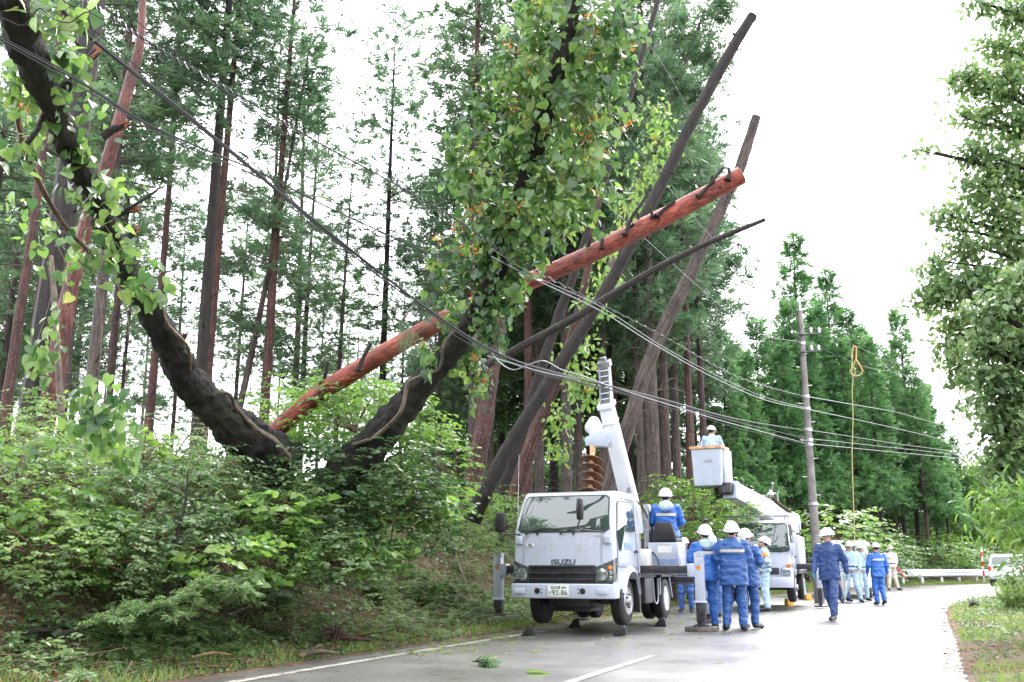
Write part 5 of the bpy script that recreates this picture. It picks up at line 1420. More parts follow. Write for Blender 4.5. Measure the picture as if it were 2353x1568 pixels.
def cable(name, label, pts, r, mat, spiral=False, n=None):
    mb = MB(); r = r * 0.72; mb.tube(pts, r, 6, n or len(pts) * 6)
    root = None
    if spiral:
        root = thing(name, label, 'cable', pts[0]); off = Vector(pts[0])
        m1 = MB(); m1.tube([Vector(p) - off for p in pts], r, 6, n or len(pts) * 6); m1.build('cable', M[mat], root, smooth=True)
        ps, _ = resample([Vector(p) - off for p in pts], [r] * len(pts), 1400)
        m2 = MB(); tr = []
        rr = r * 2.0
        for i, p in enumerate(ps):
            a = i * 0.55
            tr.append(p + Vector((0, math.cos(a) * rr, math.sin(a) * rr)))
        m2.tube(tr, 0.0035, 3, len(tr)); m2.build('lashing', M['gmetal'], root)
        return root
    o = mb.build(name, M[mat], None, smooth=True); return tag(o, label, 'cable')
def wp(l): return [P(x, y, yw(x)) for x, y in l]
cable('power_cable', 'lashed cable running to the pole, uppermost of the lower set', wp([(170, -30), (230, 22), (395, 130), (600, 250), (735, 330), (880, 408), (1040, 500), (1230, 622), (1500, 760), (1700, 868), (1850, 912)]), 0.012, 'cabled', spiral=True)
cable('power_cable', 'light grey cable dipping to the pole just under the lashed cable', wp([(1130, 590), (1235, 645), (1380, 715), (1500, 790), (1640, 868), (1760, 920), (1855, 941)]), 0.013, 'cable')
cable('power_cable', 'thin cable paired with the light grey one under the lashed cable', wp([(1130, 572), (1240, 640), (1380, 705), (1520, 795), (1640, 860), (1760, 914), (1855, 938)]), 0.009, 'cable')
cable('power_cable', 'thick dark bundled cable sweeping down from the top left to the fork', wp([(140, 20), (200, 80), (390, 232), (560, 372), (640, 440), (800, 570), (900, 648), (985, 712), (1120, 800), (1250, 850), (1500, 912), (1700, 965), (1855, 990)]), 0.021, 'cabled')
cable('power_cable', 'dark cable just below the thick bundled one at the top left', wp([(150, 35), (210, 90), (400, 246), (565, 380), (650, 452), (800, 578), (900, 656), (990, 722), (1120, 806), (1250, 858), (1500, 920), (1700, 972), (1855, 1008)]), 0.011, 'cabled')
cable('power_cable', 'thin wire above the thick bundled cable at the top left', wp([(300, 68), (420, 178), (520, 262), (640, 345), (700, 400), (800, 490), (1000, 650), (1130, 795), (1300, 870), (1500, 915), (1700, 970), (1855, 1010)]), 0.006, 'cabled')
cable('power_cable', 'dark cable entering low at the left edge in front of the black trunk', wp([(-40, 65), (0, 90), (190, 192), (330, 280), (460, 340), (600, 398), (740, 470), (870, 530), (980, 580), (1060, 612)]), 0.012, 'cabled')
cable('power_cable', 'thin wire beneath the dark cable at the left edge', wp([(-40, 60), (0, 84), (180, 182), (330, 290), (460, 352), (600, 410), (665, 470), (760, 560), (900, 690), (1000, 745), (1120, 812), (1250, 862), (1400, 898), (1600, 955), (1700, 985), (1855, 1022)]), 0.007, 'cabled')
for (pts, lab) in [([(250, -20), (330, 62), (470, 175), (560, 240), (700, 345), (900, 490), (1050, 590)], 'fine dark wire between the lashed cable and the thick bundled one'),
                   ([(205, 60), (330, 165), (480, 290), (600, 392), (720, 505), (860, 628), (985, 735)], 'fine dark wire running just inside the thick bundled cable'),
                   ([(-40, 78), (60, 128), (220, 222), (400, 320), (560, 392), (760, 492), (980, 590)], 'fine dark wire just above the dark cable entering at the left edge')]:
    cable('power_cable', lab, wp(pts), 0.0065, 'cabled')
cable('power_cable', 'lowest cable sagging to the pole below the bundled ones', wp([(1120, 818), (1250, 856), (1390, 885), (1520, 925), (1650, 965), (1750, 992), (1855, 1020)]), 0.013, 'cable')
cable('service_wire', 'curled loose wire end hanging below the cables beside the fork', [P(x, y, 11) for x, y in [(1120, 800), (1150, 835), (1180, 850), (1215, 838), (1250, 830), (1290, 850), (1330, 862), (1400, 888)]], 0.011, 'cable')
cable('service_wire', 'wavy loose wire across the top of the left black trunk', [P(x, y, 5.6) for x, y in [(-10, 35), (20, 48), (55, 58), (90, 20), (120, 42), (160, 52), (200, 28), (240, 45), (270, 30)]], 0.006, 'cabled')
for (pts, lab) in [([(1430, -40), (1483, 86), (1540, 176), (1600, 290), (1674, 443), (1745, 580), (1836, 738)], 'thin high wire crossing the two tallest leaning tops'),
                   ([(1290, 150), (1402, 267), (1554, 452), (1645, 557), (1712, 633), (1770, 700), (1836, 775)], 'thin high wire crossing the red pine near its sawn end'),
                   ([(1330, 255), (1440, 371), (1510, 452), (1597, 552), (1716, 676), (1780, 735), (1838, 782)], 'thin high wire crossing behind the thin dark log tip'),
                   ([(1250, 340), (1364, 443), (1497, 562), (1600, 655), (1706, 743), (1770, 775), (1838, 785)], 'lowest of the thin high wires on the right of the vine'),
                   ([(820, -30), (850, 0), (930, 68), (1010, 135), (1130, 235), (1290, 380)], 'dark high wire coming down into the vine from the top centre'),
                   ([(1060, -30), (1095, 0), (1150, 55), (1240, 130), (1400, 262)], 'dark high wire entering the vine from the top just right of centre'),
                   ([(1125, -30), (1170, 5), (1250, 90), (1400, 240)], 'short dark high wire at the top right beside the vine stems')]:
    cable('overhead_wire', lab, wp(pts), 0.0075, 'cable' if pts[0][0] > 1150 and 'dark' not in lab else 'cabled')
def ywr(px): return 30 + (px - 1855) * 0.045
for i, (y0, y1, y2, r) in enumerate([(912, 948, 1000, 0.018), (941, 985, 1030, 0.018), (988, 1020, 1045, 0.014), (1008, 1030, 1050, 0.014), (1020, 1040, 1058, 0.017)]):
    cable('power_cable', ['topmost', 'second', 'third', 'fourth', 'lowest'][i] + ' of the grey cables leaving the pole to the right', [P(1856, y0, 30)] + [P(x, np.interp(x, [1860, 2060, 2250], [y0, y1, y2]), ywr(x)) for x in (1960, 2060, 2160, 2250)], r * 0.85, 'cable')
cable('overhead_wire', 'faint high wire from the pole top carrying the rope loop', [P(1840, 740, 30), P(1965, 795, 31), P(2100, 850, 36), P(2353, 930, 45)], 0.008, 'cable')
cable('overhead_wire', 'second faint high wire from the pole top to the right', [P(1842, 780, 30), P(1985, 842, 32), P(2100, 868, 36), P(2353, 950, 45)], 0.008, 'cable')
# rope
rp = thing('rope', 'yellow rope with a knotted loop and orange hook hanging from the high wire', 'rope', P(1963, 1300, 31))
o0 = P(1963, 1300, 31)
def rt_(l, r, nm, mt):
    mb = MB(); mb.tube([P(x, y, 31) - o0 for x, y in l], r, 6, len(l) * 5); mb.build(nm, M[mt], rp, smooth=True)
rt_([(1960, 796), (1958, 830), (1957, 850), (1960, 870), (1958, 900), (1960, 960), (1958, 1050), (1961, 1150), (1964, 1250)], 0.016, 'hanging_line', 'rope')
rt_([(1962, 796), (1957, 815), (1959, 845), (1953, 852), (1958, 862), (1965, 858), (1962, 840), (1967, 822)], 0.014, 'knot', 'rope')
rt_([(1961, 795), (1967, 800), (1967, 826), (1970, 830), (1981, 850), (1982, 855)], 0.02, 'hook', 'orange')
rt_([(1982, 855), (1978, 861), (1968, 864), (1958, 862)], 0.016, 'loop', 'rope')
# guardrail along the outside of the bend
ipts = []
for x in np.linspace(1990, 2300, 22):
    Yr = float(np.interp(x, [1990, 2060, 2265, 2300], [45.5, 46.6, 51.5, 52.5]))
    q = P(x, 1317, Yr); ipts.append(q)
gr = thing('guardrail', 'white steel guardrail along the outer edge of the bend', 'guardrail', (ipts[0].x, ipts[0].y, HT(ipts[0].x, ipts[0].y)))
g0 = gr.location.copy()
prof = [(-0.175, 0.0), (-0.13, -0.055), (-0.06, -0.06), (-0.02, 0.0), (0.02, 0.0), (0.06, -0.06), (0.13, -0.055), (0.175, 0.0)]
mb = MB(); vs = []; fs = []
for i, q in enumerate(ipts):
    d = (ipts[min(i + 1, len(ipts) - 1)] - ipts[max(i - 1, 0)]); d.z = 0; d.normalize(); nn = Vector((-d.y, d.x, 0))
    for (dz, off) in prof: vs.append(q - g0 + nn * off + Vector((0, 0, dz + 0.0)))
for i in range(len(ipts) - 1):
    for j in range(7): a = i * 8 + j; fs.append((a, a + 1, a + 9, a + 8))
mb.add(vs, fs)
ob = mb.build('rail', M['white2'], gr, smooth=True); sol = ob.modifiers.new('thickness', 'SOLIDIFY'); sol.thickness = 0.012
for x in (2030, 2078, 2122, 2167, 2207, 2247, 2285):
    Yr = float(np.interp(x, [1990, 2060, 2265, 2300], [45.5, 46.6, 51.5, 52.5]))
    q = P(x, 1317, Yr) + Vector((-0.06, 0.08, 0)); gz_ = HT(q.x, q.y)
    mb = MB(); mb.lathe([(0.065, gz_ - 0.1 - q.z), (0.065, 0.12), (0.05, 0.15), (0, 0.155)], q - g0, seg=10); mb.build('post', M['white2'], gr, smooth=True)
# road-edge delineator by the far car
q = P(2262, 1335, 49); 
dl = thing('delineator_pole', 'slim red and white striped marker pole at the right end of the guardrail', 'marker pole', q)
for k in range(7):
    mb = MB(); mb.lathe([(0.05, 0.23 * k - 0.05 * (k == 0)), (0.05, 0.23 * (k + 1))], seg=8); mb.build('band', M['red'] if k % 2 else M['platew'], dl, smooth=True)
# ---------------------------------------------------------------- trucks
def wheel(parent, c, r=0.39, w=0.22, side=1, dual=False, name='wheel'):
    root = bpy.data.objects.new(name, None); COL.objects.link(root); root.parent = parent; root.location = c; root.empty_display_size = 0.1
    mb = MB()
    def tyre(x0):
        mb.lathe([(r * 0.56, x0 + 0.01), (r * 0.80, x0 - 0.005), (r * 0.95, x0 + 0.015), (r, x0 + 0.04), (r, x0 + w * 0.33), (r - 0.012, x0 + w * 0.35), (r - 0.012, x0 + w * 0.37), (r, x0 + w * 0.39), (r, x0 + w * 0.61), (r - 0.012, x0 + w * 0.63), (r - 0.012, x0 + w * 0.65), (r, x0 + w * 0.67), (r, x0 + w - 0.04), (r * 0.95, x0 + w - 0.015), (r * 0.80, x0 + w + 0.005), (r * 0.56, x0 + w - 0.01)], axis='x', seg=32)
    tyre(-w / 2)
    if dual: tyre(-w / 2 - side * (w + 0.04))
    mb.build('tyre', M['rubber'], root, smooth=True)
    mb = MB(); s = side; e = w / 2
    mb.lathe([(r * 0.60, s * (e - 0.005)), (r * 0.57, s * (e + 0.01)), (r * 0.53, s * (e - 0.03)), (r * 0.50, s * (e - 0.10 if dual else e - 0.03)), (r * 0.30, s * (e - 0.12 if dual else e - 0.005)), (r * 0.20, s * (e - 0.11 if dual else e + 0.02)), (r * 0.17, s * (e - 0.02 if dual else e + 0.05)), (0.0, s * (e - 0.01 if dual else e + 0.06))], axis='x', seg=24)
    mb.build('rim', M['gmetal'] if not dual else M['white'], root, smooth=True)
    mb = MB()
    for k in range(6):
        a = k * PI / 3; mb.lathe([(0.035, s * (e - 0.10 if dual else e - 0.012)), (0.0, s * (e - 0.098 if dual else e - 0.008))], (0, math.cos(a) * r * 0.40, math.sin(a) * r * 0.40), axis='x', seg=8)
        mb.lathe([(0.016, s * (e - 0.1)), (0.016, s * (e - 0.07 if dual else e + 0.03)), (0, s * (e - 0.068 if dual else e + 0.032))], (0, math.cos(a + 0.5) * r * 0.26, math.sin(a + 0.5) * r * 0.26), axis='x', seg=6)
    mb.build('hub_bolts', M['dmetal'], root)
    return root
LZ = 0.10      # the jacks hold the truck this far off its springs
def cab(root, hw=0.855, L=1.62, top=2.26, base=0.64, paint='white', arch_y=0.98, arch_r=0.47, wz=0.50, wind=(1.60, 2.17), glassm='glass', bulge=0.07):
    """body shell with curved front plan, raked windscreen and cut-out wheel arch; front at y=0, +y to the rear"""
    def fy(x, z):        # y of the front skin
        f = 0.0
        if z > 1.0: f += 0.03 * (z - 1.0) / 0.55
        if z > 1.55: f += (z - 1.55) * 0.50
        return f + bulge * (abs(x) / hw) ** 4
    def hwz(z): return hw if z < 1.5 else hw - 0.075 * ((z - 1.5) / (top - 1.5)) ** 1.3
    ys_top = fy(0, top) + 0.02
    prof = [(0.03, base), (0.0, 0.80), (0.0, 1.05), (0.03, 1.30), (0.035, 1.55), (0.065, 1.66), (0.13, 1.85), (0.24, 2.06), (0.34, top - 0.03), (0.50, top), (L - 0.12, top + 0.015), (L - 0.02, top - 0.10), (L, 1.4), (L, base + 0.2), (arch_y + arch_r, base + 0.2)]
    n = 9
    a0 = math.asin(min(1, (base + 0.2 - wz) / arch_r)); a1 = PI - math.asin(min(1, max(0, base - wz) / arch_r))
    arc = [(arch_y + arch_r * math.cos(a0 + (a1 - a0) * k / n), wz + arch_r * math.sin(a0 + (a1 - a0) * k / n)) for k in range(n + 1)]
    prof = prof[:-1] + arc
    prof = [(y + (fy(0, z) if False else 0), z) for y, z in prof]
    xs = [-1, -0.93, -0.6, 0, 0.6, 0.93, 1]
    mb = MB(); vs = []; fs = []; np_ = len(prof)
    for xf in xs:
        for (y, z) in prof:
            front = y < 0.45 and z > base - 0.01 and (y, z) not in arc
            yy = y + (bulge * abs(xf) ** 6 if front else 0)
            vs.append((xf * hwz(z), yy, z))
    for i in range(len(xs) - 1):
        for j in range(np_):
            a = i * np_ + j; b = i * np_ + (j + 1) % np_
            fs.append((a, b, b + np_, a + np_))
    fs.append(tuple(range(np_))); fs.append(tuple(range((len(xs) - 1) * np_, len(xs) * np_))[::-1])
    mb.add(vs, fs)
    body = mb.build('cab_body', M[paint], root, bevel=0.035, bseg=3)
    def skin(x, z, off=0.006):
        yq = np.interp(z, [0.64, 0.8, 1.05, 1.30, 1.55, 1.66, 1.85, 2.06, top - 0.03], [0.03, 0, 0, 0.03, 0.035, 0.065, 0.13, 0.24, 0.34])
        return (x, float(yq) + bulge * (abs(x) / hwz(z)) ** 6 - off, z)
    # windscreen and its black border
    for nm, m_, x0, z0, z1, off in (('windscreen_seal', 'black', 0.785, wind[0] - 0.015, wind[1] + 0.02, 0.010), ('windscreen', glassm, 0.765, wind[0] + 0.01, wind[1], 0.016)):
        g = MB()
        def fn(u, v, x0=x0, z0=z0, z1=z1, off=off):
            z = z0 + (z1 - z0) * v
            x = (u * 2 - 1) * (x0 - 0.055 * v)
            c = 0.045 * max(0, abs(u * 2 - 1) - 0.93) / 0.07
            zz = z + (c if v < 0.1 else (-c if v > 0.9 else 0))
            return skin(x, zz, off)
        g.grid(fn, 24, 12); g.build(nm, M[m_], root, smooth=True)
    # side windows and door lines, both sides
    for s in (1, -1):
        def sx(z, e): return s * (hwz(z) + e)
        out = [(0.34, 1.30), (0.44, 1.28), (0.62, 1.58), (0.70, 1.62), (1.32, 1.62), (1.38, 1.68), (1.33, 2.05), (1.27, 2.11), (0.52, 2.11), (0.44, 2.05), (0.25, 1.60)]
        for nm, m_, k, e in (('window_seal', 'black', 1.0, 0.004), ('side_window', glassm, 0.94, 0.008)):
            cy = sum(p[0] for p in out) / len(out); cz = sum(p[1] for p in out) / len(out)
            g = MB(); vs = [(sx(cz + (z - cz) * k, e), cy + (y - cy) * k, cz + (z - cz) * k) for y, z in out]
            vs.append((sx(cz, e + 0.0), cy, cz))
            g.add(vs, [(i, (i + 1) % len(out), len(out)) for i in range(len(out))]); g.build(nm, M[m_], root)
        g = MB()
        for (y0, z0, y1, z1) in [(1.47, 0.98, 1.44, 2.12), (0.28, 1.05, 0.24, 1.58), (0.24, 1.58, 0.46, 2.16), (0.46, 2.16, 1.44, 2.14), (0.28, 1.05, 1.47, 1.02)]:
            a = Vector((sx(z0, 0.001), y0, z0)); b = Vector((sx(z1, 0.001), y1, z1)); g.beam(a, b, 0.007, 0.007, up=(1, 0, 0))
        g.build('door_seam', M['dmetal'], root)
        g = MB(); g.box(min(sx(1.3, 0), sx(1.3, 0.03)), max(sx(1.3, 0), sx(1.3, 0.03)), 1.27, 1.40, 1.27, 1.32); g.build('door_handle', M['black'], root, bevel=0.008)
    return skin, hwz
def mirror(root, base, elbow, head, hh=0.30, hwid=0.17, rz=0.0):
    mb = MB(); mb.tube([base, elbow[0], elbow[1], head], 0.013, 6, 14)
    r_ = bpy.data.objects.new('mirror', None); COL.objects.link(r_); r_.parent = root
    mb.build('mirror_arm', M['black'], r_)
    mb = MB(); mb.prism([(-hwid / 2, 0.0), (hwid / 2, 0.0), (hwid / 2 + 0.01, hh * 0.5), (hwid / 2 - 0.005, hh), (-hwid / 2 + 0.01, hh), (-hwid / 2 - 0.01, hh * 0.5)], -0.035, 0.045, 'y')
    o = mb.build('mirror_head', M['black'], r_, bevel=0.028, bseg=3); o.location = head; o.rotation_euler = (0, 0, rz)

RA = -math.atan2(0.384, 0.923)
TF = Vector((0.79, 16.02, 0.0))
tk = thing('crane_truck', 'pale blue-white crane and auger truck facing the camera, jacked up on black outriggers', 'truck', TF, RA)
tinv = (Matrix.Translation(TF) @ Matrix.Rotation(RA, 4, 'Z')).inverted()
def TL(px, py, Y): return tinv @ P(px, py, Y)
skin, hwz = cab(tk)
# bumper
mb = MB(); pl = []
for k in range(13):
    x = -0.87 + 1.74 * k / 12; pl.append((x, -0.10 + 0.10 * (abs(x) / 0.87) ** 5))
poly = pl + [(0.87, 0.30), (0.80, 0.32), (0.80, 0.12), (-0.80, 0.12), (-0.80, 0.32), (-0.87, 0.30)]
mb.prism(poly, 0.555, 0.785, 'z'); mb.build('bumper', M['white'], tk, bevel=0.022, bseg=3)
for s in (1, -1):
    mb = MB(); mb.prism([(s * 0.60, 0.625), (s * 0.78, 0.625), (s * 0.785, 0.71), (s * 0.595, 0.715)], -0.098, -0.075, 'y'); o = mb.build('fog_lamp_cover', M['plast'], tk, bevel=0.012)
    mb = MB(); mb.lathe([(0.050, -0.102), (0.042, -0.106), (0.0, -0.1065)], (s * 0.40 + (-0.02 if s > 0 else 0.02), 0, 0.672), axis='y', seg=8); mb.build('tow_hole', M['black'], tk)
    mb = MB()
    for dz in (-0.028, 0.028): mb.lathe([(0.012, -0.102), (0, -0.105)], (s * 0.31, 0, 0.672 + dz), axis='y', seg=8)
    mb.build('bumper_bolt', M['dmetal'], tk)
# grille
mb = MB(); mb.prism([(-0.56, 0.80), (0.56, 0.80), (0.565, 1.07), (-0.565, 1.07)], -0.022, 0.05, 'y'); mb.build('grille', M['black'], tk, bevel=0.008)
for z, h in ((1.050, 0.035), (0.945, 0.04), (0.850, 0.03)):
    mb = MB(); mb.box(-0.55, 0.55, -0.045, -0.02, z - h / 2, z + h / 2); mb.build('grille_bar', M['dmetal'], tk, bevel=0.008)
mb = MB()
for k in range(15): mb.box(-0.50 + k * 0.0714 - 0.006, -0.50 + k * 0.0714 + 0.006, -0.032, -0.02, 0.82, 1.04)
mb.build('grille_ribs', M['black'], tk)
mb = MB(); mb.box(-0.84, 0.84, -0.012, 0.05, 0.783, 0.815); mb.build('lower_trim', M['black'], tk, bevel=0.006)
# headlights: wedge-shaped clusters wrapping the corners
for s in (1, -1):
    hl = bpy.data.objects.new('headlight', None); COL.objects.link(hl); hl.parent = tk
    mb = MB()
    xs = [0.572, 0.66, 0.74, 0.80, 0.845]
    zt = [1.045, 1.075, 1.105, 1.13, 1.15]
    vs = []
    for x, z in zip(xs, zt):
        y = 0.07 * (x / 0.855) ** 6 - 0.022
        vs += [(s * x, y, 0.822), (s * x, y + 0.01, z)]
    vs += [(s * 0.868, 0.09, 0.822), (s * 0.868, 0.10, 1.17), (s * 0.866, 0.20, 0.835), (s * 0.866, 0.20, 1.19)]
    fs = [(2 * i, 2 * i + 2, 2 * i + 3, 2 * i + 1) for i in range(6)]
    mb.add(vs, fs); mb.build('housing', M['lens2'], hl)
    mb = MB(); mb.lathe([(0.098, -0.034), (0.094, -0.046), (0.06, -0.054), (0.0, -0.058)], (s * 0.672, 0.01, 0.925), axis='y', seg=20); mb.build('lens', M['lens'], hl, smooth=True)
    for z in (0.87, 0.95, 1.03):
        mb = MB(); mb.lathe([(0.036, 0.0), (0.034, -0.022), (0.0, -0.03)], (s * 0.80, 0.035, z), axis='y', seg=12); mb.build('indicator', M['orange'] if z > 1 and s > 0 else M['lens'], hl, smooth=True)
# panel seams, bonnet pads, number sticker, wipers, mirrors, lettering
mb = MB()
for x in (-0.66, 0.66):
    a, b = skin(x, 1.52, 0.002), skin(x, 1.10, 0.002); mb.beam(a, b, 0.007, 0.004, up=(0, -1, 0))
mb.beam(skin(-0.66, 1.52, 0.002), skin(0.66, 1.52, 0.002), 0.007, 0.004, up=(0, -1, 0)); mb.build('panel_seam', M['gmetal'], tk)
for s in (1, -1):
    mb = MB(); mb.box(s * 0.755 - 0.06, s * 0.755 + 0.06, 0.02, 0.075, 1.40, 1.53); mb.build('corner_pad', M['white'], tk, bevel=0.02, bseg=3)
mb = MB(); mb.box(-0.60, -0.49, 0.018, 0.03, 1.37, 1.41); mb.build('number_sticker', M['platew'], tk)
def letter(txt, size, loc, rot, mat, parent, shear=0.0, ext=0.002, width=1.0, nm='lettering'):
    o = link(nm, text_mesh(txt, size, ext, shear, width), M[mat], parent); o.location = loc; o.rotation_euler = rot; return o
letter('904', 0.045, (-0.545, 0.014, 1.39), (PI / 2, 0, 0), 'text_grey', tk)
mb = MB(); letter('ISUZU', 0.115, (0.03, 0.0, 1.118), (PI / 2 - 0.04, 0, 0), 'text_grey', tk, ext=0.008, width=1.32, nm='maker_lettering')
letter('TOENEC', 0.155, (hwz(1.38) + 0.006, 0.90, 1.37), (PI / 2, 0, PI / 2), 'text_blue', tk, shear=0.2, width=1.0, nm='door_lettering')
letter('TOENEC', 0.155, (-hwz(1.38) - 0.006, 0.90, 1.37), (PI / 2, 0, -PI / 2), 'text_blue', tk, shear=0.2, nm='door_lettering')
pr = bpy.data.objects.new('number_plate', None); COL.objects.link(pr); pr.parent = tk; pr.location = (-0.02, -0.118, 0.672)
mb = MB(); mb.box(-0.172, 0.172, -0.004, 0.012, -0.088, 0.088); mb.build('plate', M['platew'], pr, bevel=0.004)
letter('名古屋 800', 0.055, (0.01, -0.0065, 0.052), (PI / 2, 0, 0), 'text_green', pr, nm='plate_heading')
letter('そ', 0.05, (-0.13, -0.0065, -0.03), (PI / 2, 0, 0), 'text_green', pr, nm='plate_kana')
letter('92-86', 0.115, (0.03, -0.0065, -0.028), (PI / 2, 0, 0), 'text_green', pr, nm='plate_number')
for x0, x1 in ((-0.62, -0.05), (-0.02, 0.56)):
    mb = MB(); mb.tube([skin(x0, 1.575, 0.03), skin((x0 + x1) / 2, 1.65, 0.045), skin(x1, 1.635, 0.03)], [0.011, 0.009, 0.006], 5, 8); mb.tube([skin(x0, 1.56, 0.0), skin(x0, 1.575, 0.035)], 0.018, 6, 1); mb.build('wiper', M['black'], tk)
mb = MB()
for x in (-0.42, 0.2): mb.lathe([(0.02, 0.03), (0.018, 0.0), (0, -0.004)], (x, 0, 1.565), axis='y', seg=8)
mb.build('washer_jet', M['black'], tk)
mirror(tk, skin(-0.74, 1.555, 0.0), [(-0.90, -0.12, 1.56), (-1.03, -0.10, 1.45)], (-1.03, -0.08, 1.60), 0.32, 0.17, 0.2)
mirror(tk, skin(0.72, 1.60, 0.0), [(0.62, -0.16, 1.59), (0.40, -0.30, 1.63)], (0.42, -0.30, 1.76), 0.34, 0.11, -0.6)
# arch flares, mudguards
for s in (1, -1):
    mb = MB(); sec = []
    for k in range(13):
        a = R(12) + (R(165) - R(12)) * k / 12
        sec.append((0.98 + 0.47 * math.cos(a), 0.50 + 0.47 * math.sin(a)))
    vs = []; fs = []
    for (y, z) in sec:
        dy, dz = (y - 0.98) / 0.47, (z - 0.50) / 0.47
        for (ro, xo) in ((0.0, 0.0), (0.0, 0.055), (0.075, 0.03), (0.085, 0.0)): vs.append((s * (0.852 + xo), y + dy * ro, z + dz * ro))
    for i in range(12):
        for j in range(3): a = i * 4 + j; fs.append((a, a + 1, a + 5, a + 4))
    mb.add(vs, fs); mb.build('arch_flare', M['white'], tk, smooth=True)
    mb = MB(); mb.prism([(1.40, 0.95), (1.55, 0.95), (1.57, 0.30), (1.49, 0.30)], s * 0.62, s * 0.86, 'x'); mb.build('mudflap', M['black'], tk, bevel=0.01)
    mb = MB(); mb.prism([(0.36, 0.56), (0.50, 0.56), (0.56, 0.70), (0.36, 0.70)], s * 0.70, s * 0.865, 'x'); mb.build('step_well', M['black'], tk, bevel=0.01)
for x_, z0_, z1_ in ((-0.20, 1.27, 1.40), (0.27, 1.28, 1.39)):
    mb = MB(); mb.grid(lambda u, v: skin(x_ + 0.035 * u + 0.004 * math.sin(v * 9), z0_ + (z1_ - z0_) * v, 0.003), 3, 6); mb.build('tape_residue', M['residue'], tk, smooth=True)
# wheels
for s in (1, -1):
    wheel(tk, (s * 0.70, 0.98, 0.50), 0.385, 0.21, s)
    wheel(tk, (s * 0.76, 3.35, 0.47), 0.37, 0.19, s, True)
# chassis and running gear
mb = MB()
for s in (1, -1): mb.box(s * 0.36 - 0.035, s * 0.36 + 0.035, 0.35, 4.45, 0.62, 0.80)
mb.box(-0.62, 0.62, 0.93, 1.03, 0.44, 0.55); mb.box(-0.62, 0.62, 3.30, 3.40, 0.41, 0.53); mb.lathe([(0.0, -0.16), (0.15, -0.1), (0.17, 0), (0.15, 0.1), (0, 0.16)], (0, 3.35, 0.46), axis='y', seg=12)
mb.box(-0.34, 0.34, 0.3, 1.3, 0.42, 0.72); mb.box(-0.3, 0.3, 0.45, 1.1, 0.34, 0.44)
mb.build('chassis', M['black'], tk, bevel=0.01)
mb = MB(); mb.box(-0.80, 0.80, 1.68, 4.55, 0.86, 0.97); mb.build('deck', M['dmetal'], tk, bevel=0.015)
mb = MB(); mb.box(0.42, 0.82, 2.0, 2.55, 0.42, 0.86); mb.build('tool_locker', M['dmetal'], tk, bevel=0.02)
mb = MB(); mb.tube([(0.80, 2.60, 0.86), (0.82, 2.62, 0.45), (0.82, 2.86, 0.45), (0.80, 2.95, 0.84)], 0.016, 6, 14); mb.tube([(0.83, 3.70, 0.86), (0.84, 3.86, 0.48)], 0.018, 6, 3); mb.tube([(0.83, 3.0, 0.86), (0.84, 2.93, 0.55)], 0.018, 6, 3); mb.build('side_guard', M['white'], tk)
mb = MB(); mb.prism([(2.92, 0.86), (2.96, 0.90), (3.74, 0.90), (3.78, 0.86)], 0.60, 0.88, 'x'); mb.build('rear_mudguard', M['dmetal'], tk, bevel=0.01); mb = MB(); mb.prism([(2.92, 0.86), (2.96, 0.90), (3.74, 0.90), (3.78, 0.86)], -0.88, -0.60, 'x'); mb.build('rear_mudguard', M['dmetal'], tk, bevel=0.01)
# outriggers: front pair in view, rear pair behind
def outrigger(yb, xl, xr, full=True):
    og = bpy.data.objects.new('outrigger', None); COL.objects.link(og); og.parent = tk
    mb = MB(); mb.box(xl + 0.08, xr - 0.08, yb - 0.075, yb + 0.075, 0.905, 1.065) if full else mb.box(xl + 0.06, xr - 0.06, yb - 0.06, yb + 0.06, 0.72, 0.86)
    mb.build('beam', M['dmetal'], og, bevel=0.008)
    mb = MB(); zz = (0.898, 1.072) if full else (0.712, 0.868)
    mb.box(xl + 0.08, xr - 0.08, yb - 0.082, yb - 0.074, zz[0] + 0.02, zz[0] + 0.032); mb.build('beam_edge', M['gmetal'], og)
    for x in (xl, xr):
        s = 1 if x > 0 else -1
        q = tinv.inverted() @ Vector((x, yb, 0)); gz_ = float(zroad(q.y)) if road_ds([(q.x, q.y)])[0][0] <= 0 else HT(q.x, q.y)
        if full:
            mb = MB(); mb.box(x - 0.075, x + 0.075, yb - 0.08, yb + 0.08, 0.47, 1.28); mb.box(x - 0.095, x + 0.095, yb - 0.10, yb + 0.10, 0.455, 0.49); mb.box(x - s * 0.13 - 0.06, x - s * 0.13 + 0.06, yb - 0.10, yb + 0.10, 0.88, 1.10); mb.build('leg_housing', M['white'], og, bevel=0.01)
            mb = MB(); mb.box(x - 0.07, x + 0.07, yb - 0.075, yb + 0.075, gz_ + 0.15, 0.455); mb.build('inner_leg', M['dmetal'], og, bevel=0.01)
            mb = MB(); mb.prism([(x - 0.045, 1.03), (x, 1.075), (x + 0.045, 1.03), (x, 0.985)], yb - 0.086, yb - 0.081, 'y'); mb.build('warning_mark', M['orange'], og)
            mb = MB(); mb.tube([(x + 0.08, yb - 0.06, 1.24), (x + 0.05, yb - 0.11, 1.16), (x - 0.03, yb - 0.10, 1.06)], 0.009, 5, 5); mb.box(x - 0.03, x + 0.09, yb - 0.09, yb + 0.03, 1.22, 1.29); mb.build('lever', M['white'], og)
        else:
            mb = MB(); mb.box(x - 0.05, x + 0.05, yb - 0.05, yb + 0.05, gz_ + 0.15, 0.90); mb.build('leg_housing', M['white'], og, bevel=0.01)
        mb = MB(); mb.lathe([(0.14, gz_ + 0.075), (0.14, gz_ + 0.095), (0.06, gz_ + 0.12), (0.055, gz_ + 0.17)], (x, yb, 0), seg=16); mb.build('foot', M['black'], og, smooth=True)
OY = 1.78
outrigger(OY, -1.86, 1.83)
outrigger(4.30, -1.25, 1.45, False)
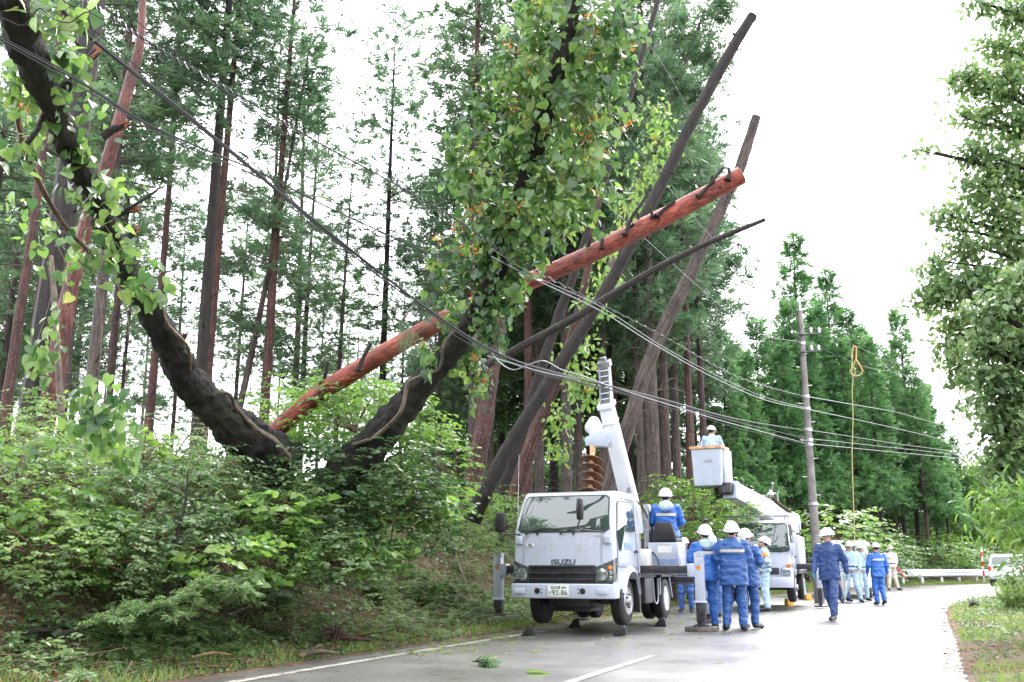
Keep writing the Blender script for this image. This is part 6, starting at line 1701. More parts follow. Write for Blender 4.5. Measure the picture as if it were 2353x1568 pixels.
def pad(x, y, lab, w=0.5):
    q = tinv.inverted() @ Vector((x, y, 0)); d = road_ds([(q.x, q.y)])[0][0]; z = float(zroad(q.y)) if d <= 0 else HT(q.x, q.y)
    mb = MB(); mb.box(-w / 2, w / 2, -0.19, 0.19, 0.0, 0.072)
    o = mb.build('wooden_pad', M['wood'], None, bevel=0.008); o.location = (q.x, q.y, z + 0.003); o.rotation_euler = (0, 0, RA); tag(o, lab, 'pad')
pad(-1.86, OY, 'dark board under the crane truck outrigger foot at the verge', 0.62)
pad(1.83, OY, 'brown board under the crane truck outrigger foot beside the men in blue')
pad(-1.25, 4.30, 'board under the rear outrigger seen beneath the crane truck'); pad(1.45, 4.30, 'board under the rear outrigger behind the crane truck', 0.4)
mb = MB(); mb.lathe([(0.015, -0.09), (0.012, -0.1), (0, -0.102)], (1.02, OY, 1.02), axis='y', seg=8); mb.build('marker_lamp', M['red'], tk)
# wheel chocks
for (px, py, Y, lab) in [(1214, 1462, 0, 'black wheel chock lying on the white edge line ahead of the crane truck'), (1425, 1462, 0, 'black wheel chock in front of the crane truck front wheel'), (1517, 1440, 0, 'black wheel chock by the crane truck rear wheel'), (1320, 1443, 0, 'black wheel chock deep beneath the crane truck')]:
    g = G(px, py)
    mb = MB(); mb.prism([(-0.11, 0), (0.12, 0), (0.10, 0.03), (0.0, 0.17), (-0.08, 0.19), (-0.11, 0.12)], -0.075, 0.075, 'x'); mb.box(-0.085, 0.085, -0.125, -0.10, 0.0, 0.05)
    o = mb.build('wheel_chock', M['black'], None, bevel=0.012); o.location = (g.x, g.y, 0.003); o.rotation_euler = (0, 0, RA + 1.75); o.scale = (0.9, 0.9, 0.85); tag(o, lab, 'wheel chock')
# turret, operator station, boom, auger
BX, BY = 0.35, 2.35
mb = MB(); mb.lathe([(0.38, 0.972), (0.38, 1.10), (0.30, 1.12), (0.28, 1.30), (0.0, 1.30)], (BX, BY, 0), seg=24); mb.build('turntable', M['white2'], tk, smooth=True)
bbase = TL(1462, 1215, 18.2); btop = TL(1394, 934, 17.3); btip = TL(1390, 842, 17.0)
mb = MB()
up = Vector((0, -1, 0.25))
mb.beam(bbase - (btop - bbase) * 0.02, btop, 0.29, 0.31, 0.235, 0.26, up=up); boom = mb.build('boom', M['white2'], tk, bevel=0.018)
bd = (btop - bbase).normalized()
mb = MB(); mb.beam(btop - bd * 0.02, btop + bd * 0.07, 0.29, 0.32, up=up); mb.beam(btop - bd * 0.32, btop - bd * 0.27, 0.265, 0.29, up=up); mb.build('boom_collar', M['white2'], tk, bevel=0.012)
# inner section: rails and rungs
bu = (up - bd * up.dot(bd)).normalized(); bs_ = bd.cross(bu).normalized()
mb = MB()
mb.beam(btop - bd * 0.1, btip, 0.20, 0.16, 0.17, 0.14, up=up); mb.build('inner_boom', M['gmetal'], tk, bevel=0.008)
mb = MB()
for k in (-1, 1): mb.beam(btop + bs_ * 0.095 * k + bu * 0.09, btip + bs_ * 0.08 * k + bu * 0.08, 0.02, 0.035, up=up)
for k in range(7):
    c = btop.lerp(btip, 0.08 + k * 0.14); mb.beam(c - bs_ * 0.08 + bu * 0.088, c + bs_ * 0.08 + bu * 0.088, 0.02, 0.015, up=up)
mb.build('inner_boom_rails', M['white'], tk)
mb = MB(); mb.beam(btip - bd * 0.02, btip + bd * 0.10, 0.23, 0.18, up=up); mb.beam(btip + bd * 0.12, btip + bd * 0.17, 0.10, 0.08, up=up); mb.beam(btip - bs_ * 0.13 - bd * 0.05, btip - bs_ * 0.13 - bd * 0.3, 0.05, 0.12, up=up); mb.build('boom_head', M['gmetal'], tk, bevel=0.012)
# boom pivot bracket and hoist cylinder housing
mb = MB()
mb.prism([(BY - 0.35, 1.12), (BY + 0.35, 1.12), (BY + 0.42, 1.45), (BY + 0.30, 1.98), (BY + 0.05, 2.05), (BY - 0.20, 1.75)], BX + 0.14, BX + 0.22, 'x')
mb.prism([(BY - 0.35, 1.12), (BY + 0.35, 1.12), (BY + 0.42, 1.45), (BY + 0.30, 1.98), (BY + 0.05, 2.05), (BY - 0.20, 1.75)], BX - 0.24, BX - 0.16, 'x')
mb.box(BX - 0.16, BX + 0.14, BY - 0.3, BY + 0.3, 1.12, 1.5); mb.build('turret', M['white2'], tk, bevel=0.02)
mb = MB(); mb.tube([TL(1496, 1265, 18.3), TL(1494, 1190, 18.3)], 0.06, 10, 1); mb.box(*(lambda c: (c.x - 0.05, c.x + 0.05, c.y - 0.1, c.y + 0.1, c.z - 0.3, c.z + 0.55))(TL(1489, 1230, 18.2))); mb.build('lift_cylinder', M['gmetal'], tk, bevel=0.01)
mb = MB(); c = TL(1455, 1150, 18.0)
mb.tube([TL(1448, 1118, 17.8), TL(1448, 1140, 17.8)], 0.09, 10, 1); mb.build('work_light', M['gmetal'], tk)
mb = MB(); c = TL(1515, 1180, 17.9)
for dx in (0, 0.02): mb.tube([TL(1450, 1140, 17.9) + Vector((dx, 0, 0)), TL(1475, 1165, 18), TL(1488, 1190, 18.1), TL(1500, 1225, 18.2), TL(1480, 1280, 18.0)], 0.014, 5, 16)
mb.tube([TL(1480, 1290, 18.0), TL(1500, 1270, 17.9), TL(1515, 1300, 17.8), TL(1490, 1305, 17.8)], 0.014, 5, 12)
mb.build('hydraulic_hose', M['black'], tk)
mb = MB(); c = TL(1478, 1278, 17.9); mb.box(c.x - 0.16, c.x + 0.14, c.y - 0.2, c.y + 0.2, 0.975, c.z + 0.12); mb.build('valve_block', M['platew'], tk, bevel=0.02)
# operator box and seat
OP = TL(1527, 1300, 17.9)
mb = MB(); mb.box(OP.x - 0.28, OP.x + 0.27, OP.y - 0.05, OP.y + 0.55, 1.02, 1.47); mb.build('operator_box', M['white'], tk, bevel=0.015)
mb = MB(); mb.box(OP.x - 0.10, OP.x + 0.15, OP.y - 0.055, OP.y - 0.049, 1.29, 1.43); mb.build('notice_label', M['platew'], tk)
mb = MB(); mb.box(OP.x - 0.10, OP.x + 0.15, OP.y - 0.058, OP.y - 0.0555, 1.42, 1.427); mb.build('notice_stripe', M['text_green'], tk)
letter('TOENEC', 0.12, (OP.x + 0.02, OP.y - 0.056, 1.13), (PI / 2, 0, 0), 'text_blue', tk, shear=0.25, nm='box_lettering')
mb = MB(); mb.prism([(OP.x - 0.22, 1.50), (OP.x + 0.24, 1.50), (OP.x + 0.22, 1.62), (OP.x + 0.15, 1.83), (OP.x - 0.13, 1.83), (OP.x - 0.20, 1.62)], OP.y - 0.04, OP.y + 0.04, 'y'); mb.build('seat_backrest', M['black'], tk, bevel=0.025, bseg=3)
mb = MB(); mb.box(OP.x - 0.21, OP.x + 0.23, OP.y + 0.0, OP.y + 0.48, 1.475, 1.55); mb.build('seat_cushion', M['black'], tk, bevel=0.02, bseg=3)
mb = MB()
for k in range(4): mb.tube([(OP.x - 0.22 + k * 0.13, OP.y + 0.62, 1.40), (OP.x - 0.22 + k * 0.13, OP.y + 0.60, 1.75)], 0.01, 5, 1); mb.lathe([(0, -0.02), (0.02, 0), (0, 0.02)], (OP.x - 0.22 + k * 0.13, OP.y + 0.60, 1.76), seg=8)
mb.box(OP.x - 0.30, OP.x + 0.25, OP.y + 0.54, OP.y + 0.70, 1.02, 1.45); mb.build('control_levers', M['dmetal'], tk)
mb = MB(); c = TL(1455, 1170, 17.6); mb.tube([(0.40, 1.66, 0.98), (0.40, 1.70, 2.2)], 0.03, 8, 1); mb.tube([(-0.50, 1.66, 0.98), (-0.50, 1.70, 2.15)], 0.025, 8, 1); mb.build('rest_post', M['white'], tk)
# whip aerial
mb = MB(); mb.tube([skin(-0.80, 1.62, 0.0), (-0.83, 0.25, 2.9)], [0.005, 0.003], 4, 1); mb.build('aerial', M['gmetal'], tk)
# auger: motor, bracket, collar, shaft, flights
AU = TL(1368, 1130, 17.0)
at_ = TL(1362, 955, 16.95)
def tilt(mb, a=R(24)):
    """hang the auger with its point swung towards the camera"""
    c0 = Vector((at_.x, at_.y, at_.z - 0.4)); ax = Matrix.Rotation(-a, 3, 'X') @ Matrix.Rotation(R(-4), 3, 'Y')
    mb.v = [tuple(c0 + ax @ (Vector((v[0] - AU.x + at_.x, v[1] - AU.y + at_.y, v[2])) - c0)) for v in mb.v]
    return mb
ah = at_.z
mb = MB(); mb.lathe([(0.0, 0.02), (0.08, 0.0), (0.12, -0.08), (0.155, -0.16), (0.155, -0.22), (0.12, -0.26), (0.08, -0.30), (0.05, -0.36)], (AU.x, AU.y, ah), seg=18); tilt(mb).build('auger_motor', M['white2'], tk, smooth=True)
mb = MB()
c = Vector((at_.x, at_.y, ah - 0.42))
for dy in (-0.12, 0.10): mb.prism([(c.x - 0.10, c.z - 0.12), (c.x + 0.30, c.z - 0.14), (c.x + 0.34, c.z + 0.13), (c.x + 0.10, c.z + 0.12), (c.x - 0.12, c.z + 0.02)], c.y + dy, c.y + dy + 0.025, 'y')
mb.build('auger_bracket', M['plast'], tk, bevel=0.006)
mb = MB(); mb.tube([(c.x + 0.1, c.y, c.z + 0.1), TL(1400, 985, 17.2)], 0.035, 8, 1); mb.tube([(c.x + 0.25, c.y, c.z - 0.05), TL(1405, 1015, 17.3)], 0.03, 8, 1); mb.build('auger_hinge', M['white2'], tk)
zt = ah - 0.52; zb = AU.z - 0.35
mb = MB(); mb.lathe([(0.09, zt + 0.06), (0.06, zt), (0.045, zt - 0.2), (0.045, zb)], (AU.x, AU.y, 0), seg=12); tilt(mb).build('auger_shaft', M['tan'], tk, smooth=True)
nt_ = 6.0; z1 = zt - 0.22
vs = []; fs = []; N_ = int(nt_ * 28)
for k in range(N_ + 1):
    a = k / 28 * 2 * PI; z = z1 + (zb - z1) * k / N_; ro = 0.205 * min(1, 0.6 + k / 40)
    for (r_, dz) in ((0.04, 0.007), (ro, 0.007), (ro, -0.007), (0.04, -0.007)): vs.append((AU.x + r_ * math.cos(a), AU.y + r_ * math.sin(a), z + dz))
for k in range(N_):
    for j in range(4): a = k * 4 + j; b = k * 4 + (j + 1) % 4; fs.append((a, b, b + 4, a + 4))
mb = MB(); mb.add(vs, fs); tilt(mb).build('auger_flight', M['rust'], tk, smooth=True)
# ---------------------------------------------------------------- second truck with the raised bucket
RB = RA + 0.04
BF = P(1742, 1300, 25.0); BF = Vector((BF.x, 25.0, 0.0))
bk = thing('bucket_truck', 'white aerial work truck with its bucket raised, behind the group of men', 'truck', BF, RB)
binv = (Matrix.Translation(BF) @ Matrix.Rotation(RB, 4, 'Z')).inverted()
def BL(px, py, Y): return binv @ P(px, py, Y)
bskin, bhwz = cab(bk, hw=0.80, L=1.55, top=2.20, base=0.62, wind=(1.42, 2.10))
mb = MB(); pl = [(-0.82 + 1.64 * k / 10, -0.10 + 0.10 * (abs(-0.82 + 1.64 * k / 10) / 0.82) ** 5) for k in range(11)]
mb.prism(pl + [(0.82, 0.25), (-0.82, 0.25)], 0.54, 0.80, 'z'); mb.build('bumper', M['white'], bk, bevel=0.02)
mb = MB(); mb.box(-0.50, 0.50, -0.03, 0.04, 0.86, 1.02); mb.build('grille', M['black'], bk, bevel=0.01)
for s in (1, -1):
    mb = MB(); mb.box(s * 0.66 - 0.12, s * 0.66 + 0.12, -0.025, 0.10, 0.84, 1.02); mb.build('headlight', M['lens'], bk, bevel=0.02)
    mb = MB(); mb.box(s * 0.74 - 0.06, s * 0.74 + 0.065, -0.02, 0.16, 1.04, 1.11); mb.build('indicator', M['orange'], bk, bevel=0.015)
    mb = MB(); mb.tube([bskin(s * 0.6, 1.40, 0.03), bskin(s * 0.1, 1.44, 0.04)], [0.012, 0.007], 5, 4); mb.build('wiper', M['black'], bk)
    wheel(bk, (s * 0.70, 1.0, 0.54), 0.37, 0.20, s); wheel(bk, (s * 0.76, 3.1, 0.52), 0.36, 0.19, s, True)
    mb = MB(); mb.box(s * 0.84 - 0.06, s * 0.84 + 0.06, 0.0, 0.05, 1.35, 1.60); mb.build('mirror_head', M['white'], bk, bevel=0.02)
letter('ISUZU', 0.12, (0.0, -0.005, 1.22), (PI / 2, 0, 0), 'text_grey', bk, ext=0.006, width=1.3, nm='maker_lettering')
mb = MB(); mb.box(-0.36, 0.36, 0.3, 4.3, 0.60, 0.76); mb.box(-0.6, 0.6, 0.95, 1.05, 0.46, 0.58); mb.box(-0.6, 0.6, 3.05, 3.15, 0.46, 0.58); mb.build('chassis', M['black'], bk, bevel=0.01)
mb = MB(); mb.box(-0.85, 0.85, 1.62, 4.45, 0.86, 0.94); mb.build('deck', M['dmetal'], bk, bevel=0.01)
mb = MB(); mb.box(0.30, 0.88, 1.72, 3.9, 0.95, 1.86); mb.build('service_body', M['white'], bk, bevel=0.015)
mb = MB(); mb.box(0.879, 0.887, 2.05, 3.75, 1.05, 1.72); mb.build('roller_shutter', M['plast'], bk)
mb = MB()
for k in range(11): mb.box(0.885, 0.892, 2.07, 3.73, 1.08 + k * 0.058, 1.088 + k * 0.058)
mb.build('shutter_ribs', M['gmetal'], bk)
mb = MB(); mb.box(-0.88, -0.45, 1.72, 3.9, 0.95, 1.45); mb.build('side_locker', M['white'], bk, bevel=0.015)
mb = MB()
for (a, b) in (((-0.75, 0.35, 2.31), (0.72, 0.35, 2.31)), ((-0.75, 1.35, 2.33), (0.72, 1.35, 2.33)), ((-0.75, 0.35, 2.31), (-0.75, 1.35, 2.33)), ((0.72, 0.35, 2.31), (0.72, 1.35, 2.33)), ((-0.75, 0.7, 2.32), (0.72, 0.7, 2.32)), ((-0.7, 0.4, 2.18), (-0.7, 0.4, 2.31)), ((0.68, 0.4, 2.18), (0.68, 0.4, 2.31)), ((-0.7, 1.3, 2.18), (-0.7, 1.3, 2.33)), ((0.68, 1.3, 2.18), (0.68, 1.3, 2.33))):
    mb.tube([a, b], 0.02, 6, 1)
mb.build('roof_rack', M['gmetal'], bk)
# outriggers of this truck
mb = MB(); mb.box(-1.15, 1.30, 1.68, 1.80, 0.98, 1.12); mb.build('outrigger_beam', M['dmetal'], bk, bevel=0.01)
for s, xx in ((1, 1.33), (-1, -1.2)):
    zr_ = 0.0
    mb = MB(); mb.box(xx - 0.06, xx + 0.06, 1.68, 1.80, 0.50, 1.25); mb.build('outrigger_leg', M['white'], bk, bevel=0.01)
    mb = MB(); mb.box(xx - 0.05, xx + 0.05, 1.69, 1.79, 0.06, 0.50); mb.build('inner_leg', M['dmetal'], bk)
    mb = MB(); mb.lathe([(0.17, 0.03), (0.17, 0.06), (0.06, 0.09)], (xx, 1.74, 0), seg=14); mb.build('outrigger_foot', M['dmetal'], bk)
# boom, turret, bucket
mb = MB(); tc = BL(1822, 1222, 27.5); mb.lathe([(0.32, 0.945), (0.32, 1.05), (0.24, 1.08), (0.22, 1.6), (0, 1.6)], (tc.x - 0.1, 2.6, 0), seg=20); mb.build('turntable', M['white2'], bk, smooth=True)
b0_, b1_ = BL(1822, 1205, 27.6), BL(1682, 1128, 24.8)
mb = MB(); mb.beam(b0_, b1_, 0.38, 0.50, 0.32, 0.40); mb.build('boom', M['white2'], bk, bevel=0.015)
bd2 = (b1_ - b0_).normalized()
mb = MB(); mb.beam(b1_ - bd2 * 0.05, b1_ + bd2 * 0.12, 0.36, 0.44); mb.build('boom_collar', M['plast'], bk, bevel=0.012)
mb = MB(); mb.beam(b1_ + bd2 * 0.10, b1_ + bd2 * 0.32, 0.22, 0.26); mb.beam(b1_ + bd2 * 0.3 + Vector((-0.1, 0, -0.05)), b1_ + bd2 * 0.3 + Vector((-0.1, 0.3, -0.05)), 0.18, 0.2); mb.build('boom_tip', M['black'], bk, bevel=0.01)
mb = MB(); mb.lathe([(0.17, -0.2), (0.19, 0), (0.17, 0.2)], b0_, axis='x', seg=14); q = b0_ + Vector((0.12, -0.1, 0.1)); mb.lathe([(0.0, 0.0), (0.06, 0.0), (0.06, 0.08), (0.0, 0.1)], q, seg=10); mb.build('turret_head', M['plast'], bk)
mb = MB(); c1 = b0_.lerp(b1_, 0.28); mb.prism([(2.3, 1.1), (2.9, 1.1), (2.8, 1.95), (2.45, 1.95)], tc.x - 0.28, tc.x - 0.22, 'x'); mb.prism([(2.3, 1.1), (2.9, 1.1), (2.8, 1.95), (2.45, 1.95)], tc.x + 0.02, tc.x + 0.08, 'x'); mb.tube([Vector((tc.x - 0.1, 2.3, 1.5)), b0_.lerp(b1_, 0.4) + Vector((0, 0, -0.15))], 0.06, 8, 1); mb.build('turret', M['white2'], bk)
mb = MB()
cr = b0_.lerp(b1_, 0.33) + Vector((0, 0, 0.15))
for dx in (0, 0.14): mb.tube([cr + Vector((dx, 0, -0.1)), cr + Vector((dx - 0.03, 0, 0.42)), cr + Vector((dx + 0.02, 0, 0.62 - dx * 1.5))], 0.02, 6, 4)
mb.tube([cr + Vector((-0.03, 0, 0.42)), cr + Vector((0.14, 0, 0.36))], 0.016, 6, 1); mb.lathe([(0, -0.05), (0.055, 0), (0, 0.05)], cr + Vector((0.0, 0, 0.66)), seg=10); mb.build('guide_loop', M['gmetal'], bk)
mb = MB(); c1 = BL(1770, 1148, 24.9); mb.lathe([(0, -0.12), (0.09, -0.04), (0.09, 0.04), (0, 0.12)], c1 + Vector((0, 0, 0.12)), seg=12); mb.build('spotlight', M['lens'], bk, smooth=True)
mb = MB()
for k in range(4): mb.tube([c1 + Vector((0.03 * k, 0, 0.05)), c1 + Vector((0.15 + 0.03 * k, 0.1, -0.12)), c1 + Vector((0.4 + 0.03 * k, 0.3, -0.32))], 0.018, 5, 6)
mb.build('hose_bundle', M['vine'], bk)
# bucket: tapered fibreglass tub turned about 35 degrees
BC = P(1634, 1118, 25.0)
tub = bpy.data.objects.new('bucket', None); COL.objects.link(tub); tub.parent = bk; tub.location = binv @ BC; tub.rotation_euler = (0, 0, -RB + R(-26))
def ring(hx, hy, z, r=0.06, n=4):
    o = []
    for (sx, sy, a0) in ((1, 1, 0), (-1, 1, 90), (-1, -1, 180), (1, -1, 270)):
        for k in range(n + 1):
            a = R(a0 + 90 * k / n); o.append((sx * (hx - r) + r * math.cos(a), sy * (hy - r) + r * math.sin(a), z))
    return o
hx, hy = 0.385, 0.40
rings = [ring(hx - 0.09, hy - 0.09, -0.02), ring(hx - 0.045, hy - 0.045, 0.0), ring(hx - 0.035, hy - 0.035, 0.05), ring(hx, hy, 0.96), ring(hx - 0.03, hy - 0.03, 0.96), ring(hx - 0.06, hy - 0.06, 0.06)]
vs = [v for r_ in rings for v in r_]; nn = len(rings[0]); fs = []
for i in range(len(rings) - 1):
    for j in range(nn): a = i * nn + j; b = i * nn + (j + 1) % nn; fs.append((a, b, b + nn, a + nn))
fs.append(tuple(range(nn))[::-1]); fs.append(tuple(range((len(rings) - 1) * nn, len(rings) * nn)))
mb = MB(); mb.add(vs, fs); mb.build('tub', M['plast'], tub, smooth=True)
rings = [ring(hx + 0.005, hy + 0.005, 0.90, 0.06), ring(hx + 0.035, hy + 0.035, 0.92, 0.07), ring(hx + 0.035, hy + 0.035, 0.985, 0.07), ring(hx - 0.04, hy - 0.04, 0.985, 0.05), ring(hx - 0.04, hy - 0.04, 0.92, 0.05)]
vs = [v for r_ in rings for v in r_]; fs = []
for i in range(4):
    for j in range(nn): a = i * nn + j; b = i * nn + (j + 1) % nn; fs.append((a, b, b + nn, a + nn))
mb = MB(); mb.add(vs, fs); mb.build('rim', M['tan'], tub, smooth=True)
mb = MB(); mb.box(hx - 0.02, hx + 0.09, -hy + 0.30, hy - 0.05, -0.05, 0.90); mb.build('mounting_bracket', M['white2'], tub, bevel=0.02)
mb = MB(); mb.box(hx + 0.085, hx + 0.094, -0.02, 0.05, 0.42, 0.52); mb.build('bracket_slot', M['black'], tub)
mb = MB(); mb.box(-0.06, 0.14, -hy - 0.001, -hy + 0.01, 0.58, 0.64); mb.build('stencil_label', M['gmetal'], tub)
mb = MB(); mb.beam(binv @ (BC + Vector((0.28, 0.15, 0.02))), binv @ (BC + Vector((0.35, 0.2, -0.25))), 0.26, 0.3); mb.build('bucket_bracket', M['black'], bk, bevel=0.01)
for px, py, lab in ((3158, 2425, 'yellow wheel chock in front of the boom truck rear wheels'), (3232, 2403, 'yellow wheel chock farther back under the boom truck')):
    g = G(px / 1.741 , py / 1.741)
    mb = MB(); mb.prism([(-0.13, 0), (0.13, 0), (0.09, 0.19), (-0.09, 0.19)], -0.09, 0.09, 'x'); mb.box(-0.092, 0.092, -0.10, 0.10, 0.08, 0.10)
    o = mb.build('wheel_chock', M['yellow'], None, bevel=0.012); o.location = (g.x, g.y, 0.003); o.rotation_euler = (0, 0, 0.2); tag(o, lab, 'wheel chock')

# ---------------------------------------------------------------- van and car farther back
def loft_car(root, prof_b, prof_r, hw, glass_top, mat, nm='body'):
    mb = MB(); xs = [-1, -0.9, -0.5, 0.5, 0.9, 1]; vs = []; fs = []; n = len(prof_b)
    for xf in xs:
        for (y, z, w) in prof_b: vs.append((xf * hw * w, y + (0.05 * abs(xf) ** 6 * (1 if y < 0.3 else (-1 if y > prof_r - 0.3 else 0))), z))
    for i in range(5):
        for j in range(n): a = i * n + j; b = i * n + (j + 1) % n; fs.append((a, b, b + n, a + n))
    fs.append(tuple(range(n))); fs.append(tuple(range(5 * n, 6 * n))[::-1]); mb.add(vs, fs)
    return mb.build(nm, M[mat], root, bevel=0.04, bseg=3)
VF = P(1925, 1300, 33.5); VF = Vector((VF.x + 0.15, 33.5, float(zroad(33.5))))
vn = thing('van', 'white van parked behind the walking man in dark blue', 'van', VF, RA)
loft_car(vn, [(0.0, 0.35, 1), (0.0, 0.85, 1), (0.10, 1.02, 1), (0.55, 1.12, 1), (1.05, 1.78, 0.88), (1.35, 1.92, 0.84), (3.9, 1.94, 0.84), (4.2, 1.85, 0.86), (4.35, 1.1, 1), (4.35, 0.35, 1)], 4.35, 0.84, 1.8, 'white2')
mb = MB(); mb.grid(lambda u, v: ((u * 2 - 1) * (0.72 - 0.06 * v), 0.585 + 0.43 * v, 1.16 + 0.58 * v), 8, 4); mb.build('windscreen', M['glass'], vn)
for s in (1, -1):
    for (a, b) in ((0.95, 1.75), (1.85, 2.9), (3.0, 4.0)):
        mb = MB(); mb.add([(s * 0.838, a, 1.2), (s * 0.838, b, 1.2), (s * 0.745, b - 0.02, 1.75), (s * 0.745, a + 0.18, 1.75)], [(0, 1, 2, 3)]); mb.build('side_window', M['glass'], vn)
    wheel(vn, (s * 0.74, 0.75, 0.32), 0.32, 0.18, s); wheel(vn, (s * 0.74, 3.3, 0.32), 0.32, 0.18, s)
    mb = MB(); mb.box(s * 0.62 - 0.14, s * 0.62 + 0.14, -0.015, 0.12, 0.72, 0.92); mb.build('headlight', M['lens'], vn, bevel=0.02)
    mb = MB(); mb.box(s * 0.95 - 0.08, s * 0.95 + 0.08, 0.75, 0.82, 1.12, 1.32); mb.build('mirror', M['black'], vn, bevel=0.02)
mb = MB(); mb.box(-0.80, 0.80, -0.05, 0.2, 0.35, 0.62); mb.build('bumper', M['white2'], vn, bevel=0.03)
mb = MB(); mb.box(-0.42, 0.42, -0.012, 0.1, 0.72, 0.86); mb.build('grille', M['black'], vn, bevel=0.01)
# dark blue van hidden behind it, bumper showing left of the outrigger leg
CF = P(2318, 1345, 47); CF = Vector((CF.x, 47, float(zroad(46))))
cr_ = thing('car', 'white hatchback seen from behind at the right edge, half hidden by leaves', 'car', CF, R(-28))
loft_car(cr_, [(0.0, 0.30, 1), (-0.03, 0.75, 1), (0.06, 0.95, 1), (0.35, 1.38, 0.84), (0.6, 1.46, 0.80), (1.9, 1.46, 0.80), (2.6, 0.98, 0.96), (3.5, 0.85, 0.95), (3.6, 0.30, 1)], 3.6, 0.80, 1.4, 'white2')
mb = MB(); mb.grid(lambda u, v: ((u * 2 - 1) * (0.66 - 0.08 * v), 0.075 + 0.24 * v, 0.98 + 0.36 * v), 6, 3); mb.build('rear_window', M['glass'], cr_)
for s in (1, -1):
    mb = MB(); mb.add([(s * 0.80, 0.45, 1.0), (s * 0.79, 2.3, 1.0), (s * 0.665, 1.8, 1.38), (s * 0.68, 0.6, 1.36)], [(0, 1, 2, 3)]); mb.build('side_window', M['glass'], cr_)
    mb = MB(); mb.box(s * 0.73 - 0.07, s * 0.73 + 0.065, -0.045, 0.1, 0.68, 0.92); mb.build('tail_light', M['red'], cr_, bevel=0.02)
    wheel(cr_, (s * 0.70, 0.6, 0.29), 0.29, 0.16, s); wheel(cr_, (s * 0.70, 2.8, 0.29), 0.29, 0.16, s)
mb = MB(); mb.box(-0.77, 0.77, -0.08, 0.15, 0.34, 0.58); mb.build('bumper', M['white2'], cr_, bevel=0.03)
mb = MB(); mb.box(-0.16, 0.16, -0.05, -0.02, 0.64, 0.74); mb.build('number_plate', M['platew'], cr_)

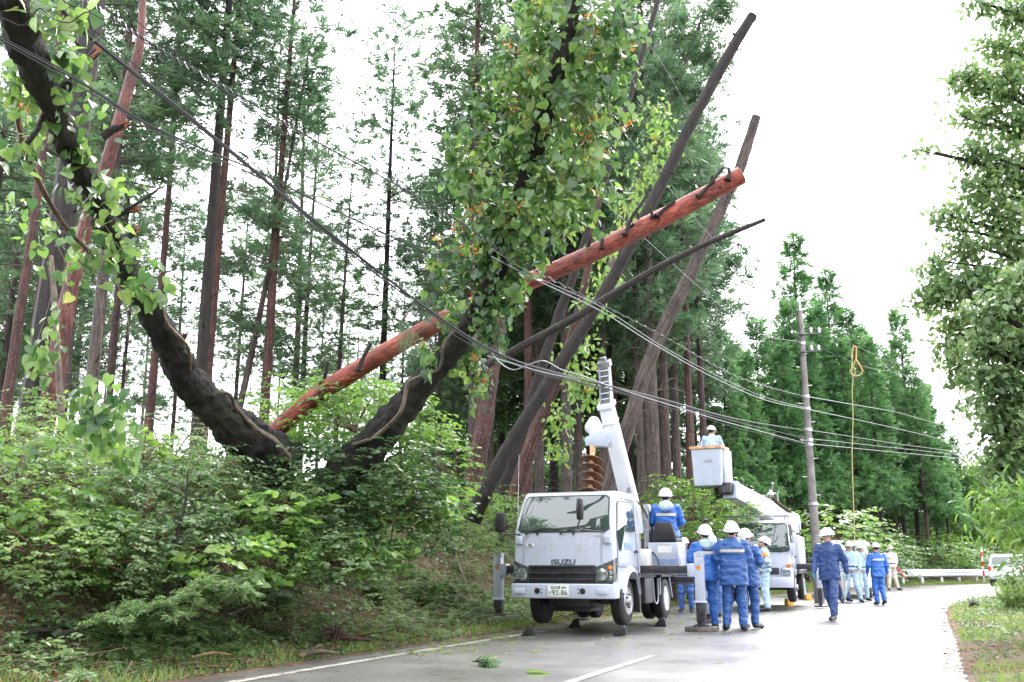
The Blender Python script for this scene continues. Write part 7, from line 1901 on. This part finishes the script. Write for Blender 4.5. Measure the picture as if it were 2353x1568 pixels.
# ---------------------------------------------------------------- people
def person(label, loc, rz=0.0, H=1.75, pose=None, jacket='blue1', trousers='blue1', hem=0.80, gloves=None, stripe=False, hood=False, helmet=True, head_pitch=0.0, head_yaw=0.0, lean=(0, 0), seed=0, h=0.012, boots='boot', band=None, collar=None, belt=False, tuck=False, bulk=1.0, legs=True):
    """standing figure facing -Y; pose overrides joints given for a height of 1.75 m"""
    k = H / 1.75
    J = dict(hipL=(.095, 0, .90), kneeL=(.11, -.02, .49), ankL=(.12, .02, .085), toeL=(.14, -.17, .035), hipR=(-.095, 0, .90), kneeR=(-.11, -.02, .49), ankR=(-.12, .02, .085), toeR=(-.14, -.17, .035),
             pelvis=(0, 0, .96), chest=(0, 0.0, 1.30), neck=(0, 0.01, 1.45), head=(0, -.015, 1.605), shL=(.185, 0.01, 1.395), elL=(.25, .03, 1.12), wrL=(.255, -.05, .885), shR=(-.185, 0.01, 1.395), elR=(-.25, .03, 1.12), wrR=(-.255, -.05, .885))
    J.update(pose or {})
    J = {a: np.array(b, float) for a, b in J.items()}
    root = thing('person', label, 'person', loc, rz)
    root.scale = (k, k, k)
    hr = Matrix.Rotation(head_yaw, 3, 'Z') @ Matrix.Rotation(head_pitch, 3, 'X')
    HM = np.array(hr)
    hc = J['head']
    def hl(p): return (p - hc) @ HM            # into head space
    off = seed * 3.7
    # body: one continuous skin from head to feet
    def f_body(p):
        q = hl(p)
        d = sd_ell(q, (0, 0.012, 0.03), (.076, .094, .098))
        d = smin(d, sd_ell(q, (0, -.018, -.045), (.056, .072, .075)), .03)
        d = smin(d, sd_cone(q, (0, -.082, .018), (0, -.104, -.022), .008, .015), .012)
        d = smin(d, sd_ell(q, (0, -.080, .034), (.045, .018, .010)), .012)
        d = smin(d, sd_ell(q, (0, -.090, -.062), (.022, .010, .007)), .006)
        for s in (1, -1):
            d = smin(d, sd_ell(q, (s * .078, .012, -.005), (.012, .022, .034)), .006)
            d = np.maximum(d, -sd_ell(q, (s * .030, -.100, .012), (.014, .012, .008)))
        d = smin(d, sd_cone(p, hc + HM @ np.array([0, .02, -.05]), J['neck'] - [0, 0, .03], .052, .060), .03)
        d = smin(d, sd_cone(p, J['chest'], J['pelvis'], .125, .12), .05)
        for s in 'LR':
            d = smin(d, sd_cone(p, J['neck'] - [0, 0, .05], J['sh' + s], .06, .05), .05)
            d = smin(d, sd_cone(p, J['sh' + s], J['el' + s], .048, .038), .03)
            d = smin(d, sd_cone(p, J['el' + s], J['wr' + s], .038, .026), .02)
            d = smin(d, sd_cone(p, J['pelvis'] - [0, 0, .02], J['hip' + s], .10, .085), .05)
            d = smin(d, sd_cone(p, J['hip' + s], J['knee' + s], .078, .052), .04)
            d = smin(d, sd_cone(p, J['knee' + s], J['ank' + s], .050, .036), .03)
            d = smin(d, sd_cone(p, J['ank' + s], J['toe' + s], .036, .026), .02)
        return d
    allp = np.array([v for v in J.values()])
    lo, hi = allp.min(0) - .16, allp.max(0) + .18
    body = net_obj('body', f_body, lo, hi, h, M['skin'], root)
    # hands: palm, thumb and four unequal bent fingers
    def hand(s):
        wr = J['wr' + s]; d = unit(wr - J['el' + s]); sg = 1 if s == 'L' else -1
        inn = np.array([-sg, 0, 0.0]); inn = unit(inn - d * (inn @ d)); fw = np.cross(d, inn) * (-1)
        if fw[1] > 0: fw = -fw
        c = wr + d * 0.045
        pr_ = []
        for i, L in enumerate((0.062, 0.072, 0.068, 0.052)):
            b = c + d * 0.038 + fw * (0.026 - 0.0175 * i)
            m1 = b + d * L * 0.5 + inn * 0.010; m2 = m1 + d * L * 0.35 + inn * 0.028; pr_.append((b, m1, m2))
        tb = c + fw * 0.030 - d * 0.012; t1 = tb + fw * 0.022 + d * 0.028 + inn * 0.012; t2 = t1 + d * 0.028 + inn * 0.012
        def f(p):
            q = p - c
            loc_ = np.stack([q @ d, q @ fw, q @ inn], -1)
            r = sd_ell(loc_, (0, 0, 0), (.052, .042, .017))
            r = smin(r, sd_cone(p, wr - d * .03, wr + d * .01, .027, .024), .02)
            for (b, m1, m2) in pr_:
                r = smin(r, np.minimum(sd_cone(p, b, m1, .0105, .0095), sd_cone(p, m1, m2, .0095, .0075)), .004)
            return smin(r, np.minimum(sd_cone(p, tb, t1, .013, .011), sd_cone(p, t1, t2, .011, .009)), .008)
        return f, c
    for s in 'LR':
        f, c = hand(s)
        net_obj('glove' if gloves else 'hand', f, c - .12, c + .12, .0062, M[gloves] if gloves else M['skin'], root)
    # trousers
    def folds(p, amp, seed_):
        a = vnoise(p * [1, 1, 1.9] + off, .11, seed_) + .5 * vnoise(p * [1, 1, 1.5] + off, .05, seed_ + 5)
        w = vnoise(p @ np.array([[.8, .6, 0], [-.6, .8, 0], [.5, 0, 2.2]]) + off, .075, seed_ + 9)
        return amp * (a - 0.7 * np.maximum(0, .35 - np.abs(w)) / .35 + .2)
    if legs:
        def f_leg(p):
            d = sd_cone(p, J['pelvis'] + [0.03, 0, 0.0], J['pelvis'] - [0.03, 0, 0], .125, .125)
            for s in 'LR':
                a = J['hip' + s]; b_ = J['knee' + s]; c_ = J['ank' + s] + (J['knee' + s] - J['ank' + s]) * 0.06
                e = smin(sd_cone(p, a, b_, .100, .080), sd_cone(p, b_, c_, .080, .066), .04)
                d = smin(d, e, .045)
            d = d + folds(p, .011, 1)
            return np.maximum(d, p[..., 2] - (J['pelvis'][2] + .09)) if tuck or belt else d
        net_obj('trousers', f_leg, allp.min(0) * [1, 1, 0] + [-.15, -.15, .02], [allp[:, 0].max() + .15, allp[:, 1].max() + .15, J['pelvis'][2] + .16], h, M[trousers], root)
        for s in 'LR':
            A, T_ = J['ank' + s], J['toe' + s]; up_ = unit(J['knee' + s] - A)
            def f_boot(p, A=A, T_=T_, up_=up_):
                d = sd_cone(p, A + up_ * .16, A, .052, .048)
                d = smin(d, sd_cone(p, A + (A - T_) * .12 - up_ * .03, A - up_ * .03, .045, .045), .02)
                return smin(d, sd_cone(p, A - up_ * .02, T_, .050, .040), .03)
            c = (A + T_) / 2; net_obj('boot', f_boot, np.minimum(A, T_) - .12, np.maximum(A, T_) + [.1, .1, .26], .011, M[boots], root)
    # jacket
    P0, C0, N0 = J['pelvis'], J['chest'], J['neck']
    zb = hem
    def ctr(z): return np.array([np.interp(z, [P0[2], C0[2], N0[2]], [P0[i], C0[i], N0[i]]) for i in (0, 1)])
    rows = []
    for (z, rx, ry) in [(zb, .205, .150), (zb + .04, .208, .152), (P0[2] + .02, .200, .146), ((P0[2] + C0[2]) / 2, .188, .138), (C0[2], .205, .140), (N0[2] - .06, .185, .115), (N0[2] - .01, .115, .090), (N0[2] + .035, .078, .075)]:
        c = ctr(z); rows.append((z, c[0], c[1], rx * bulk, ry * bulk))
    rows.sort()
    def f_jack(p):
        d = sd_loft(p, rows)
        for s in 'LR':
            e = smin(sd_cone(p, J['sh' + s] - [0, 0, .01], J['el' + s], .078, .066), sd_cone(p, J['el' + s], J['wr' + s] + (J['el' + s] - J['wr' + s]) * .03, .064, .046), .03)
            d = smin(d, e, .028)
        return d + folds(p, .010, 3)
    jl = np.array([J['shL'], J['shR'], J['elL'], J['elR'], J['wrL'], J['wrR'], [P0[0] - .22, P0[1] - .16, zb], [P0[0] + .22, P0[1] + .16, N0[2] + .05]])
    jk = net_obj('jacket', f_jack, jl.min(0) - .07, jl.max(0) + .08, h, M[jacket], root)
    def rad_at(z, e):
        r = np.array(rows); return [np.interp(z, r[:, 0], r[:, i]) for i in (1, 2)] + [np.interp(z, r[:, 0], r[:, i]) + e for i in (3, 4)]
    def patch(z0, z1, a0, a1, e, nm, mt, n=14):
        def f(u, v):
            z = z0 + (z1 - z0) * v; a = a0 + (a1 - a0) * u; cx, cy, rx, ry = rad_at(z, e)
            ca, sa = math.cos(a), math.sin(a); q = (abs(ca) ** 2.5 + abs(sa) ** 2.5) ** -0.4
            return (cx + rx * ca * q, cy + ry * sa * q, z)
        g = MB(); g.grid(f, n, 3); g.build(nm, M[mt], root, smooth=True)
    if stripe:
        zs = C0[2] - .055
        patch(zs, zs + .05, R(38), R(142), .012, 'reflective_stripe', 'stripe')
    if not stripe:
        patch(zb + .03, N0[2] - .02, -PI / 2 - .035, -PI / 2 + .035, .010, 'zip_flap', jacket, 2)
        for a_ in (-PI / 2 - .75, -PI / 2 + .35): patch(C0[2] - .02, C0[2] + .06, a_, a_ + .4, .010, 'pocket', jacket, 4)
    g = MB(); cn = J['neck']; g.lathe([(.070, -.035), (.078, -.01), (.074, .045), (.066, .042), (.066, 0)], (cn[0], cn[1], cn[2]), seg=18); g.build('collar', M[jacket], root, smooth=True)
    if belt: patch(P0[2] + .05, P0[2] + .09, 0, 2 * PI, .012, 'belt', 'black', 32)
    if band:
        a, b_ = (J['sh' + band], J['el' + band]); d = unit(b_ - a)
        g = MB(); g.tube([Vector(a + d * .10), Vector(a + d * .20)], [.088, .084], 14, 2, cap=False); g.build('armband', M['orange'], root, smooth=True)
    if hood:
        c = J['neck'] + [0, .075, -.03]
        hm = 'hood' if hood is True else hood
        net_obj('hood', lambda p: smin(sd_ell(p, c, (.125, .06, .10)), sd_ell(p, J['neck'] + [0, .02, .02], (.105, .09, .045)), .04) + folds(p, .010, 8), c - .22, c + .22, .012, M[hm], root)
        if hood is True:
            g = MB(); g.tube([tuple(c + [-.10, .055, -.055]), tuple(c + [-.05, .075, -.095]), tuple(c + [.05, .075, -.095]), tuple(c + [.10, .055, -.055])], [.006, .022, .022, .006], 8, 14); g.build('hood_edge', M['navy'], root, smooth=True)
    # hair under the helmet, helmet shell with brim, strap
    Mh = Matrix.Translation(Vector(hc)) @ hr.to_4x4()
    def place(o): o.matrix_local = Mh; return o
    V, Q = surface_net(lambda p: np.maximum(np.maximum(sd_ell(p, (0, .022, .025), (.082, .096, .100)), -(p[..., 1] + .045 + .4 * (p[..., 2] < -.01) * 0)), -p[..., 2] - .075), (-.1, -.1, -.1), (.1, .13, .14), .011)
    place(link('hair', tri_mesh('hair', V, Q, 4), M['hair'], root, True))
    for s in (1, -1):
        g = MB(); g.lathe([(0, -.004), (.008, 0), (0, .004)], (s * .030, -.082, .012), axis='y', seg=8); place(g.build('eye', M['hair'], root))
    if helmet:
        g = MB()
        rings_ = []
        for i in range(11):
            a = i / 10 * PI / 2; rings_.append((math.cos(a), math.sin(a)))
        vs = []; fs = []; n = 28
        for (cr2, sr2) in [(1.10, -.10), (1.16, -.06)] + rings_:
            for j in range(n):
                t_ = 2 * PI * j / n; x, y = .122 * cr2 * math.cos(t_), .150 * cr2 * math.sin(t_)
                br = max(0, -math.sin(t_)) ** 2 * (.035 if cr2 > 1.05 else 0)
                z = .030 + .135 * sr2 - (.012 if cr2 > 1.05 else 0) * max(0, -math.sin(t_))
                rg_ = .004 * max(0, math.cos(3 * t_ + PI / 2)) * (cr2 < 1) * cr2 * 0
                vs.append((x, .012 + y - br, z + rg_))
        for i in range(12):
            for j in range(n): a = i * n + j; b_ = i * n + (j + 1) % n; fs.append((a, b_, b_ + n, a + n))
        g.add(vs, fs); ob = place(g.build('helmet', M['helmet'], root, smooth=True))
        sm = ob.modifiers.new('thickness', 'SOLIDIFY'); sm.thickness = .004
        g = MB(); g.tube([(-.085, .0, .03), (-.075, -.03, -.05), (-.03, -.065, -.115), (.03, -.065, -.115), (.075, -.03, -.05), (.085, .0, .03)], .0045, 5, 20); place(g.build('chin_strap', M['gwhite'], root))
    return root
def spot(px, py, z=0.0):
    g = G(px, py, z); return (g.x, g.y, float(zroad(g.y)) + 0.003)
def at(px, Y): 
    x = P(px, 1400, Y).x; return (x, Y, float(zroad(Y)) + 0.003)
A_ = dict
# 1 operator on the truck seat, back to the camera (faces away: turned by pi)
opw = tk.matrix_world
OPW = Matrix.Translation(TF) @ Matrix.Rotation(RA, 4, 'Z') @ Vector((OP.x + 0.01, OP.y + 0.20, 1.555))
person('operator in blue with a pale hood sitting on the crane truck seat, back turned', (OPW.x, OPW.y, OPW.z - 0.86), PI - 0.18, 1.75, jacket='blue1', trousers='blue1', stripe=True, hood=True, seed=1, hem=0.88,
       pose=dict(hipL=(.10, -.02, .93), kneeL=(.17, -.42, .93), ankL=(.15, -.45, .50), toeL=(.16, -.62, .46), hipR=(-.10, -.02, .93), kneeR=(-.17, -.42, .93), ankR=(-.15, -.45, .50), toeR=(-.16, -.62, .46), shL=(.19, -.02, 1.40), elL=(.27, -.10, 1.14), wrL=(.17, -.34, 1.10), shR=(-.19, -.02, 1.40), elR=(-.27, -.10, 1.14), wrR=(-.17, -.34, 1.10), head=(0, -.03, 1.60)), head_pitch=-0.15)
# 2-4 watching group
fold_arms = dict(elL=(.26, -.02, 1.15), wrL=(.02, -.20, 1.16), elR=(-.26, -.02, 1.15), wrR=(-.05, -.22, 1.12))
lookup = dict(head=(0, .015, 1.60))
person('man in bright blue with a pale hood standing behind the outrigger leg, looking up', at(1626, 17.4), PI + 0.12, 1.76, {**fold_arms, **lookup}, 'blue1', 'blue1', stripe=True, hood=True, head_pitch=-0.30, seed=2, bulk=1.08)
person('broad man in a long blue raincoat with reflective stripe, back turned', at(1690, 17.1), PI - 0.30, 1.80, {**fold_arms, **lookup, 'ankL': (.15, .04, .085), 'toeL': (.20, -.13, .035)}, 'blue2', 'blue2', hem=0.72, stripe=True, head_pitch=-0.30, seed=3, bulk=1.12)
person('shorter man in darker blue with hood half hidden behind the broad man', at(1722, 17.7), PI - 0.75, 1.70, {**fold_arms, **lookup}, 'blue2', 'blue2', hem=0.74, stripe=True, hood='navy', head_pitch=-0.32, seed=4, bulk=1.05)
# 5 pale blue, hands on hips, looking up left
person('man in pale blue workwear with an orange armband, hands on hips, gazing up', at(1763, 24.3), -PI * 0.60, 1.76, dict(elL=(.36, .10, 1.16), wrL=(.19, -.02, 1.02), elR=(-.33, .08, 1.16), wrR=(-.18, -.03, 1.02), head=(0, .005, 1.60)), 'light', 'light', hem=0.93, belt=True, band='L', head_pitch=-0.50, seed=5)
# 6, 7 partly hidden
person('man in blue half hidden between the crane truck and the watching group', at(1578, 24.0), -0.35, 1.72, dict(elL=(.24, -.05, 1.12), wrL=(.10, -.22, 1.05), elR=(-.24, -.05, 1.12), wrR=(-.10, -.22, 1.05)), 'blue2', 'blue2', stripe=False, head_yaw=0.2, seed=6)
person('man of whom little but a white helmet shows behind the outrigger leg', at(1640, 21.5), PI, 1.72, lookup, 'blue2', 'blue2', head_pitch=-0.3, seed=7)
# 8 walker in dark blue
person('man in a dark blue jacket and turquoise gloves striding across the wet road', at(1912, 20.3), -0.66, 1.80, dict(hipL=(.09, 0, .90), kneeL=(.10, -.12, .50), ankL=(.10, -.20, .085), toeL=(.10, -.38, .045), kneeR=(-.09, .10, .49), ankR=(-.08, .36, .13), toeR=(-.09, .24, .035), elL=(.27, .13, 1.14), wrL=(.29, .13, .89), elR=(-.26, -.05, 1.13), wrR=(-.25, -.17, .90)), 'navy', 'navy', hem=0.76, gloves='cyan', seed=8, head_yaw=-0.5, head_pitch=0.05)
# 9, 10 pale blue pair
p9 = at(1962, 30.2)
person('man in pale blue workwear striding with a closed umbrella', p9, -0.3, 1.78, dict(kneeL=(.13, -.10, .50), ankL=(.22, -.02, .085), toeL=(.27, -.18, .035), kneeR=(-.14, -.02, .49), ankR=(-.27, .02, .085), toeR=(-.30, -.15, .035), elL=(.27, .0, 1.14), wrL=(.24, -.12, .95), elR=(-.26, -.02, 1.14), wrR=(-.22, -.20, 1.02)), 'light', 'light', hem=0.92, belt=True, seed=9, head_yaw=0.3)
person('man in pale blue workwear raising a hand to his mouth', at(1987, 31.5), 0.1, 1.74, dict(elL=(.26, -.14, 1.18), wrL=(.10, -.22, 1.42), elR=(-.25, .0, 1.13)), 'light', 'light', hem=0.92, belt=True, band='L', seed=10)
um = thing('umbrella', 'closed clear umbrella held point down by the man in pale blue', 'umbrella', (p9[0] - 0.33, p9[1] - 0.28, p9[2] + 0.08))
mb = MB(); mb.tube([(0, 0, 0), (-0.02, 0, 0.98)], 0.008, 6, 1); mb.build('shaft', M['gmetal'], um)
mb = MB(); vs = []; fs = []
for i, (r_, z) in enumerate([(0.008, 0.06), (0.05, 0.22), (0.10, 0.50), (0.13, 0.78), (0.02, 0.80)]):
    for j in range(16): a = j / 16 * 2 * PI; rr2 = r_ * (1 + 0.22 * math.cos(a * 8)); vs.append((rr2 * math.cos(a) - 0.02 * z, rr2 * math.sin(a), z))
for i in range(4):
    for j in range(16): a = i * 16 + j; b = i * 16 + (j + 1) % 16; fs.append((a, b, b + 16, a + 16))
mb.add(vs, fs); mb.build('canopy', M['helmet'], um, smooth=True)
mb = MB(); mb.tube([(-0.02, 0, 0.96), (-0.02, 0, 1.04), (0.02, 0, 1.09), (0.06, 0, 1.05)], 0.014, 7, 10); mb.build('handle', M['black'], um)
# 11 blue walking away, 12 beige with baton
person('man in bright blue rainwear with a grey stripe walking away down the road', at(2024, 28.3), PI + 0.08, 1.70, dict(kneeL=(.09, -.06, .49), ankL=(.08, .0, .085), toeL=(.09, -.18, .035), kneeR=(-.09, .0, .49), ankR=(-.08, .14, .12), toeR=(-.08, .0, .035), elL=(.27, -.0, 1.12), wrL=(.26, -.12, .90), elR=(-.27, .02, 1.12), wrR=(-.29, -.05, .88)), 'blue1', 'blue1', hem=0.78, stripe=True, seed=11)
q12 = at(2056, 41.5)
person('man in beige workwear standing at the bend with a red baton', q12, -0.1, 1.82, dict(ankL=(.20, 0, .085), toeL=(.28, -.15, .035), ankR=(-.15, 0, .085), toeR=(-.18, -.16, .035), elL=(.22, .02, 1.13), wrL=(.15, -.10, .93)), 'beige', 'beige', hem=0.88, belt=True, seed=12, gloves='gwhite')
o = MB(); o.tube([(0, 0, 0), (0.28, 0, -0.42)], [0.035, 0.028], 8, 1); bt = thing('traffic_baton', 'red signal baton held pointing down by the man in beige', 'baton', (q12[0] + 0.20, q12[1] - 0.14, q12[2] + 0.92)); o.build('wand', M['red'], bt)
mb = MB(); mb.tube([(-0.06, 0, 0.09), (0, 0, 0)], 0.02, 8, 1); mb.build('grip', M['black'], bt)
# man behind the umbrella: dark trousers of somebody between van and men
person('man mostly hidden between the walking man and the van, dark trousers showing', at(1943, 31.0), 0.2, 1.68, None, 'light', 'navy', hem=0.92, seed=14)
# 13 worker in the bucket
bw = BC + Vector((0.02, 0.0, 0.0))
person('worker in a pale blue shirt and helmet leaning in the raised bucket, back turned', (bw.x + 0.04, bw.y, bw.z + 0.03), PI - 0.35, 1.62, dict(pelvis=(0, .02, .96), chest=(0, -.03, 1.22), neck=(0, -.06, 1.36), head=(0.0, -.10, 1.49), shL=(.19, -.05, 1.30), shR=(-.19, -.05, 1.30), elL=(.28, -.08, 1.06), wrL=(.24, -.25, 1.0), elR=(-.27, -.10, 1.06), wrR=(-.24, -.26, 1.02)), 'light', 'light', hem=0.92, belt=True, seed=13, head_pitch=0.1, head_yaw=-0.5)
